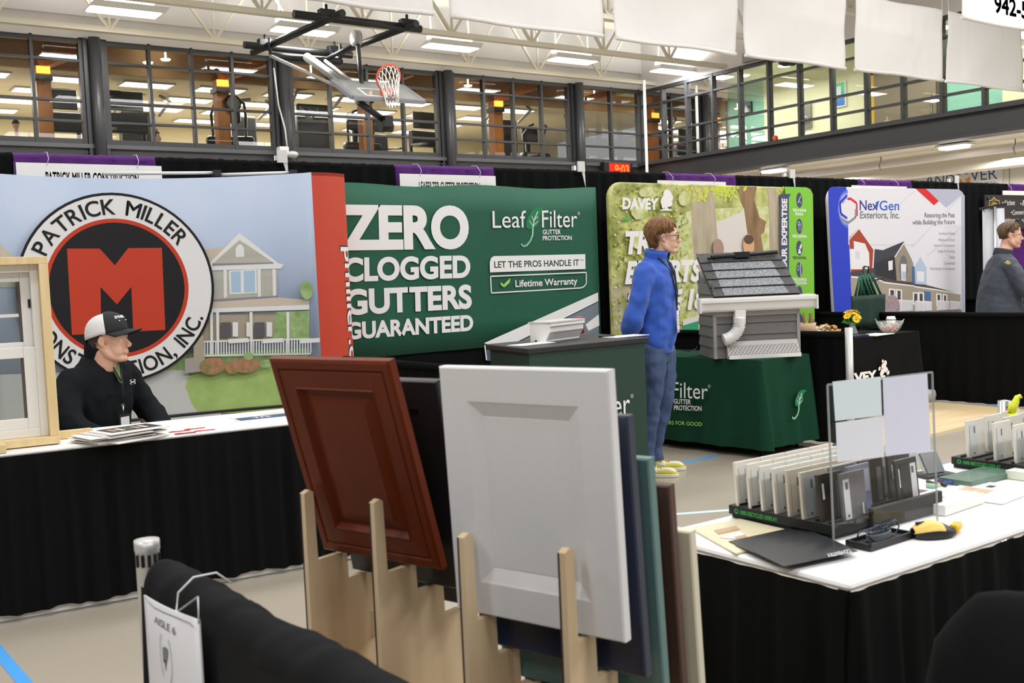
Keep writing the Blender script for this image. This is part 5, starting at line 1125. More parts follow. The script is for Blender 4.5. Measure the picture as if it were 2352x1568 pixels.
# wood chips, shavings and leaf litter tray
rnd = random.Random(4); c = on_table(1894, 6.36)
t = thing('display_tray', 'shallow tan tray of bark and leaves on the black table', 'tray', c)
b = MB(); b.lathe([(0.0, 0), (0.17, 0), (0.2, 0.055), (0.185, 0.055), (0.16, 0.02), (0, 0.02)], c, 24, sx=1.0, sy=0.6); b.build('tray', mat('tray_straw', 'B08D55', 0.8, var=0.2, scale=40), t)
for k in range(34):
    a_, r_ = rnd.uniform(0, 6.3), rnd.uniform(0.02, 0.14); q = c+Vector((r_*math.cos(a_), r_*0.55*math.sin(a_), 0.02+rnd.uniform(0, .07))); wht = q.x < c.x+0.06 and k % 4 != 0
    b = MB(frame(q, a_*3, rnd.uniform(-.6, .6), rnd.uniform(-.5, .5)))
    if wht: b.prism([(-.035, -.015, 0), (.03, -.022, 0), (.04, .012, 0.005), (-.02, .022, 0)], (0, 0, 0.006)); tag(b.build('paper_packet', mat('packet_white', 'EFEEEA', 0.6)), 'small white packet heaped on the bark tray', 'packet', 'white packets on the tray')
    else: b.tube([(-.03, 0, 0), (-.01, .012, .012), (.015, .006, .01), (.032, -.012, .0)], [0.006, 0.012, 0.012, 0.006], 7); tag(b.build('bark_piece', mat('bark_orange', '9C6231', 0.7, hex2='C79A55', scale=60)), 'curled orange bark piece on the bark tray', 'bark', 'bark pieces on the tray')
# flower vase
c = on_table(1958, 6.28); t = thing('flower_vase', 'clear glass vase with yellow flowers on the black table', 'vase', c)
b = MB(); b.lathe([(0.05, 0), (0.052, 0.01), (0.03, 0.07), (0.026, 0.09), (0.032, 0.105)], c, 20); b.build('glass', mat('vase_glass', 'DDE2E2', 0.05, alpha=0.32, spec=1.0), t)
fw = c+Vector((0, 0, 0.17)); M_yel = mat('petal_yellow', 'F2CB16', 0.6); M_leaf = mat('leaf_fresh', '3E8A35', 0.6)
for k, (dx, dz, dd) in enumerate(((0.0, 0.03, 0), (-0.05, 0.0, -.02), (0.05, 0.0, -.02), (0.02, -0.03, -.05), (0.0, 0.05, .04), (-0.03, 0.04, .03), (0.05, 0.045, .03))):
    ctr = fw+RT*dx+Vector((0, 0, dz))+FW*dd; b = MB(); axis_n = (ctr-(fw+Vector((0, 0, -0.06)))).normalized()-FW*0.4; axis_n.normalize(); ux = axis_n.orthogonal().normalized(); uy = axis_n.cross(ux)
    for j in range(13):
        aa = 2*PI*j/13; d = ux*math.cos(aa)+uy*math.sin(aa); s_ = axis_n.cross(d)
        b.F([b.V(ctr+d*0.006), b.V(ctr+d*0.028+s_*0.008+axis_n*0.006), b.V(ctr+d*0.047+axis_n*0.004), b.V(ctr+d*0.028-s_*0.008+axis_n*0.006)])
    b.ball(ctr+axis_n*0.004, 0.011, 1, 8, 5); b.build('flower', [M_yel, mat('flower_heart', 'D9A010', 0.7)], t, recalc=False)
    b = MB(); b.tube([ctr, c+Vector((dx*0.1, 0, 0.02))], 0.003, 6); b.build('stem', M_leaf, t)
for dx, dz in ((-0.075, -0.05), (-0.04, -0.06), (0.01, -0.07)):
    q = fw+RT*dx+Vector((0, 0, dz)); b = MB(); b.F([b.V(v) for v in (q-RT*0.03-Vector((0, 0, .01)), q+Vector((0, 0, -.02)), q+RT*0.03+Vector((0, 0, .0)), q+Vector((0, 0, .022)))]); b.build('leaf', M_leaf, t, recalc=False)
# papers, tablet, bowl, cup
c = on_table(2005, 5.98); flat_on('paper_sheet', 'white sheets lying right of the vase on the black table', 'paper', (c.x+0.05, c.y), 0.1, 0.34, 0.2, 0.006, [paper], z=0.762)
c = on_table(1975, 5.95); flat_on('tablet', 'dark blue clipboard lying at the front of the black table', 'clipboard', (c.x-0.04, c.y), 0.12, 0.26, 0.1, 0.02, [mat('clipboard_navy', '1E2742', 0.4)], z=0.762)
c = on_table(2044, 6.0); t = thing('sweet_bowl', 'clear glass bowl of wrapped sweets on the black table', 'bowl', c)
b = MB(); b.lathe([(0.05, 0), (0.06, 0.004), (0.1, 0.05), (0.125, 0.10), (0.128, 0.115)], c, 24); b.build('bowl', mat('vase_glass', 'DDE2E2', 0.05, alpha=0.32, spec=1.0), t)
for k in range(34):
    a_, r_ = rnd.uniform(0, 6.3), rnd.uniform(0, 0.085); zz = 0.02+0.075*rnd.random(); r_ *= 0.55+zz*5; col = (('C4514B', 'D98A84', 'E8D9CF') if zz < 0.06 else ('E6DCCB', 'D8C9AE', 'E9E6E0'))[k % 3]
    b = MB(frame(c+Vector((r_*math.cos(a_), r_*math.sin(a_), zz)), a_*2, rnd.uniform(-.5, .5))); b.ball((0, 0, 0), 0.014, n=8, k=5, sc=(1.2, .8, .8)); b.lathe([(0.01, -.028), (0.003, -.014), (0.003, .014), (0.01, .028)], (0, 0, 0), 6, axis='x')
    tag(b.build('wrapped_sweet', mat('sweet_'+col, col, 0.4)), 'wrapped sweet heaped in the clear glass bowl', 'sweet', 'sweets in the glass bowl')
for k, (sx_, lab) in enumerate(((-0.11, 'white plastic spoon leaning out of the left side of the sweet bowl'), (0.11, 'white plastic spoon leaning out of the right side of the sweet bowl'))):
    b = MB(); q = c+RT*sx_*0.7+Vector((0, 0, 0.05)); b.bar(q, c+RT*sx_*1.25+Vector((0, 0, 0.135)), 0.012, 0.003); tag(b.build('plastic_spoon', paper), lab, 'spoon')
c2 = on_table(2047, 6.16); t = thing('paper_cup', 'white lidded paper cup behind the sweet bowl', 'cup', c2)
b = MB(); b.lathe([(0.0, 0), (0.032, 0), (0.042, 0.115), (0, 0.115)], c2, 20); b.build('cup', paper, t); b = MB(); b.lathe([(0.0, 0.112), (0.047, 0.112), (0.047, 0.122), (0.042, 0.126), (0.038, 0.145), (0, 0.145)], c2, 20); b.build('lid', paper, t)
# bag stand with green tote bags
c = Vector((ony(1986, 700, 6.85).x, 6.85, 0)); t = thing('bag_stand', 'thin black stand holding green tote bags behind the black table', 'stand', c)
zt = ony(1985, 612, 6.85).z; b = MB(); b.tube([(c.x, c.y, 0), (c.x, c.y, zt)], 0.014, 8); b.build('pole', M_black_metal, t)
b = MB(); b.tube([c+Vector((0, 0, zt)), c+RT*0.05+Vector((0, 0, zt)), c+RT*0.05+Vector((0, 0, zt-0.16)), c+RT*0.2+Vector((0, 0, zt-0.12))], 0.01, 8); b.tube([c+Vector((0, 0, zt-.0)), c+Vector((0, 0, zt-0.12))], 0.012, 8); b.build('hook', M_black_metal, t)
b = MB(); b.box((c.x-0.2, c.y-0.2, 0), (c.x+0.2, c.y+0.2, 0.015)); b.build('base_plate', M_black_metal, t)
M_bag = mat('bag_green', '17352C', 0.7)
for k in range(4):
    off = -FW*(0.045*(3-k)); off.z = 0; hxk = (RT*math.cos(0.25)+FW*math.sin(0.25)*(1 if k == 3 else 1)); hxk.z = 0; hxk.normalize()
    xs = -0.14+0.055*k; p = c+off*1.0+hxk*(xs+0.02)+Vector((0, 0, 0)); zt0, zb0 = zt-0.30-0.0*k, zt-0.62-0.04*(k == 3)
    t = thing('tote_bag', ('front green tote bag with white logo hanging on the bag stand', 'green tote bag third in the bundle on the stand', 'green tote bag second in the bundle on the stand', 'rearmost green tote bag at the left of the bundle')[3-k] if False else ('rearmost green tote bag at the left of the bundle', 'green tote bag second from the back of the bundle on the stand', 'green tote bag just behind the one with white logo', 'front green tote bag with white logo hanging on the bag stand')[k], 'bag', p, 'tote bags on the stand')
    wd = 0.30 if k == 3 else 0.26; yv = hxk.cross(Vector((0, 0, 1)))
    def bagf(u, v): return p+hxk*(wd*(u-0.35)*(0.94+0.06*v))+Vector((0, 0, zb0+(zt0-zb0)*v))+yv*(0.025*math.sin(u*9+k)*(1-v)*0.6)
    b = MB(); b.grid(bagf, 14, 6, thick=yv*0.02); b.build('pouch', M_bag, t, recalc=False)
    for sx in (0.2, 0.6):
        b = MB(); b.tube([bagf(sx, 1.0), bagf(0.42, 1.0)+Vector((0, 0, 0.2)), bagf(0.5, 1.0)+Vector((0, 0, 0.22)), bagf(sx+0.25, 1.0)], 0.014, 6); b.build('strap', mat('strap_green', '25604C', 0.6), t)
    if k == 3:
        A = Art(lambda u, v, L: bagf(u, v)+yv*(0.021+L) if (yv.dot(FW) < 0) else bagf(u, v)-yv*(0.004+L)); A.text('DAVEY', (0.16, 0.42), (0.42, 0.44), (0.16, 0.55), W, 0.05, 0, 1, False); A.ell((0.5, 0.58), 0.07, 0.1, W, n=10); A.poly([(0.48, 0.4), (0.53, 0.4), (0.52, 0.55), (0.49, 0.55)], W, False); A.build('lettering', t)

# interlocking wood floor of the tree booth, tapes on the gym floor
M_deckw = mat('light_wood_floor', 'D9BC8E', 0.45, hex2='E8D2AA', scale=1.2, stretch=(1.0, 14, 1))
b = MB(); w0 = [(7.0, 4.92), (9.45, 5.06), (9.5, 7.4), (7.0, 7.4)]
b.prism([(x, y, 0.0005) for x, y in w0], (0, 0, 0.016)); t = b.build('wood_floor_tile', M_deckw); tag(t, 'light wood plank flooring laid in the tree booth beside the black table', 'floor mat')
b = MB(); b.prism([(9.46, 5.06, 0.0), (9.55, 5.06, 0.0), (9.55, 7.4, 0.0), (9.51, 7.4, 0.0)], (0, 0, 0.014)); tag(b.build('edge_strip', mat('edge_grey', 'A29C94', 0.6)), 'grey edging strip along the wood plank flooring', 'edging')
M_tape = mat('blue_tape', '4E9FE6', 0.5); M_ltape = mat('pale_tape', 'C9DCE6', 0.5)
def tape(label, p, q, w, m):
    p, q = Vector((p[0], p[1], 0.0006)), Vector((q[0], q[1], 0.0006)); d = (q-p).normalized(); n = Vector((-d.y, d.x, 0))*w/2; b = MB(); b.prism([p-n, q-n, q+n, p+n], (0, 0, 0.0008)); tag(b.build('floor_tape', m), label, 'tape')
tape('blue floor tape crossing the lower left corner', onz(-40, 1452), onz(75, 1590), 0.05, M_tape)
tape('blue floor tape beside the yellow sneakers', onz(1555, 1066), onz(1648, 1046), 0.05, M_tape)
tape('pale floor tape line across the aisle behind the cabinet doors', onz(1480, 1186), onz(1720, 1168), 0.05, M_ltape)
tape('blue floor tape visible behind the white sample pages', onz(2050, 1040), onz(2200, 1072), 0.05, M_tape)
tape('blue floor tape at the far edge of the wood flooring', onz(2268, 927), onz(2300, 932), 0.05, M_tape)
b = MB(frame(onz(2130, 925)+Vector((0, 0, 0.02)))); b.lathe([(0, 0), (0.07, 0), (0.09, 0.06), (0.08, 0.11), (0, 0.12)], (0, 0, 0), 10); b.ball((0.05, -.02, 0.02), 0.04, n=8, k=6); tag(b.build('plastic_bag', mat('bag_clear', 'B9B9BC', 0.3)), 'crumpled clear plastic bag on the wood flooring', 'plastic bag')

# ================================================================== near booth: cabinet doors on plywood racks
M_ply = mat('plywood', 'D3B791', 0.6, hex2='E2CBA8', scale=3, stretch=(5, 5, 0.5)); M_burn = mat('laser_cut_edge', '3A261B', 0.8)
A_ = Vector((0.30, -0.954, 0)).normalized(); D_dir = Vector((0.954, 0.30, 0)).normalized()
def cab_door(label, base, upv, w, h, m, style, group=None, th=0.021):
    """base = lower left corner of the front face"""
    x, z = A_, upv.normalized(); n = x.cross(z); n = n if n.dot(D_dir) < 0 else -n
    M = axes(base, x, -n, z); t = thing('cabinet_door', label, 'cabinet door', base, group)
    b = MB(M); fw = 0.062; rc = 0.009
    def ring(a, bq, y0, y1):
        for p, q in (((a, a), (w-a, a)), ((w-a, a), (w-a, h-a)), ((w-a, h-a), (a, h-a)), ((a, h-a), (a, a))):
            c = Vector((w/2, 0, h/2)); f = lambda P, k: (P[0]+(1 if P[0] < w/2 else -1)*k, P[1]+(1 if P[1] < h/2 else -1)*k)
            p2, q2 = f(p, bq-a), f(q, bq-a); b.F([b.V((p[0], y0, p[1])), b.V((q[0], y0, q[1])), b.V((q2[0], y1, q2[1])), b.V((p2[0], y1, p2[1]))])
    if style == 'raised':
        ring(0.0, 0.006, 0.004, 0.0); ring(0.006, 0.020, 0, 0); ring(0.020, 0.024, 0, 0.004); ring(0.024, 0.027, 0.004, 0.001); ring(0.027, fw, 0.001, 0.001); ring(fw, fw+0.003, 0.001, -0.002); ring(fw+0.003, fw+0.012, -0.002, 0.011); ring(fw+0.012, fw+0.016, 0.011, 0.011); ring(fw+0.016, fw+0.042, 0.011, 0.003); k = fw+0.042; yb = 0.003
    elif style == 'recess':
        ring(0.0, 0.003, 0.003, 0.0); ring(0.003, fw, 0, 0); ring(fw, fw+0.004, 0, 0.002); ring(fw+0.004, fw+0.028, 0.002, 0.011); ring(fw+0.028, fw+0.030, 0.011, 0.0105); k = fw+0.030; yb = 0.0105
    else:
        ring(0.0, 0.003, 0.003, 0.0); ring(0.003, fw, 0, 0); ring(fw, fw+0.002, 0, 0.009); k = fw+0.002; yb = 0.009
    b.F([b.V((k, yb, k)), b.V((w-k, yb, k)), b.V((w-k, yb, h-k)), b.V((k, yb, h-k))])
    e = 0.004 if style == 'raised' else 0.003
    for p, q in (((0, 0), (w, 0)), ((w, 0), (w, h)), ((w, h), (0, h)), ((0, h), (0, 0))): b.F([b.V((p[0], e, p[1])), b.V((q[0], e, q[1])), b.V((q[0], th, q[1])), b.V((p[0], th, p[1]))])
    b.F([b.V(v) for v in ((0, th, 0), (0, th, h), (w, th, h), (w, th, 0))])
    b.build('door_panel', m, t, recalc=True); return t
M_brown = mat('cherry_wood', '5C240B', 0.45, hex2='6B2A10', scale=2.4, stretch=(3, 3, 0.6), spec=0.2)
M_wdoor = mat('white_lacquer', 'DDDCDC', 0.3); M_ndoor = mat('navy_lacquer', '222B42', 0.35); M_tdoor = mat('teal_lacquer', '5F7E7C', 0.4); M_ddoor = mat('dark_wood', '4A3027', 0.45, var=0.15, scale=3, stretch=(3, 3, .4)); M_cdoor = mat('cream_lacquer', 'DAD3BC', 0.4); M_kdoor = mat('black_lacquer', '1E1F23', 0.35)
B1, B2 = Vector((0.982, 2.151, 0.854)), Vector((1.015, 1.643, 0.832))
UP1 = Vector((-0.262, -0.082, 0.9615)); UP1 -= A_*UP1.dot(A_); UP2 = Vector((-0.045, -0.014, 0.999)); UPK = Vector((-0.16, -0.05, 0.986)); UPN = Vector((-0.06, -0.019, 0.998))
cab_door('cherry brown raised-panel cabinet door leaning in the left plywood rack', B1, UP1, 0.352, 0.46, M_brown, 'raised')
cab_door('black cabinet door behind the cherry brown one in the left rack', B1+D_dir*0.075-Vector((0, 0, 0.062))+A_*0.012, UPK, 0.352, 0.46, M_kdoor, 'flat')
cab_door('black cabinet door at the very back of the left plywood rack', B1+D_dir*0.165-Vector((0, 0, 0.13))+A_*0.012, UPN, 0.352, 0.46, M_kdoor, 'flat')
cab_door('white recessed-panel cabinet door at the front of the right plywood rack', B2, UP2, 0.365, 0.46, M_wdoor, 'recess')
for off, drop, m, l in ((0.065, 0.082, M_ndoor, 'navy blue cabinet door right behind the white one'), (0.13, 0.165, M_tdoor, 'grey teal cabinet door between the navy and dark brown ones'), (0.20, 0.225, M_ddoor, 'dark brown wood cabinet door between the teal and cream ones'), (0.275, 0.325, M_cdoor, 'cream cabinet door at the back of the right rack by the white table')):
    cab_door(l, B2+D_dir*off-Vector((0, 0, drop)), UP2+Vector((-0.02, -0.006, 0)), 0.365, 0.46, m, 'recess')
def rack(label, base, offs, tine_d, tine_z, notch, nstep, dstep, zstep):
    t = thing('plywood_rack', label, 'display rack', (base.x, base.y, 0), 'plywood door racks'); zb = notch
    for k, a0 in enumerate(offs):
        prof = [(tine_d, 0.0), (tine_d, tine_z), (tine_d+0.016, tine_z+0.006), (tine_d+0.026, tine_z), (tine_d+0.03, zb)]
        d, z = 0.028, zb
        for i in range(nstep):
            prof += [(d+0.010, z), (d+0.012, z-zstep[i])]; d += dstep; z -= zstep[i]; 
            prof += [(d, z)]
        prof += [(d+0.04, z), (d+0.04, 0.0)]
        p = [base+A_*a0+D_dir*x for x, _ in prof]; pts = [Vector((q.x, q.y, zz)) for q, (_, zz) in zip(p, prof)]
        b = MB(); b.prism(pts, A_*0.015); b.build('side_board', M_ply, t)
        q0, q1 = pts[0]+D_dir*-0.0006, pts[1]+D_dir*-0.0006
        b = MB(); b.F([b.V(v) for v in (q0-A_*0.0004, q0+A_*0.0035, q1+A_*0.0035, q1-A_*0.0004)]); b.build('cut_edge', M_burn, t, recalc=False)
    for (dd, z0, z1) in ((0.10, notch-0.215, notch-0.155), (0.22, notch-0.42, notch-0.35), (0.10, 0.1, 0.18)):
        b = MB(); o = base+A_*(offs[0]+0.015)+D_dir*dd; ln = offs[1]-offs[0]-0.015
        o.z = z0; b.prism([o, o+A_*ln, o+A_*ln+D_dir*0.015, o+D_dir*0.015], (0, 0, z1-z0)); b.build('cross_bar', M_ply, t)
    for a0 in (offs[0]+0.09, offs[0]+0.16):
        pass
    return t
rack('left plywood rack holding the cherry brown cabinet door', B1, (0.022, 0.232), -0.078, 1.0, B1.z-0.006, 2, 0.085, (0.062, 0.075))
rack('right plywood rack holding the white cabinet door in front', B2, (0.048, 0.268), -0.046, 0.985, B2.z-0.006, 4, 0.067, (0.082, 0.083, 0.06, 0.1))

# ------------------------------------------------------------------ black draped rail, its chrome post and the aisle sign
t = thing('stanchion_post', 'round chrome post at the end of the black draped rail', 'post', (0.595, 2.125, 0))
b = MB(); b.lathe([(0.0, 0.0), (0.15, 0), (0.15, 0.012), (0.0235, 0.02), (0.0235, 0.93), (0.025, 0.932), (0.025, 0.952), (0.0, 0.952)], (0.592, 2.135, 0), 24); b.build('tube', mat('satin_steel', 'CBCBCB', 0.42, metal=0.55), t)
for k in range(5):
    a = math.radians(200+k*30); b = MB(); b.cbox((0.592+0.0237*math.cos(a), 2.135+0.0237*math.sin(a), 0.913), (0.006, 0.006, 0.024)); b.build('slot', M_black_metal, t)
M_fdrape = mat('near_black_drape', '1B1C1E', 0.9, spec=0.12)
t = thing('front_drape', 'black cloth bunched over the near low rail ending at the chrome post', 'drape', (0.63, 1.3, 0))
def rl(s): return Vector((0.600+0.035*s, 2.10-1.75*s, 0.884+0.028*min(s, 0.6)))
def roll(u, v):
    c = rl(u); a = 2*PI*v; nz = noise.noise(Vector((u*9+math.cos(a)*0.6+a*0.25, math.sin(a)*0.8, 3.1)))*0.013+noise.noise(Vector((u*34+a*0.7, math.cos(a)*0.5, 7)))*0.008
    e = min(1, u*16+0.55); r = (0.040+nz*0.7)*e
    return (c.x+r*math.cos(a), c.y, c.z-0.004+r*1.15*math.sin(a)-(0.012 if u < 0.03 else 0))
b = MB(); b.grid(roll, 150, 26); b.build('rod_pocket', M_fdrape, t, recalc=False)
for sx in (-1, 1):
    def sheet(u, v):
        c = rl(u); w = 0.016*math.sin(u*70+2.2*math.sin(u*11)+sx)+0.008*noise.noise(Vector((u*30, v*2, sx)))
        return (c.x+sx*(0.033+0.016*(1-v))+w*(1.1-v), c.y, 0.02+(c.z-0.015-0.02)*v)
    b = MB(); b.grid(sheet, 110, 14); b.build('cloth', M_fdrape, t, recalc=False)
b = MB(); b.tube([rl(0.0)+Vector((0, 0.03, 0)), rl(1.0)], 0.016, 8); b.build('pipe', M_pole, t)
t = thing('aisle_sign', 'white AISLE 6 sign hung on a wire hook below the draped rail', 'sign', (0.55, 1.95, 0.6))
SX = 0.548
q = [onx(x, y, SX) for x, y in ((330, 1366), (456, 1424), (460, 1640), (328, 1640))]; q[2].y = q[1].y; q[3].y = q[0].y; zb = q[0].z-0.36
b = MB(); b.grid(lambda u, v: (SX-0.006*math.sin(u*PI), q[0].y+(q[1].y-q[0].y)*u, zb+(q[0].z+(q[1].z-q[0].z)*u-zb)*v), 12, 2, thick=(0.003, 0, 0)); b.build('sheet', mat('sign_paper', 'D6D5D8', 0.35), t, recalc=False)
A = Art(lambda u, v, L: (SX-0.006-L, -u, v), lambda x, y: (lambda p: (-p.y, p.z))(onx(x, y, SX-0.006)))
sp = lambda *q: [(200+x/3.36, 1180+y/3.36) for x, y in q]; gi = mat('sign_ink', '2F3134', 0.5); gl_ = mat('sign_light_ink', '9B9A9C', 0.5)
A.text('AISLE 6', *sp((522, 838), (684, 936), (522, 782)), gi, 0.004)
A.line(sp((455, 640), (470, 672), (520, 720), (600, 760), (700, 800), (805, 845)), 0.0016, gi); A.line(sp((800, 842), (826, 872)), 0.002, gi)
c = A.inv(*sp((612, 1110))[0]); A.ell(c, 0.034, 0.052, gl_, a0=-0.9, a1=0.9, inner=0.93); A.ell(c, 0.034, 0.052, gl_, a0=PI-0.9, a1=PI+0.9, inner=0.93)
A.poly(sp((588, 1060), (588, 1030), (605, 1022), (626, 1040), (628, 1070), (625, 1110), (618, 1130), (592, 1118)), mat('brush_green', '6B7468', 0.5)); A.poly(sp((592, 1118), (618, 1130), (616, 1150), (612, 1180), (616, 1215), (608, 1190), (606, 1150), (596, 1140)), gi)
A.build('lettering', t)
b = MB(); p0 = onx(456, 1424, SX); s_ = 0.155; b.tube([p0+Vector((0, 0, -0.005)), p0+Vector((0.0, -0.004, 0.04)), rl(s_)+Vector((-0.05, 0.02, -0.01)), rl(s_)+Vector((-0.046, 0.012, 0.028)), rl(s_)+Vector((-0.02, 0.004, 0.052)), rl(s_)+Vector((0.02, 0, 0.053)), rl(s_)+Vector((0.047, -0.002, 0.028))], 0.0018, 8); b.build('wire_hook', mat('wire_white', 'E6E6E6', 0.3), t)

# ------------------------------------------------------------------ white sample table
t = skirted_table('skirted_table', 'white topped table with black skirt carrying the stone sample trays', frame((1.852, 1.392, 0), 0.0), 2.6, 0.62, 0.76, None, 'lfr', False)
b = MB(); b.grid(lambda u, v: (2.55+0.35*u, 1.366-0.012*math.sin(v*3), 0.755-0.12*(1-v)+0.012*math.sin(u*7)*(1-v)), 12, 4, thick=(0, 0.003, 0)); b.build('cover_flap', mat('cover_lilac', 'C9C6D2', 0.6), t, recalc=False)
M_tray = mat('tray_black', '161718', 0.6, var=0.25, scale=160); M_rec = mat('recycled_green', '2FB14A', 0.5)
def tray(name, label, x0, x1, y0, y1, z, text=True):
    t = thing(name, label, 'display tray', ((x0+x1)/2, (y0+y1)/2, z)); h = 0.036
    b = MB(); b.prism([(x0+0.012, y0+0.008, z), (x1, y0+0.008, z), (x1, y1, z), (x0+0.012, y1, z)], (0, 0, 0.012)); b.prism([(x0, y0, z+0.012), (x1, y0, z+0.012), (x1, y1, z+0.012), (x0, y1, z+0.012)], (0, 0, h-0.012)); b.build('base', M_tray, t)
    for k in range(8):
        yy = y1-0.02-k*(y1-y0-0.05)/7; b = MB(); b.box((x0+0.01, yy-0.012, z+h), (x1-0.01, yy-0.006, z+h+0.006)); b.build('rib', M_tray, t)
    b = MB(); b.box((x0+0.14, y0-0.012, z), (x1, y0+0.003, z+0.058)); b.build('front_lip', M_tray, t, bevel=0.003)
    A = Art(lambda u, v, L: (x0-L, -u, v)); n = -y1+0.02; A.ell((n+0.008, z+0.023), 0.007, 0.007, M_rec, n=12, inner=0.6); A.text('100% RECYCLED DISPLAY', (n+0.022, z+0.017), (n+0.15, z+0.017), (n+0.022, z+0.028), M_rec, 0.02, 0, 1, False)
    A.text('ECO STONE', (n+0.17, z+0.017), (n+0.21, z+0.017), (n+0.17, z+0.024), mat('label_grey', '8F9092', 0.5), 0.0, 0, 1, False) if False else None
    A.build('lettering', t); return t
TZ = 0.7615
tray('sample_tray', 'near black display tray full of stone tile samples beside the yellow mouse', 2.12, 2.57, 1.635, 1.985, TZ)
tray('sample_tray', 'far black display tray of white tile samples at the right edge', 3.14, 3.60, 1.60, 1.95, TZ)
tile_cols = ['E6E1D6', 'E4DFD4', 'DDDDD5', 'E6E3DA', 'D9CFBE', 'DAD3C4']
lab_white, lab_grey = mat('tile_label', 'DCDCE0', 0.5), mat('tile_code', '5A5A60', 0.5)
protos = {}
def tile(kind, x, y, z, label, group, tilt=0.0, rz=0.0):
    col = {'d0': '3B362F', 'd1': '2B2C30', 'g0': '7D7F84', 'm0': '6E6B70', 'v0': '8A8CA0', 'g1': '9A9C9E'}.get(kind) or tile_cols[int(kind[1])]
    if kind not in protos:
        m = mat('tile_'+kind, col, 0.25, var=0.12 if kind[0] in 'dgm' else 0.03, scale=30)
        t = thing('tile_sample', label, 'tile sample', (0, 0, 0), group)
        b = MB(); b.box((0, 0.0, 0), (0.101, 0.008, 0.124)); b.build('tile', m, t, bevel=0.001)
        A = Art(lambda u, v, L: (u, -L, v)); lm = lab_white
        if kind[0] == 'w': A.poly([(0.012, 0.01), (0.05, 0.01), (0.05, 0.108), (0.012, 0.108)], mat('label_'+kind, ('D6D8DA', 'DDDDDD', 'CFD4D2', 'D3D8D8', 'D2CABF', 'BFC6C8')[int(kind[1])], 0.4), False); A.poly([(0.036, 0.08), (0.043, 0.08), (0.043, 0.102), (0.036, 0.102)], lab_grey, False); A.poly([(0.03, 0.012), (0.036, 0.012), (0.036, 0.018), (0.03, 0.018)], gi, False)
        elif kind in ('d1', 'm0'):
            A.poly([(0.066 if kind == 'd1' else 0.006, 0.006), (0.092 if kind == 'd1' else 0.032, 0.006), (0.092 if kind == 'd1' else 0.032, 0.108), (0.066 if kind == 'd1' else 0.006, 0.108)], lm, False); xx = 0.07 if kind == 'd1' else 0.015
            A.poly([(xx, 0.082), (xx+.012, 0.082), (xx+.012, 0.1), (xx, 0.1)], lab_grey, False); A.poly([(xx, 0.012), (xx+.008, 0.012), (xx+.008, 0.018), (xx, 0.018)], gi, False); x2 = 0.01 if kind == 'd1' else 0.08; A.poly([(x2, 0.01 if kind == 'm0' else 0.05), (x2+.006, 0.01 if kind == 'm0' else 0.05), (x2+.006, 0.04 if kind == 'm0' else 0.1), (x2, 0.04 if kind == 'm0' else 0.1)], lm, False)
            if kind == 'd1': A.poly([(0.02, 0.004), (0.064, 0.004), (0.064, 0.11), (0.02, 0.11)], mat('tile_face_black', '202126', 0.3), False)
        elif kind == 'v0': A.poly([(0.03, 0.004), (0.094, 0.004), (0.094, 0.048), (0.03, 0.048)], mat('label_violet', '7E82B0', 0.5), False); A.poly([(0.03, 0.05), (0.094, 0.05), (0.094, 0.11), (0.03, 0.11)], mat('label_pale', 'B6B7C6', 0.5), False)
        else: A.poly([(0.014, 0.06), (0.022, 0.06), (0.022, 0.1), (0.014, 0.1)], lm, False); A.poly([(0.07, 0.01), (0.09, 0.01), (0.09, 0.1), (0.07, 0.1)], mat('label_dim', '77787B', 0.5), False)
        A.build('label', t); protos[kind] = t; o = t
    else: o = dup(protos[kind])
    o['label'] = label; o['group'] = group; o.location = (x, y, z); o.rotation_euler = (tilt, 0, rz); return o
z0 = TZ+0.032
words = ('rearmost', 'second', 'third', 'fourth', 'fifth', 'sixth')
for c in range(4):
    for r in range(6):
        x = 2.125+0.107*c; y = 1.955-0.0445*r
        if c == 0: lab = f'{words[r]} pale tile from the aisle end, left column of near tray'
        elif r == 0: lab = f'pale tile at the aisle end of column {("two", "three", "four")[c-1]} in the near tray'
        else: lab = 'pale stone tile standing in the inner columns of the near tray'
        if c == 3 and r > 3: continue
        tile(f'w{r}', x, y, z0, lab, 'pale tile samples of the near tray', -0.07)
for kind, x, y, rz, tl, lab in (('d0', 2.129, 1.650, 0.02, -0.1, 'dark brown tile leaning behind the acrylic sign foot in the near tray'), ('g0', 2.233, 1.692, 0, -0.08, 'mid grey tile with a pale code label in the near tray'), ('v0', 2.263, 1.662, 0.05, -0.08, 'grey tile with a violet printed label in the near tray'), ('m0', 2.178, 1.618, 0.03, -0.09, 'marbled grey tile with white label strip at the front of the near tray'),
        ('d0', 2.348, 1.687, 0, -0.08, 'dark tile with grey label strip in the middle of the near tray'), ('g1', 2.448, 1.722, 0, -0.08, 'light grey tile at the back right of the near tray'), ('d0', 2.458, 1.677, 0, -0.08, 'dark tile right behind the black one with white strip'), ('d1', 2.418, 1.624, 0.03, -0.1, 'black tile with white label strip at the right front of the near tray')):
    tile(kind, x, y+0.03, z0, lab, 'dark tile samples of the near tray', tl, rz)
for k, (x, y) in enumerate(((3.16, 1.90), (3.165, 1.81), (3.16, 1.74), (3.17, 1.69), (3.29, 1.91), (3.30, 1.85), (3.42, 1.92), (3.42, 1.86))):
    tile(('w3', 'w1', 'w0', 'w2')[k % 4], x, y, z0, ('white tile at the aisle end of the far tray, left column', 'white tile second in the left column of the far tray', 'white tile third in the left column of the far tray', 'white tile fourth in the left column of the far tray')[k] if k < 4 else 'white tile in the rear columns of the far tray', 'white tile samples of the far tray', -0.05)
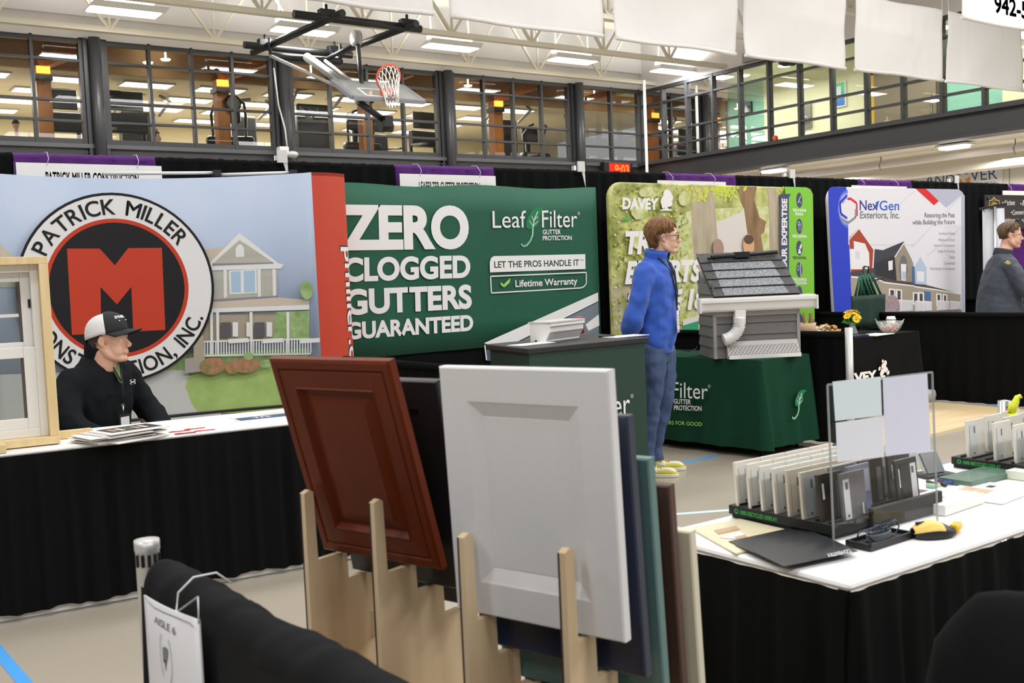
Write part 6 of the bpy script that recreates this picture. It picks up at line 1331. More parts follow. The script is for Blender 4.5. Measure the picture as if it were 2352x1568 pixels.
# acrylic sign holder
P0, P1 = onz(1914, 1254, TZ), onz(2152, 1200, TZ); ax = (P1-P0).normalized(); az = Vector((0.0, 0.02, 1)).normalized(); an = ax.cross(az); wa, ha = (P1-P0).length, 0.395
t = thing('acrylic_sign_holder', 'clear acrylic sign holder with three pale pages over the near tile tray', 'sign holder', P0)
b = MB(); b.prism([P0, P1, P1+az*ha, P0+az*ha], an*0.004); b.prism([P0, P1, P1+an*0.07, P0+an*0.07], (0, 0, 0.003)); b.build('acrylic_sheet', glass('acrylic', (0.99, 0.995, 0.995), refl=0.06), t)
b = MB()
for p, q_ in ((P0, P0+az*ha), (P0+az*ha, P1+az*ha), (P1+az*ha, P1)): b.bar(p+an*0.002, q_+an*0.002, 0.0035, 0.005)
b.build('polished_edge', mat('acrylic_edge', 'AEB6B4', 0.2, alpha=0.55), t)
A = art_frame(P0, ax, az, an)
p1, p2, p3 = mat('page_blue', 'DCE9EF', 0.6), mat('page_lilac', 'E4E7F0', 0.6), mat('page_violet', 'DCDFF2', 0.6)
for nm, m_, px_ in (('top_left_page', p1, [(1909, 876), (2019, 864), (2022, 953), (1915, 966)]), ('lower_left_page', p2, [(1916, 970), (2024, 955), (2027, 1048), (1920, 1060)]), ('right_page', p3, [(2024, 868), (2126, 856), (2134, 1034), (2030, 1046)])):
    b = MB(); pts = [P0+ax*u+az*v-an*0.004 for u, v in (A.inv(*p) for p in px_)]; b.prism([q+an*0.009 for q in pts], an*0.0008); b.build(nm, m_, t)
# things around the trays
def topz(x, y): return onz(x, y, TZ)
fb = [(onz(x, y, TZ).x, onz(x, y, TZ).y) for x, y in ((1586, 1215), (1700, 1194), (1862, 1232), (1690, 1274))]
t = thing('booklet', 'beige printed booklet at the left corner of the sample table', 'booklet', (*fb[0], TZ)); b = MB(); b.prism([(x, y, TZ) for x, y in fb], (0, 0, 0.004)); b.build('cover', mat('booklet_beige', 'D8CFAF', 0.4, var=0.06, scale=9), t)
A = Art(lambda u, v, L: (u, v, TZ+0.004+L), lambda x, y: (lambda p: (p.x, p.y))(onz(x, y, TZ+0.004)))
A.poly([(1640, 1218), (1690, 1208), (1700, 1216), (1650, 1227)], pt_); A.poly([(1650, 1235), (1700, 1222), (1712, 1230), (1690, 1238)], paper); A.poly([(1683, 1234), (1712, 1228), (1718, 1236), (1700, 1240)], pt_); A.build('printing', t)
fan = []
for k, (dx, dy) in enumerate(((-56, -24), (-42, -17), (-28, -11), (-14, -5), (0, 0))):
    z = TZ+0.0045+0.0022*k; pts = [onz(x+dx, y+dy, z) for x, y in ((1730, 1268), (1895, 1232), (1969, 1266), (1800, 1302))]
    t = thing('brochure', ('black folded brochure lowest in the fan beside the booklet', 'black brochure second from below in the fan', 'black brochure in the middle of the fan', 'black brochure second from the top of the fan', 'topmost black brochure of the fan on the sample table')[k], 'brochure', pts[0], 'fan of black brochures')
    b = MB(); b.prism(pts, (0, 0, 0.0018)); b.build('cover', mat('brochure_black', '25272B', 0.35), t)
    A = Art(lambda u, v, L: (u, v, z+0.0018+L), lambda x, y: (lambda p: (p.x, p.y))(onz(x, y, z+0.0018))); A.text('COVENTRY', (1950+dx, 1262+dy), (1896+dx, 1273+dy), (1958+dx, 1269+dy), lab_white, 0.02); A.build('lettering', t)
cM = frame(topz(2020, 1243)+Vector((0.0, -0.005, 0)), 0.02); t = thing('cable_tray', 'small black tray with folded glasses and leads before the tile tray', 'tray', cM @ Vector((0, 0, 0)))
b = MB(cM); b.box((-0.095, -0.035, 0), (0.085, 0.035, 0.008)); b.box((-0.095, -0.035, 0.008), (-0.088, 0.035, 0.016)); b.box((0.078, -0.035, 0.008), (0.085, 0.035, 0.016)); b.box((-0.095, -0.035, 0.008), (0.085, -0.029, 0.016)); b.box((-0.095, 0.029, 0.008), (0.085, 0.035, 0.016)); b.build('tray', M_black_metal, t)
t = thing('eyeglasses', 'folded dark glasses lying on the small black tray', 'glasses', cM @ Vector((0, 0, 0.012)))
b = MB(cM)
for sx in (-0.035, 0.035): b.tube([(sx+0.026*math.cos(2*PI*i/16), -0.01+0.003*math.sin(i), 0.03+0.019*math.sin(2*PI*i/16)) for i in range(16)], 0.002, 6, closed=True)
b.tube([(-0.01, -0.01, 0.036), (0, -0.012, 0.04), (0.01, -0.01, 0.036)], 0.002, 6); b.build('frame', mat('glasses_blue', '2E3E52', 0.3), t)
for sx, e in ((-0.062, 0.05), (0.062, -0.05)):
    b = MB(cM); b.tube([(sx, -0.008, 0.034), (sx*0.9, 0.01, 0.036), (e, 0.022+0.004*(sx > 0), 0.03), (e*1.2, 0.026, 0.018)], 0.002, 6); b.build('temple', mat('glasses_blue', '2E3E52', 0.3), t)
t = thing('coiled_lead', 'coiled grey lead lying in the small black tray', 'cable', cM @ Vector((0, 0, 0.01))); b = MB(cM); b.tube([(0.03*math.cos(i*0.5)*(1.5+0.1*math.sin(i))-0.01, 0.017*math.sin(i*0.5), 0.0105+0.0004*i) for i in range(40)], 0.0024, 6); b.build('lead', mat('lead_grey', '5E656B', 0.4), t)
mM = frame(topz(2143, 1232), -0.45); t = thing('computer_mouse', 'yellow and black wireless mouse at the edge of the sample table', 'mouse', mM @ Vector((0, 0, 0)))
def mouse(u, v, k=1.0):
    x = -0.055+0.11*u; w = 0.034*math.sin(PI*min(1, max(0, 0.06+0.88*u)))**0.5; h = (0.014+0.024*math.sin(PI*min(1, u*0.9+0.12)))*k; a = PI*v
    return (x, w*math.cos(a), 0.004+h*math.sin(a)**0.8)
b = MB(mM); b.grid(mouse, 24, 16, mfn=lambda i, j: 1 if (i > 15 - abs(j-7.5)*0.0 and i > 14+abs(8-j)*-0.0) or j < 2 or j > 13 else 0); b.build('shell', [mat('mouse_yellow', 'E5C564', 0.4), mat('mouse_black', '202124', 0.4)], t)
b = MB(mM); b.prism([(0.051*math.cos(2*PI*i/20), 0.028*math.sin(2*PI*i/20), 0) for i in range(20)], (0, 0, 0.006)); b.build('base', mat('mouse_black', '202124', 0.4), t); b = MB(mM); b.box((-0.045, -0.004, 0.028), (-0.015, 0.004, 0.040)); b.build('scroll_wheel', mat('mouse_black', '202124', 0.4), t)
c = topz(2197, 1222); b = MB(frame(c+Vector((0, 0, 0.012)), 0.3)); b.tube([(-0.03, 0, 0), (0.02, 0, 0), (0.022, 0, 0)], [0.011, 0.011, 0.009], 10); b.box((-0.028, -0.009, 0.005), (0.018, 0.009, 0.012)); tag(b.build('wrapped_candy', mat('candy_gold', 'E3B92A', 0.3)), 'yellow wrapped candy bar just right of the mouse', 'candy')
c = topz(2182, 1168); flat_on('card_stack', 'thick stack of white printed cards right of the near tray', 'card stack', (c.x+0.02, c.y+0.03), 0.06, 0.21, 0.13, 0.028, [paper], z=TZ, art=lambda A, w, d: rectA(A, -w*.42, -d*.1, -w*.02, d*.34, mat('card_photo', '8A6A60', 0.5, hex2='C9B2A0', scale=60)))
c = topz(2270, 1130); flat_on('leaflet', 'white leaflet with orange food picture behind the card stack', 'leaflet', (c.x, c.y), 0.1, 0.26, 0.2, 0.003, [paper], z=TZ, art=lambda A, w, d: (rectA(A, -w*.35, -d*.05, w*.1, d*.4, mat('card_food', 'C9784F', 0.5, hex2='D8C3A8', scale=50)), rectA(A, w*.2, d*.05, w*.33, d*.16, pk)))
c = topz(2248, 1100); b = MB(frame((c.x, c.y, TZ), -0.03)); b.box((-0.125, -0.055, 0), (0.125, 0.055, 0.018)); tag(b.build('stone_slab', mat('slab_green', '5E7A6C', 0.2, var=0.12, scale=20), bevel=0.002), 'flat polished green stone slab lying on the sample table', 'stone sample')
c = topz(2352, 1104); flat_on('card_stack', 'pale green edged stack of cards at the right edge behind the slab', 'card stack', (c.x+0.1, c.y), 0.0, 0.2, 0.12, 0.026, [mat('paper_greenish', 'DDE5D2', 0.6)], z=TZ)
hM = frame(topz(2140, 1092), -0.25); t = thing('phone_stand', 'clear stand with a grey phone and cards on a black base', 'phone stand', hM @ Vector((0, 0, 0)))
b = MB(hM); b.box((-0.055, -0.04, 0), (0.06, 0.04, 0.01)); b.build('base', M_black_metal, t, bevel=0.003); b = MB(hM); b.prism([(-0.032, -0.01, 0.01), (-0.032, 0.03, 0.075), (-0.032, 0.036, 0.072), (-0.032, 0.004, 0.01)], (0.075, 0, 0)); b.build('back_plate', mat('stand_clear', 'D8DADA', 0.1, alpha=0.6), t)
b = MB(hM); b.prism([(-0.028, -0.016, 0.012), (-0.028, 0.02, 0.072), (-0.028, 0.028, 0.068), (-0.028, -0.008, 0.010)], (0.068, 0, 0)); b.build('cards', mat('card_grey', '55585A', 0.3), t)
for k, (x, y, dx, dy, col, nm, lab) in enumerate(((2130, 1110, 26, 8, '1E1E20', 'pen', 'black pen beside the orange and blue scissors'), (2150, 1107, 24, 12, '26262A', 'pen', 'dark pen crossing the scissors'), (2128, 1119, 34, 3, '9BC3B0', 'marker', 'pale green marker beside the scissors'))):
    a0, a1 = topz(x, y)+Vector((0, 0, .006)), topz(x+dx, y+dy)+Vector((0, 0, .006)); b = MB(); b.tube([a0, a0.lerp(a1, .9), a1], [0.006+0.002*(k == 2), 0.006+0.002*(k == 2), 0.003], 8); tag(b.build(nm, mat('pen_'+col, col, 0.4)), lab, 'pen')
t = thing('scissors', 'scissors with blue loops and orange pivot lying on the sample table', 'scissors', topz(2170, 1110))
for dx in (0, 14):
    c = topz(2166+dx, 1107+dx*0.35)+Vector((0, 0, .006)); b = MB(); b.tube([c+Vector((0.016*math.cos(2*PI*i/14), 0.010*math.sin(2*PI*i/14), 0.002)) for i in range(14)], 0.0035, 6, closed=True); b.build('loop', mat('scissor_blue', '2C4BB0', 0.3), t)
b = MB(); b.bar(topz(2160, 1112)+Vector((0, 0, .006)), topz(2146, 1120)+Vector((0, 0, .005)), 0.012, 0.004); b.build('blade', mat('scissor_orange', 'D9692C', 0.4), t)
c = topz(2146, 1130); b = MB(); b.lathe([(0, 0), (0.016, 0), (0.016, 0.003), (0, 0.003)], (c.x, c.y, TZ), 18); tag(b.build('coaster', mat('coaster_tan', 'C9A98A', 0.7)), 'small round tan disc beside the pens', 'disc')
c = topz(2118, 1135); b = MB(frame((c.x, c.y, TZ), 0.1)); b.box((-0.05, -0.04, 0), (0.05, 0.04, 0.003)); tag(b.build('dark_card', mat('card_mauve', '5C4C4B', 0.5)), 'dark mauve card lying behind the near tray', 'card')
# yellow hook tool and chrome post behind the far tray
c = Vector((3.75, 2.35, 0)); c = atd(2308, 940, 4.1); c.z = 0
t = thing('stanchion_post', 'chrome post top showing behind the far tile tray', 'post', c); zt = onplane(2308, 913, c, FW).z
b = MB(); b.lathe([(0.0, 0.0), (0.15, 0), (0.15, 0.012), (0.026, 0.02), (0.026, zt-0.005), (0.0, zt)], c, 20); b.build('tube', M_chrome, t); b = MB(); b.cbox(c+Vector((0, 0, zt-0.035))-FW*0.026, (0.008, 0.008, 0.02)); b.build('slot', M_black_metal, t)
c = atd(2330, 936, 3.6); b = MB(); pts = [atd(x, y, 3.6) for x, y in ((2322, 948), (2327, 932), (2334, 920), (2336, 912), (2342, 909), (2345, 914))]; b.tube(pts, [0.016, 0.016, 0.012, 0.009, 0.007, 0.006], 8)
b.tube([pts[0], Vector((pts[0].x, pts[0].y, TZ))], 0.02, 8); tag(b.build('tape_dispenser', mat('neon_yellow', 'DDE331', 0.5)), 'neon yellow hooked tool standing behind the far tray', 'tool')
# dark chair with a jacket in the lower right corner
t = thing('jacket_chair', 'dark jacket hung over a chair back in the lower right corner', 'chair', (1.33, 0.62, 0)); M_jack = mat('dark_jacket', '161617', 0.9, spec=0.1)
JM = frame((1.40, 0.58, 0), -0.95)
for sx in (-0.2, 0.2):
    for sy in (-0.2, 0.2): b = MB(JM); b.tube([(sx, sy, 0), (sx, sy, 0.45)], 0.015, 8); b.build('leg', M_black_metal, t)
b = MB(JM); b.box((-0.23, -0.23, 0.43), (0.23, 0.23, 0.47)); b.build('seat', M_jack, t, bevel=0.015)
sil = [(-0.30, 0.60), (-0.285, 0.74), (-0.265, 0.86), (-0.235, 0.905), (-0.20, 0.945), (-0.165, 0.952), (-0.13, 0.950), (-0.105, 0.962), (-0.07, 0.955), (-0.02, 0.967), (0.06, 0.982), (0.3, 0.96)]
def jk(u, v):
    x = -0.30+0.60*u; i = 0
    while i < len(sil)-2 and sil[i+1][0] < x: i += 1
    f = (x-sil[i][0])/(sil[i+1][0]-sil[i][0]); zt = sil[i][1]+(sil[i+1][1]-sil[i][1])*f; a = 2*PI*v
    zc = (zt+0.5)/2; hh = (zt-0.5)/2; wv = 0.012*math.sin(x*30+2*a)
    return (x, 0.21+(0.075+wv)*math.cos(a)*(1 if hh > 0.1 else 0.6), zc+hh*math.sin(a))
b = MB(JM); b.grid(jk, 30, 24); b.build('jacket', M_jack, t, recalc=False)

# ================================================================== people
FH = Vector((FW.x, FW.y, 0)).normalized(); RH = Vector((FH.y, -FH.x, 0))
def facing(deg): a = math.radians(deg); return RH*math.cos(a)-FH*math.sin(a)      # 0 = towards the right of the hall view, 90 = towards the camera
def loft(b, rings, n=22, m=0):
    """rings: (centre, half vector 1, half vector 2)"""
    R_ = [[b.V(c+u*math.cos(2*PI*j/n)+v*math.sin(2*PI*j/n)) for j in range(n)] for c, u, v in rings]
    for p, q in zip(R_, R_[1:]):
        for j in range(n): b.F((p[j], p[(j+1) % n], q[(j+1) % n], q[j]), m, True)
    b.F(R_[0][::-1], m); b.F(R_[-1], m)
def limb(b, pts, rr, k=5, n=14):
    """smooth tapered chain with round joints"""
    P, R2 = [], []
    for i in range(len(pts)-1):
        p0, p1, p2, p3 = pts[max(i-1, 0)], pts[i], pts[i+1], pts[min(i+2, len(pts)-1)]
        for j in range(k):
            t = j/k; P.append(0.5*((2*p1)+(p2-p0)*t+(2*p0-5*p1+4*p2-p3)*t*t+(3*p1-p0-3*p2+p3)*t**3)); R2.append(rr[i]+(rr[i+1]-rr[i])*t)
    P.append(pts[-1]); R2.append(rr[-1]); b.tube(P, R2, n)
    b.ball(pts[0], rr[0], n=n, k=8); b.ball(pts[-1], rr[-1], n=n, k=8)
_tex = {}
def fused(b, name, m, parent, voxel=0.01, smooth=4, folds=0.0, fold_size=0.1, label=None):
    o = b.build(name, m, parent, recalc=True, label=label)
    r = o.modifiers.new('fuse', 'REMESH'); r.mode = 'VOXEL'; r.voxel_size = voxel; r.use_smooth_shade = True
    s = o.modifiers.new('soften', 'SMOOTH'); s.iterations = smooth; s.factor = 0.5
    if folds:
        if fold_size not in _tex:
            tx_ = bpy.data.textures.new('folds', 'CLOUDS'); tx_.noise_scale = fold_size; tx_.noise_depth = 1; _tex[fold_size] = tx_
        d = o.modifiers.new('folds', 'DISPLACE'); d.texture = _tex[fold_size]; d.strength = folds; d.mid_level = 0.5; d.texture_coords = 'LOCAL'
    return o
def head_frame(c, f, up=Vector((0, 0, 1))):
    f = f.normalized(); l = up.cross(f).normalized(); u = f.cross(l); return axes(c, f, l, u)
def add_head(b, H, s=1.0, jaw=1.0):
    Q = b.M; b.M = H @ Matrix.Scale(s, 4); V_ = Vector
    b.ball((-0.014, 0, 0.045), 1, n=28, k=18, sc=(0.098, 0.076, 0.082)); b.ball((0.026, 0, 0.02), 1, n=24, k=14, sc=(0.062, 0.064, 0.07))
    b.ball((0.03, 0, -0.035), 1, n=24, k=16, sc=(0.050, 0.055, 0.072)); b.ball((-0.005, 0, -0.04), 1, n=20, k=12, sc=(0.06, 0.062, 0.055))
    for y in (-1, 1):
        limb(b, [V_((-0.014, y*0.046*jaw, -0.04)), V_((0.008, y*0.042*jaw, -0.074)), V_((0.05, y*0.018*jaw, -0.098))], [0.024, 0.025, 0.021])
        b.ball((0.034, y*0.030*jaw, -0.05), 1, n=18, k=12, sc=(0.042, 0.030, 0.046)); b.ball((0.048, y*0.036, -0.022), 1, n=16, k=10, sc=(0.028, 0.024, 0.022))
        limb(b, [V_((0.081, y*0.008, 0.014)), V_((0.081, y*0.028, 0.02)), V_((0.066, y*0.05, 0.016))], [0.0085, 0.009, 0.008])      # brow
        b.ball((0.094, y*0.0105, -0.036), 0.0085, n=10, k=8)                                                                     # nostril wing
        limb(b, [V_((0.072, y*0.019, 0.006)), V_((0.0795, y*0.031, 0.0105)), V_((0.072, y*0.044, 0.005))], [0.0045, 0.005, 0.0045]); limb(b, [V_((0.072, y*0.02, -0.011)), V_((0.0775, y*0.031, -0.014)), V_((0.071, y*0.043, -0.011))], [0.0045, 0.005, 0.0045])
        limb(b, [V_((-0.01, y*0.071, -0.028)), V_((-0.024, y*0.079, -0.010)), V_((-0.024, y*0.082, 0.012)), V_((-0.010, y*0.079, 0.021)), V_((0.0, y*0.074, 0.010))], [0.006, 0.0065, 0.0065, 0.006, 0.005], 4, 8); b.ball((-0.011, y*0.074, -0.004), 1, n=10, k=8, sc=(0.013, 0.006, 0.024)); b.ball((-0.004, y*0.071, -0.028), 0.0075, n=8, k=6)
    limb(b, [V_((0.078, 0, 0.014)), V_((0.089, 0, -0.012)), V_((0.101, 0, -0.031))], [0.009, 0.0105, 0.013])     # nose
    b.ball((0.098, 0, -0.039), 0.009, n=10, k=8)
    for z, r, x in ((-0.0605, 0.0068, 0.0835), (-0.0725, 0.0078, 0.082)): limb(b, [V_((0.066, -0.025, -0.066)), V_((x, -0.01, z)), V_((x+0.001, 0, z)), V_((x, 0.01, z)), V_((0.066, 0.025, -0.066))], [0.0035, r*.85, r, r*.85, 0.0035], 4, 8)
    b.ball((0.062, 0, -0.100), 1, n=16, k=10, sc=(0.022, 0.024, 0.019)); b.ball((0.07, 0, -0.05), 1, n=12, k=8, sc=(0.012, 0.026, 0.014))
    b.M = Q
M_eye, M_iris = mat('eye_white', 'E9E4DE', 0.3), mat('iris_dark', '33291F', 0.2); M_lip = mat('lips', 'B5746A', 0.5); M_browh = {}
def add_face(parent, H, s=1.0, brow='5A4030', look=0.0):
    for y in (-1, 1):
        b = MB(H @ Matrix.Scale(s, 4)); b.ball((0.0665, y*0.031, -0.002), 0.0122, n=14, k=10); e = b.build('eye', M_eye, parent)
        b = MB(H @ Matrix.Scale(s, 4)); b.ball((0.0750, y*0.031+look, -0.001), 0.0055, n=10, k=8, sc=(0.75, 1, 1)); b.build('iris', M_iris, e)
        b = MB(H @ Matrix.Scale(s, 4)); b.tube([(0.088, y*0.014, 0.021), (0.0875, y*0.03, 0.029), (0.073, y*0.05, 0.022)], [0.004, 0.0045, 0.0025], 6); b.build('eyebrow', mat('brow_'+brow, brow, 0.9), parent)
    b = MB(H @ Matrix.Scale(s, 4)); b.tube([(0.07, -0.024, -0.0662), (0.0875, -0.008, -0.0668), (0.089, 0, -0.0665), (0.0875, 0.008, -0.0668), (0.07, 0.024, -0.0662)], [0.0015, 0.002, 0.0024, 0.002, 0.0015], 6); b.build('mouth_line', mat('mouth_dark', 'A06A5A', 0.6), parent)
def add_hand(b, w, d, side, curl=0.5):
    """w wrist, d finger direction, side = thumb direction"""
    d = d.normalized(); side = (side-d*side.dot(d)).normalized(); nrm = d.cross(side)
    loft(b, [(w, side*0.026, nrm*0.019), (w+d*0.04, side*0.038, nrm*0.017), (w+d*0.085, side*0.042, nrm*0.014)], 16)
    for k, (o, L) in enumerate(((0.032, 0.07), (0.011, 0.08), (-0.011, 0.074), (-0.031, 0.058))):
        p = w+d*0.082+side*o; q = p+d*L*0.5-nrm*L*0.25*curl; r = q+d*L*0.35*(1-curl*0.5)-nrm*L*0.42*curl; b.tube([p, q, r], [0.0095, 0.009, 0.0075], 8); b.ball(r, 0.0078, n=8, k=6)
    p = w+d*0.03+side*0.03; q = p+d*0.035+side*0.03; r = q+d*0.03+side*0.006; b.tube([p, q, r], [0.012, 0.0105, 0.009], 8); b.ball(r, 0.009, n=8, k=6)
def strands(H, s, ells, n, ends, r0, r1, seed, off=0.0, curl=0.006):
    """locks of hair from the crown down the skull: ends(phi) gives the height where a lock stops"""
    rnd = random.Random(seed); b = MB(H @ Matrix.Scale(s, 4)); c, rx, ry, rz = ells
    for k in range(n):
        phi = rnd.uniform(-PI, PI); t0 = rnd.uniform(0.02, 0.5); ze = ends(phi)+rnd.uniform(-0.012, 0.012); pts = []; e = rnd.uniform(0.96, 1.06); tw = rnd.uniform(-0.25, 0.25); ph = rnd.uniform(0, 6)
        for j in range(8):
            th = t0+(2.25-t0)*j/7; x, y, z = rx*e*math.sin(min(th, PI/2+0.1))*math.cos(phi+tw*j/7), ry*e*math.sin(min(th, PI/2+0.1))*math.sin(phi+tw*j/7), rz*e*math.cos(min(th, PI/2))-max(0, th-PI/2)*0.17
            q_ = 1-0.55*max(0, th-PI/2); x *= q_; y *= q_
            if z+c[2] < ze: break
            pts.append((c[0]+x+curl*math.sin(ph+j*1.3), c[1]+y+curl*math.cos(ph+j*1.1), c[2]+z))
        if len(pts) >= 3: b.tube(pts, [r0+(r1-r0)*i/(len(pts)-1) for i in range(len(pts))], 5)
    return b

# ------------------------------------------------------------------ standing man in the blue pullover
M_skin = mat('skin_fair', 'DDB09A', 0.5, var=0.03, scale=20); M_skin2 = mat('skin_tan', 'D6A68E', 0.5, var=0.03, scale=20)
base = Vector((5.10, 5.50, 0)); f = facing(24); l = Vector((0, 0, 1)).cross(f); Z = Vector((0, 0, 1))
def P2(a, b_, z): return base+f*a+l*b_+Z*z+RH*(-0.095+0.165*min(1.0, z/1.0))
t = thing('person', 'standing man in blue quarter-zip pullover, jeans and yellow sneakers, hands behind his back', 'person', base)
hf = facing(6)+Z*0.02; HC = P2(0.045, 0.0, 1.682)+RH*0.03; H2 = head_frame(HC, hf); hs = 1.0
b = MB(); add_head(b, H2, hs, 0.92)
limb(b, [HC+Vector((0, 0, -0.04))-hf*0.02, P2(0.03, 0, 1.58)+RH*0.01, P2(0.0, 0, 1.50)], [0.055, 0.054, 0.062])
loft(b, [(P2(0, 0, z), f*rx, l*ry) for z, rx, ry in ((0.84, .09, .14), (0.95, .10, .155), (1.1, .095, .15), (1.3, .105, .17), (1.44, .09, .165), (1.52, .05, .08))])
for sd in (-1, 1):
    limb(b, [P2(-0.01, sd*0.17, 1.45), P2(-0.09, sd*0.235, 1.18), P2(-0.16, sd*0.06, 0.985)], [0.048, 0.04, 0.03])
    add_hand(b, P2(-0.165, sd*0.05, 0.98), -l*sd*1.0+Z*-0.35, Z, 0.4)
LEGS = {-1: [(0.0, -0.095, 0.88), (0.045, -0.10, 0.50), (0.065, -0.10, 0.10)], 1: [(0.02, 0.09, 0.88), (0.075, 0.11, 0.50), (0.055, 0.125, 0.10)]}
for sd, q in LEGS.items(): limb(b, [P2(*p) for p in q], [0.07, 0.048, 0.035])
fused(b, 'body', M_skin, t, 0.0048, 6); add_face(t, H2, hs, '7A5A40')
# pullover
M_blue = mat('blue_pullover', '2B57B8', 0.85, sheen=0.2, bump=0.15, scale=120)
b = MB()
loft(b, [(P2(a, 0, z), f*rx, l*ry) for z, a, rx, ry in ((0.875, 0.0, .112, .165), (0.90, 0.0, .122, .178), (0.95, 0.005, .135, .187), (1.05, 0.01, .137, .187), (1.18, 0.012, .132, .188), (1.32, 0.008, .135, .20), (1.41, 0.0, .125, .205), (1.47, -0.005, .105, .18), (1.52, -0.003, .085, .12), (1.55, 0.0, .072, .085))])
for sd in (-1, 1): limb(b, [P2(-0.02, sd*0.165, 1.445), P2(-0.05, sd*0.225, 1.31), P2(-0.10, sd*0.24, 1.13), P2(-0.155, sd*0.17, 1.0), P2(-0.16, sd*0.07, 0.965)], [0.078, 0.073, 0.068, 0.058, 0.047])
fused(b, 'pullover', M_blue, t, 0.009, 6, 0.05, 0.12)
b = MB(); loft(b, [(P2(0.0, 0, 0.862), f*.113, l*.166), (P2(0.0, 0, 0.87), f*.122, l*.176), (P2(0.0, 0, 0.915), f*.124, l*.178), (P2(0, 0, 0.925), f*.118, l*.172)], 40); b.build('hem_band', M_blue, t)
def collar(u, v):
    a = 0.32+(2*PI-0.64)*u; r = 1+0.10*v; return P2(0.006+0.015*v, 0, 1.515+0.075*v-0.012*math.cos(a))+f*(0.078*r*math.cos(a))+l*(0.082*r*math.sin(a))
b = MB(); b.grid(collar, 36, 5, thick=(0, 0, 0.001)); b.build('collar', M_blue, t, recalc=False).modifiers.new('cloth', 'SOLIDIFY').thickness = 0.008
b = MB(); b.prism([P2(0.062, -0.028, 1.56), P2(0.085, -0.026, 1.50), P2(0.118, -0.012, 1.43), P2(0.118, 0.008, 1.43), P2(0.085, 0.026, 1.50), P2(0.062, 0.028, 1.56)], f*0.014); b.build('undershirt', mat('undershirt_black', '1B1C20', 0.8), t)
b = MB(); b.tube([P2(0.145, -0.004, 1.36), P2(0.132, -0.006, 1.43), P2(0.105, -0.02, 1.50)], 0.004, 6); b.tube([P2(0.145, -0.004, 1.36), P2(0.132, 0.004, 1.43), P2(0.105, 0.022, 1.50)], 0.004, 6); b.build('zip', mat('zip_navy', '16264F', 0.5), t)
M_lan = mat('lanyard_black', '15161A', 0.6); M_badge = mat('badge_white', 'EAEAEC', 0.35)
b = MB(); b.tube([P2(-0.05, -0.07, 1.57), P2(0.06, -0.085, 1.53), P2(0.125, -0.055, 1.44), P2(0.155, -0.045, 1.30), P2(0.158, -0.05, 1.20)], 0.006, 6); b.tube([P2(-0.05, 0.07, 1.57), P2(0.07, 0.06, 1.53), P2(0.135, 0.01, 1.44), P2(0.157, -0.025, 1.30), P2(0.158, -0.05, 1.20)], 0.006, 6); b.tube([P2(0.158, -0.05, 1.205), P2(0.160, -0.052, 1.165)], 0.004, 6); b.build('lanyard', M_lan, t)
b = MB(); o = P2(0.163, -0.052, 1.085); b.prism([o-l*0.028+Z*-0.075, o+l*0.028+Z*-0.075, o+l*0.028+Z*0.08, o-l*0.028+Z*0.08], f*0.003); bd = b.build('name_badge', M_badge, t)
A = Art(lambda u, v, L: o+l*u+Z*v+f*(0.003+L))
for z in (0.04, 0.02, 0.0, -0.02): A.poly([(-0.02, z), (0.016, z), (0.016, z+0.006), (-0.02, z+0.006)], mat('badge_grey', '9A9CA4', 0.5), False)
A.poly([(-0.028, -0.075), (0.028, -0.075), (0.028, -0.055), (-0.028, -0.055)], mat('badge_blue', '8FA0B8', 0.5), False); A.build('printing', bd)
# jeans
M_jean = mat('blue_denim', '2C3F63', 0.8, hex2='46597E', scale=4.5, bump=0.1)
b = MB(); loft(b, [(P2(0.0, 0, z), f*rx, l*ry) for z, rx, ry in ((0.80, .105, .155), (0.87, .108, .16), (0.94, .10, .155))])
for sd, q in LEGS.items():
    p = [P2(*v) for v in q]; limb(b, [p[0]+Z*0.0, p[0].lerp(p[1], .5)+f*0.012, p[1], p[1].lerp(p[2], .5)-f*0.01, p[2]+Z*0.07], [0.098, 0.089, 0.073, 0.066, 0.060]); loft(b, [(p[2]+Z*0.08, f*.062, l*.058), (p[2]+Z*0.03, f*.064, l*.06), (p[2]-Z*0.02, f*.067, l*.062)])
fused(b, 'jeans', M_jean, t, 0.009, 4, 0.028, 0.09)
M_ycream, M_yel2, M_sole, M_lace = mat('sneaker_cream', 'E7E2CC', 0.5), mat('sneaker_yellow', 'C9C04A', 0.5), mat('sneaker_sole', 'E0DCC8', 0.6), mat('sneaker_lace', 'B39A2E', 0.7)
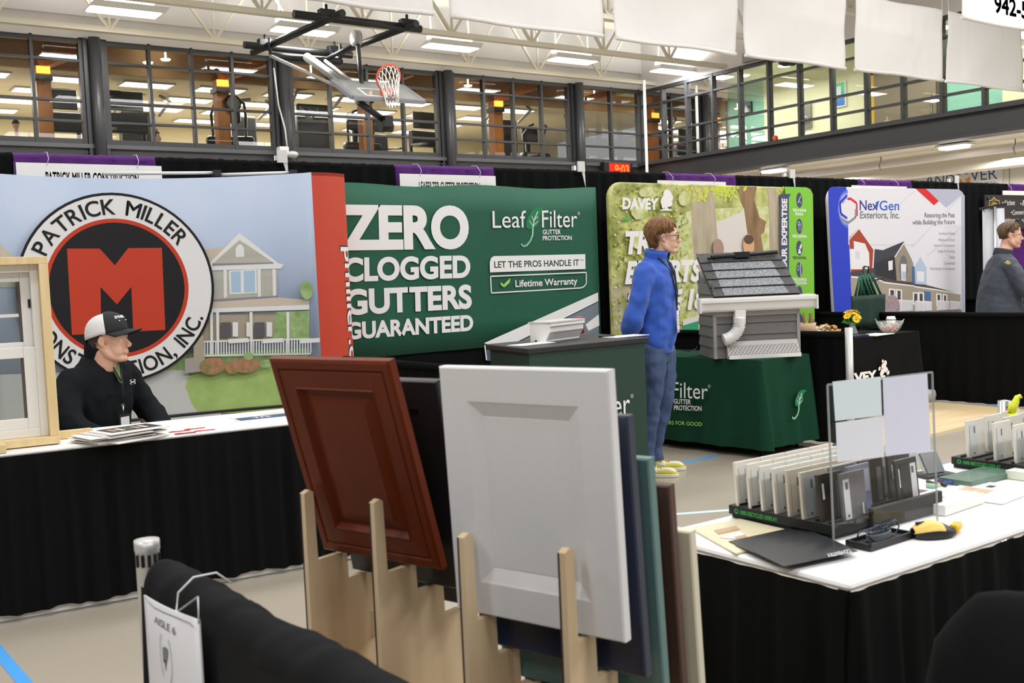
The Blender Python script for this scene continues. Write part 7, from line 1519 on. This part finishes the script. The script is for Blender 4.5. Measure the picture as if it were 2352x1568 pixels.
def shoe(heel, d, nm='sneaker'):
    d = d.normalized(); s = Z.cross(d); Lh = 0.31
    def W_(x): return 0.036+0.013*math.sin(PI*min(1, x*0.95+0.05))+0.006*(x > .5)*(1-x)
    prof = lambda x: 0.122 if x < 0.22 else (0.122-0.060*min(1, (x-0.22)/0.38) if x < 0.60 else 0.062+0.004*math.sin((x-0.58)*9)-0.03*max(0, (x-0.8)/0.2)**2)
    b = MB(); rings = []
    for i in range(19):
        x = i/18; w = W_(x)*(0.55+0.45*min(1, x*9))*(1 if x < .85 else max(0.25, math.sqrt(max(0, 1-((x-.85)/.155)**2)))); hgt = prof(x); c = heel+d*(Lh*x)
        rings.append([b.V(c+s*(w*math.cos(a))+Z*(0.022+(hgt-0.022)*max(0, math.sin(a))**0.75)) for a in [PI*j/12 for j in range(13)]])
    for i in range(18):
        for j in range(12):
            x = i/18; side = j < 3 or j > 8; m = 1 if (x < 0.18 or x > 0.80 or (0.5 < x < 0.8 and side)) else 0
            if x > 0.72 and 3 <= j <= 8 and x < 0.92: m = 0
            b.F((rings[i][j], rings[i+1][j], rings[i+1][j+1], rings[i][j+1]), m, True)
    b.F([r[0] for r in rings]+[r[-1] for r in rings[::-1]], 0); b.F(rings[0], 1); b.F(rings[-1], 1)
    sh = b.build(nm, [M_ycream, M_yel2], t)
    b = MB(); pts = []
    for i in range(40):
        a = 2*PI*i/40; x = 0.5-0.5*math.cos(a); w = W_(x)*(0.75+0.3*min(1, x*6))*(1 if x < .85 else max(.35, math.sqrt(max(0, 1-((x-.85)/.16)**2)))); pts.append(heel+d*(Lh*(x*1.02-0.01))+s*(w*1.08*math.copysign(1, math.sin(a)) if abs(math.sin(a)) > 1e-3 else 0))
    b.prism([p+Z*0.0015 for p in pts], Z*0.024); b.build('sole', M_sole, sh, bevel=0.004)
    b = MB()
    for i in range(6):
        x = 0.30+0.06*i; z = prof(x)+0.005; c = heel+d*(Lh*x); b.tube([c+s*0.026+Z*(z-0.013), c+s*0.01+d*0.006+Z*z, c-s*0.01+Z*(z+0.001), c-s*0.026+d*0.008+Z*(z-0.013)], 0.0045, 6)
    c = heel+d*(Lh*0.30); b.tube([c+Z*0.10, c+s*0.035+d*0.03+Z*0.085, c+s*0.03+d*0.06+Z*0.07], 0.004, 6); b.tube([c+Z*0.10, c-s*0.035+d*0.03+Z*0.085, c-s*0.04+d*0.05+Z*0.065], 0.004, 6); b.build('laces', M_lace, sh)
    b = MB(); b.prism([heel+d*0.12-s*0.047+Z*0.035, heel+d*0.20-s*0.050+Z*0.028, heel+d*0.05-s*0.041+Z*0.07, heel+d*0.12-s*0.043+Z*0.05], -s*0.003); b.build('side_stripe', M_yel2, sh)
pr = P2(*LEGS[-1][2]); pl = P2(*LEGS[1][2]); pr.z = pl.z = 0
shoe(pr-f*0.085, facing(18)); shoe(pl-f*0.085, facing(12))
# hair, glasses
ends2 = lambda phi: 0.082-0.02*math.sin(phi*3)**2 if abs(phi) < 0.7 else (0.03 if abs(phi) < 1.25 else (0.022 if abs(phi) < 1.95 else (-0.06 if abs(phi) < 2.25 else -0.12)))
M_hair2 = mat('hair_light_brown', '6B4A2E', 0.55, hex2='94693F', scale=40, stretch=(1, 1, .3))
b = strands(H2, hs, ((-0.03, 0, 0.045), 0.108, 0.088, 0.095), 900, ends2, 0.0055, 0.003, 3, curl=0.008)
Q_ = H2 @ Matrix.Scale(hs, 4); b.M = Q_
def cap2(u, v):
    ph = 2*PI*u; th = v*1.72; ap = abs(math.atan2(math.sin(ph), math.cos(ph))); lim = 0.58*PI if ap > 2.0 else (0.42*PI if ap > 1.2 else 0.30*PI); th = v*lim; return (-0.02+0.103*math.sin(th)*math.cos(ph), 0.081*math.sin(th)*math.sin(ph), 0.045+0.089*math.cos(th))
b.grid(cap2, 30, 10); b.build('hair', M_hair2, t, recalc=False)
M_gf = mat('spectacle_frame', '4A3A30', 0.3)
def spectacles(parent, H, s, m, lens_m=None):
    b = MB(H @ Matrix.Scale(s, 4))
    for y in (-1, 1):
        b.tube([(0.094-0.010*abs(math.cos(a))*0-0.008*(0.5-0.5*math.cos(a) if y > 0 else 0.5+0.5*math.cos(a))*0, y*0.034+0.024*math.cos(a), -0.003+0.017*math.sin(a)) for a in [2*PI*i/18 for i in range(18)]], 0.0018, 6, closed=True); b.tube([(0.092, y*0.058, 0.003), (0.05, y*0.078, 0.006), (-0.01, y*0.083, 0.006), (-0.028, y*0.083, -0.012)], 0.0018, 6)
    b.tube([(0.094, -0.01, 0.002), (0.100, 0, 0.005), (0.094, 0.01, 0.002)], 0.0018, 6); o = b.build('spectacles', m, parent)
    g = MB(H @ Matrix.Scale(s, 4))
    for y in (-1, 1): g.F([g.V((0.0935, y*0.034+0.023*math.cos(a), -0.003+0.016*math.sin(a))) for a in [2*PI*i/18 for i in range(18)]])
    g.build('lenses', lens_m or glass('lens', (0.86, 0.88, 0.9), refl=1.5), o, recalc=False)
spectacles(t, H2, hs, M_gf)

# ------------------------------------------------------------------ seated man in the black pullover with the cap
base = Vector((1.475, 6.035, 0)); f = facing(24); l = Z.cross(f)
def P1_(a, b_, z): return base+f*a+l*b_+Z*z
t = thing('person', 'seated man in black zip pullover and black and white cap behind the left table', 'person', base)
hf = facing(0)+Z*0.07; HC = atd(252, 782, 5.72); s1 = 1.04; H1 = head_frame(HC, hf, Vector((0, 0, 1))+RH*0.05)
b = MB(); add_head(b, H1, s1, 1.1)
nb_ = HC-hf*0.03
limb(b, [nb_+Z*-0.05, nb_+Z*-0.13-f*0.01, P1_(0.03, 0, 1.03)], [0.064, 0.066, 0.075])
loft(b, [(P1_(a, 0, z), f*rx, l*ry) for z, a, rx, ry in ((0.46, -.05, .12, .17), (0.6, -.04, .12, .17), (0.8, -.02, .12, .18), (0.98, 0.0, .105, .175), (1.08, 0.02, .06, .09))])
for sd in (-1, 1):
    limb(b, [P1_(0, sd*0.19, 1.0), P1_(0.06, sd*0.27, 0.74), P1_(0.30, sd*0.13, 0.60)], [0.05, 0.043, 0.032]); add_hand(b, P1_(0.29, sd*0.13, 0.60), f*0.9-l*sd*0.3, -l*sd+Z*0.4, 0.4)
    limb(b, [P1_(-0.02, sd*0.1, 0.5), P1_(0.40, sd*0.13, 0.52), P1_(0.40, sd*0.13, 0.10)], [0.075, 0.055, 0.045])
fused(b, 'body', M_skin2, t, 0.0048, 6); add_face(t, H1, s1, '4A3A30')
M_blackp = mat('black_pullover', '17191D', 0.85, spec=0.15, bump=0.1, scale=150)
b = MB(); loft(b, [(P1_(a, 0, z), f*rx, l*ry) for z, a, rx, ry in ((0.44, -.05, .15, .2), (0.6, -.04, .155, .205), (0.75, -.03, .15, .205), (0.9, -0.01, .145, .215), (0.99, 0.0, .13, .215), (1.05, 0.015, .105, .17), (1.095, 0.025, .085, .11), (1.12, 0.03, .078, .085))])
for sd in (-1, 1): limb(b, [P1_(0.0, sd*0.185, 0.985), P1_(0.015, sd*0.255, 0.88), P1_(0.075, sd*0.285, 0.77), P1_(0.19, sd*0.24, 0.70), P1_(0.29, sd*0.14, 0.61)], [0.083, 0.079, 0.073, 0.062, 0.05])
fused(b, 'pullover', M_blackp, t, 0.009, 6, 0.025, 0.1)
def col1(u, v):
    a = 0.42+(2*PI-0.84)*u; r = 1+0.06*v; return P1_(0.03+0.02*v, 0, 1.085+0.09*v-0.035*v*math.cos(a)-0.01*math.cos(a))+f*(0.092*r*math.cos(a))+l*(0.097*r*math.sin(a))
b = MB(); b.grid(col1, 36, 5); b.build('collar', M_blackp, t, recalc=False).modifiers.new('cloth', 'SOLIDIFY').thickness = 0.008
b = MB(); b.prism([P1_(0.09, -0.035, 1.12), P1_(0.115, -0.03, 1.06), P1_(0.150, -0.004, 0.96), P1_(0.150, 0.004, 0.96), P1_(0.115, 0.03, 1.06), P1_(0.09, 0.035, 1.12)], f*0.012); b.build('undershirt', mat('undershirt_green', '6E8050', 0.8), t)
b = MB(); b.tube([P1_(0.155, 0, 0.80), P1_(0.160, 0, 0.90), P1_(0.158, 0.002, 0.97), P1_(0.128, 0.034, 1.07)], 0.0035, 6); b.tube([P1_(0.158, -0.002, 0.97), P1_(0.128, -0.034, 1.07)], 0.0035, 6); b.build('zip', mat('zip_black', '0B0B0C', 0.4), t)
b = MB(); b.tube([P1_(-0.03, 0.09, 1.12), P1_(0.10, 0.055, 1.09), P1_(0.155, 0.012, 0.96), P1_(0.168, -0.01, 0.83)], 0.004, 6); b.tube([P1_(0.168, -0.01, 0.835), P1_(0.17, -0.012, 0.79)], 0.005, 6, 1); b.tube([P1_(0.17+0.0*math.cos(i), -0.012+0.009*math.cos(2*PI*i/12), 0.835+0.009*math.sin(2*PI*i/12)) for i in range(12)], 0.0018, 6, 1, closed=True); b.build('lanyard', [M_lan, M_chrome], t)
o = P1_(0.175, -0.012, 0.745); b = MB(); b.prism([o-l*0.04-Z*0.05, o+l*0.04-Z*0.05, o+l*0.04+Z*0.045, o-l*0.04+Z*0.045], f*0.003); bd = b.build('name_badge', M_lan, t); b = MB(); b.prism([o-l*0.03-Z*0.05+f*0.003, o+l*0.032-Z*0.05+f*0.003, o+l*0.032+Z*0.03+f*0.003, o-l*0.03+Z*0.03+f*0.003], f*0.001); b.build('badge_card', M_badge, bd)
A = Art(lambda u, v, L: P1_(0.148+L+0.004, 0.085+u, 0.955+v)); A.lift = 0.006
for sx in (-1, 1): A.ell((sx*0.010, 0.009), 0.011, 0.006, M_badge, n=16, a0=(0 if sx > 0 else PI)-1.9, a1=(0 if sx > 0 else PI)+1.9, inner=0.55); A.ell((sx*0.010, -0.006), 0.011, 0.006, M_badge, n=16, a0=(0 if sx > 0 else PI)-1.9, a1=(0 if sx > 0 else PI)+1.9, inner=0.55)
A.poly([(-0.009, -0.002), (0.009, -0.002), (0.009, 0.004), (-0.009, 0.004)], M_badge, False); A.build('chest_emblem', t)
b = MB()
for sd in (-1, 1): limb(b, [P1_(-0.04, sd*0.1, 0.52), P1_(0.40, sd*0.13, 0.53), P1_(0.40, sd*0.13, 0.10)], [0.1, 0.075, 0.06])
fused(b, 'trousers', mat('dark_trousers', '22242A', 0.8), t, 0.012, 4)
for sd in (-1, 1): b = MB(); c = P1_(0.45, sd*0.13, 0); loft(b, [(c-f*0.11+Z*0.04, Z*0.04, l*0.035), (c-f*0.02+Z*0.045, Z*0.045, l*0.045), (c+f*0.1+Z*0.03, Z*0.03, l*0.045), (c+f*0.16+Z*0.02, Z*0.02, l*0.03)], 16); b.build('shoe', M_black_metal, t)
# cap and short hair
HS = H1 @ Matrix.Scale(s1, 4); b = MB(HS)
b.grid(lambda u, v: (-0.018+0.101*math.cos(1.45+(2*PI-2.9)*u)*(1-0.12*v), 0.0785*math.sin(1.45+(2*PI-2.9)*u)*(1-0.1*v), 0.05-0.085*v*(1 if abs(u-0.5) < 0.33 else 0.6)), 30, 6); b.build('hair', mat('hair_dark_short', '3A2F29', 0.8), t, recalc=False)
M_capw, M_capb = mat('cap_white', 'E2E0E0', 0.8, bump=0.2, scale=240), mat('cap_black', '16171A', 0.75)
tilt = Matrix.Rotation(-0.04, 4, 'Y'); CM = HS @ Matrix.Translation((-0.012, 0, 0.040)) @ tilt
def crown(u, v): ph = 2*PI*u; th = (1-v)*PI*0.5; fr = max(0, math.cos(ph)); k = 1+0.04*fr*math.sin(2*th); return (0.113*math.sin(th)**0.8*math.cos(ph)*k, 0.089*math.sin(th)**0.8*math.sin(ph), -0.004-0.018*(math.cos(ph) < 0)*(-math.cos(ph))*(1-v)+(0.108+0.01*fr)*math.cos(th)**0.85)
b = MB(CM); b.grid(crown, 48, 14, mfn=lambda i, j: 1 if (i < 10 or i >= 38) else 0); cp = b.build('cap', [M_capw, M_capb], t, recalc=False); cp.modifiers.new('cloth', 'SOLIDIFY').thickness = 0.003
def brim(u, v): a = (u-0.5)*2.3; r0 = 0.108; w = 0.0865*math.sin(a)/math.sin(1.15); x0 = 0.113*math.cos(math.asin(max(-1, min(1, w/0.0895)))); ext = 0.078*math.cos(a*0.95)**0.6 if abs(a*0.95) < PI/2 else 0; return (x0-0.004+ext*v, w*(1+0.02*v), 0.0+0.004-0.010*v-0.022*(w/0.088)**2*(0.4+0.6*v))
b = MB(CM); b.grid(brim, 26, 8); br_ = b.build('brim', M_capb, cp, recalc=False); br_.modifiers.new('cloth', 'SOLIDIFY').thickness = 0.004
A = Art(lambda u, v, L: CM @ Vector((lambda c, n_: c+n_*(0.004+L))(Vector(crown((u % 1), v)), Vector(crown((u % 1), v)).normalized())))
A.text('SYNERGY', (-0.115, 0.36), (0.055, 0.36), (-0.115, 0.47), M_badge, 0.03, 0.15, 1, False); A.poly([(-0.09, 0.27), (0.06, 0.27), (0.06, 0.30), (-0.09, 0.30)], M_badge, False); A.build('cap_lettering', cp)
b = MB(CM); b.ball((0, 0, 0.104), 0.007, n=8, k=6); b.build('cap_button', M_capb, cp)
# folding chair under him
t = thing('folding_chair', 'plain black folding chair under the seated man', 'chair', base); CHM = frame(base, math.atan2(f.y, f.x))
b = MB(CHM); b.box((-0.2, -0.2, 0.40), (0.22, 0.2, 0.43)); b.build('seat', M_black_metal, t)
b = MB(CHM); b.box((-0.24, -0.2, 0.55), (-0.215, 0.2, 0.85)); b.build('backrest', M_black_metal, t)
for sx, sy in ((-0.2, -0.19), (-0.2, 0.19), (0.19, -0.19), (0.19, 0.19)): b = MB(CHM); b.tube([(sx, sy, 0), (sx-0.02*(sx < 0), sy, 0.42 if sx > 0 else 0.6)], 0.012, 8); b.build('leg', M_black_metal, t)

# ------------------------------------------------------------------ man in the grey pullover at the right edge
c3 = atd(2304, 640, 11.9); base = Vector((c3.x, c3.y, 0)); f = facing(2); l = Z.cross(f)
def P3(a, b_, z): return base+f*a+l*b_+Z*z
t = thing('person', 'man in grey pullover at the right edge, sunglasses pushed up on his head', 'person', base)
hf = facing(18)-Z*0.03; HC = atd(2322, 541, 11.9); s3 = 1.2; H3 = head_frame(HC, hf)
b = MB(); add_head(b, H3, s3, 1.15)
limb(b, [HC-Z*0.05-hf*0.03, HC-Z*0.14-hf*0.05, P3(-0.02, 0, 1.42)], [0.07, 0.072, 0.085])
loft(b, [(P3(a, 0, z), f*rx, l*ry) for z, a, rx, ry in ((0.8, 0, .14, .18), (1.0, 0, .15, .19), (1.3, 0, .13, .19), (1.46, 0, .07, .11))])
for sd in (-1, 1):
    limb(b, [P3(0, sd*0.17, 1.33), P3(0.08, sd*0.28, 1.10), P3(0.32, sd*0.22, 0.98)], [0.045, 0.042, 0.035]); add_hand(b, P3(0.31, sd*0.22, 0.98), f, -l*sd, 0.5)
    limb(b, [P3(0, sd*0.1, 0.85), P3(0.02, sd*0.11, 0.48), P3(0, sd*0.11, 0.09)], [0.08, 0.058, 0.045])
fused(b, 'body', M_skin2, t, 0.006, 3); add_face(t, H3, s3, '5A4634')
M_gry = mat('grey_pullover', '3E4450', 0.75, sheen=0.1)
b = MB(); loft(b, [(P3(a, 0, z), f*rx, l*ry) for z, a, rx, ry in ((0.74, -.06, .25, .27), (0.85, -.05, .245, .27), (1.0, -.04, .235, .265), (1.2, -0.025, .205, .255), (1.34, -0.01, .16, .235), (1.42, -0.01, .125, .17), (1.47, -0.01, .095, .11))])
for sd in (-1, 1): limb(b, [P3(-0.01, sd*0.195, 1.345), P3(0.03, sd*0.275, 1.22), P3(0.10, sd*0.295, 1.07), P3(0.22, sd*0.265, 0.985), P3(0.31, sd*0.23, 0.965)], [0.092, 0.088, 0.08, 0.068, 0.055])
fused(b, 'pullover', M_gry, t, 0.011, 5, 0.03, 0.12)
def col3(u, v): a = 0.3+(2*PI-0.6)*u; r = 1-0.04*v; return P3(-0.01+0.02*v, 0, 1.45+0.075*v-0.02*math.cos(a))+f*(0.097*r*math.cos(a))+l*(0.1*r*math.sin(a))
b = MB(); b.grid(col3, 32, 4); b.build('collar', mat('collar_grey', '2F343E', 0.75), t, recalc=False).modifiers.new('cloth', 'SOLIDIFY').thickness = 0.008
pp_ = onplane(2318, 603, P3(0.06, -0.40, 1.2), FH); A = Art(lambda u, v, L: pp_+RH*u+Z*v-FH*L); em = mat('patch_gold', 'B9A94A', 0.5)
o_ = pp_+FH*0.02; b = MB(); b.prism([o_+RH*x+Z*z for x, z in ((-0.035, 0), (0, -0.022), (0.035, 0), (0.012, 0.012), (0, 0.028), (-0.012, 0.012))], FH*0.03); b.build('sleeve_patch', em, t)
b = MB()
for sd in (-1, 1): limb(b, [P3(0, sd*0.1, 0.84), P3(0.02, sd*0.11, 0.48), P3(0, sd*0.11, 0.07)], [0.11, 0.085, 0.07])
loft(b, [(P3(0, 0, 0.72), f*.16, l*.2), (P3(0, 0, 0.9), f*.16, l*.2)]); fused(b, 'trousers', mat('dark_trousers', '22242A', 0.8), t, 0.014, 4)
for sd in (-1, 1): b = MB(); c = P3(0.03, sd*0.11, 0); loft(b, [(c-f*0.11+Z*0.04, Z*0.04, l*0.035), (c-f*0.02+Z*0.045, Z*0.045, l*0.045), (c+f*0.1+Z*0.03, Z*0.03, l*0.045), (c+f*0.18+Z*0.02, Z*0.02, l*0.03)], 16); b.build('shoe', M_black_metal, t)
ends3 = lambda phi: 0.075 if abs(phi) < 0.8 else (0.045 if abs(phi) < 1.3 else (0.02 if abs(phi) < 1.95 else -0.05))
b = strands(H3, s3, ((-0.016, 0, 0.044), 0.1, 0.078, 0.086), 500, ends3, 0.005, 0.003, 8, curl=0.002); b.M = H3 @ Matrix.Scale(s3, 4)
b.grid(lambda u, v: (lambda ph, th: (-0.018+0.100*math.sin(th)*math.cos(ph), 0.078*math.sin(th)*math.sin(ph), 0.042+0.086*math.cos(th)))(2*PI*u, v*(0.62*PI if abs(math.atan2(math.sin(2*PI*u), math.cos(2*PI*u))) > 2.0 else 0.34*PI)), 30, 10); b.build('hair', mat('hair_brown', '5C4836', 0.7, hex2='7A6048', scale=60), t, recalc=False)
b = MB(H3 @ Matrix.Scale(s3, 4) @ Matrix.Translation((-0.01, 0, 0.075)) @ Matrix.Rotation(-0.75, 4, 'Y'))
for y in (-1, 1): b.tube([(0.085, y*0.06, 0.01), (0.04, y*0.082, 0.012), (-0.045, y*0.084, 0.0)], 0.003, 6)
b.tube([(0.085, -0.06, 0.01), (0.1, -0.03, 0.012), (0.1, 0.03, 0.012), (0.085, 0.06, 0.01)], 0.009, 6); b.build('sunglasses', M_black_metal, t)

# ------------------------------------------------------------------ people of the fitness room upstairs
def small_person(label, c, fdir, top_m, skin, hair_m, arms=True):
    """bust and trunk seen behind the glass; c = head centre"""
    fdir = fdir.normalized(); lf_ = Z.cross(fdir); t = thing('person', label, 'person', Vector((c.x, c.y, 3.95)))
    H = head_frame(c, fdir); b = MB(); add_head(b, H, 1.0); g = lambda a, s_, dz: c+fdir*a+lf_*s_+Z*dz
    limb(b, [c-Z*0.06, c-Z*0.2], [0.05, 0.06]); fz_ = 3.97-c.z
    loft(b, [(g(0, 0, dz), fdir*rx, lf_*ry) for dz, rx, ry in ((-0.24, .06, .1), (-0.3, .09, .17), (-0.5, .1, .16), (-0.72, .09, .14), (-0.9, .1, .16))])
    for sd in (-1, 1):
        limb(b, [g(0, sd*0.17, -0.29), g(0.03, sd*0.25, -0.52), g(0.25, sd*0.2, -0.6)], [0.055, 0.045, 0.035]); add_hand(b, g(0.25, sd*0.2, -0.6), fdir, -lf_*sd, 0.5); limb(b, [g(0, sd*0.09, -0.88), g(0.03, sd*0.1, -1.25), Vector((c.x, c.y, 4.02))+lf_*sd*0.1], [0.085, 0.06, 0.045])
    fused(b, 'body', skin, t, 0.012, 2)
    b = MB(); loft(b, [(g(0, 0, dz), fdir*rx, lf_*ry) for dz, rx, ry in ((-0.28, .085, .09), (-0.36, .11, .13), (-0.5, .115, .17), (-0.72, .105, .15), (-0.92, .115, .175))]); b.build('top', top_m, t)
    b = MB(H); b.grid(lambda u, v: (-0.02+0.104*math.sin(v*2.0)*math.cos(2*PI*u)*(1 if math.cos(2*PI*u) < 0.3 else 0.9), 0.084*math.sin(v*2.0)*math.sin(2*PI*u), 0.045+0.092*math.cos(v*(2.0 if math.cos(2*PI*u) < 0.3 else 1.0))), 24, 10); b.ball((-0.09, 0, 0.09), 0.035, n=10, k=8); b.build('hair', hair_m, t, recalc=False)
hd = mat('hair_dark', '2A211C', 0.7)
small_person('woman with dark tied hair in a teal tank top, seen from behind upstairs', ony(36, 286, 25.6), Vector((0.2, 1, 0)), mat('tank_teal', '2C5A63', 0.7), M_skin, hd)
small_person('person in a dark cap low behind the window left of the clock post', ony(360, 316, 24.2), Vector((0.8, -0.5, 0)), mat('shirt_dark', '2A2A2E', 0.7), M_skin, mat('cap_dark', '1D1D20', 0.7))
small_person('woman in a black top standing behind the glass near the hall corner', ony(1503, 338, 24.6), Vector((-0.9, -0.4, 0)), mat('shirt_dark', '2A2A2E', 0.7), mat('skin_deep', 'A8704C', 0.5), hd)
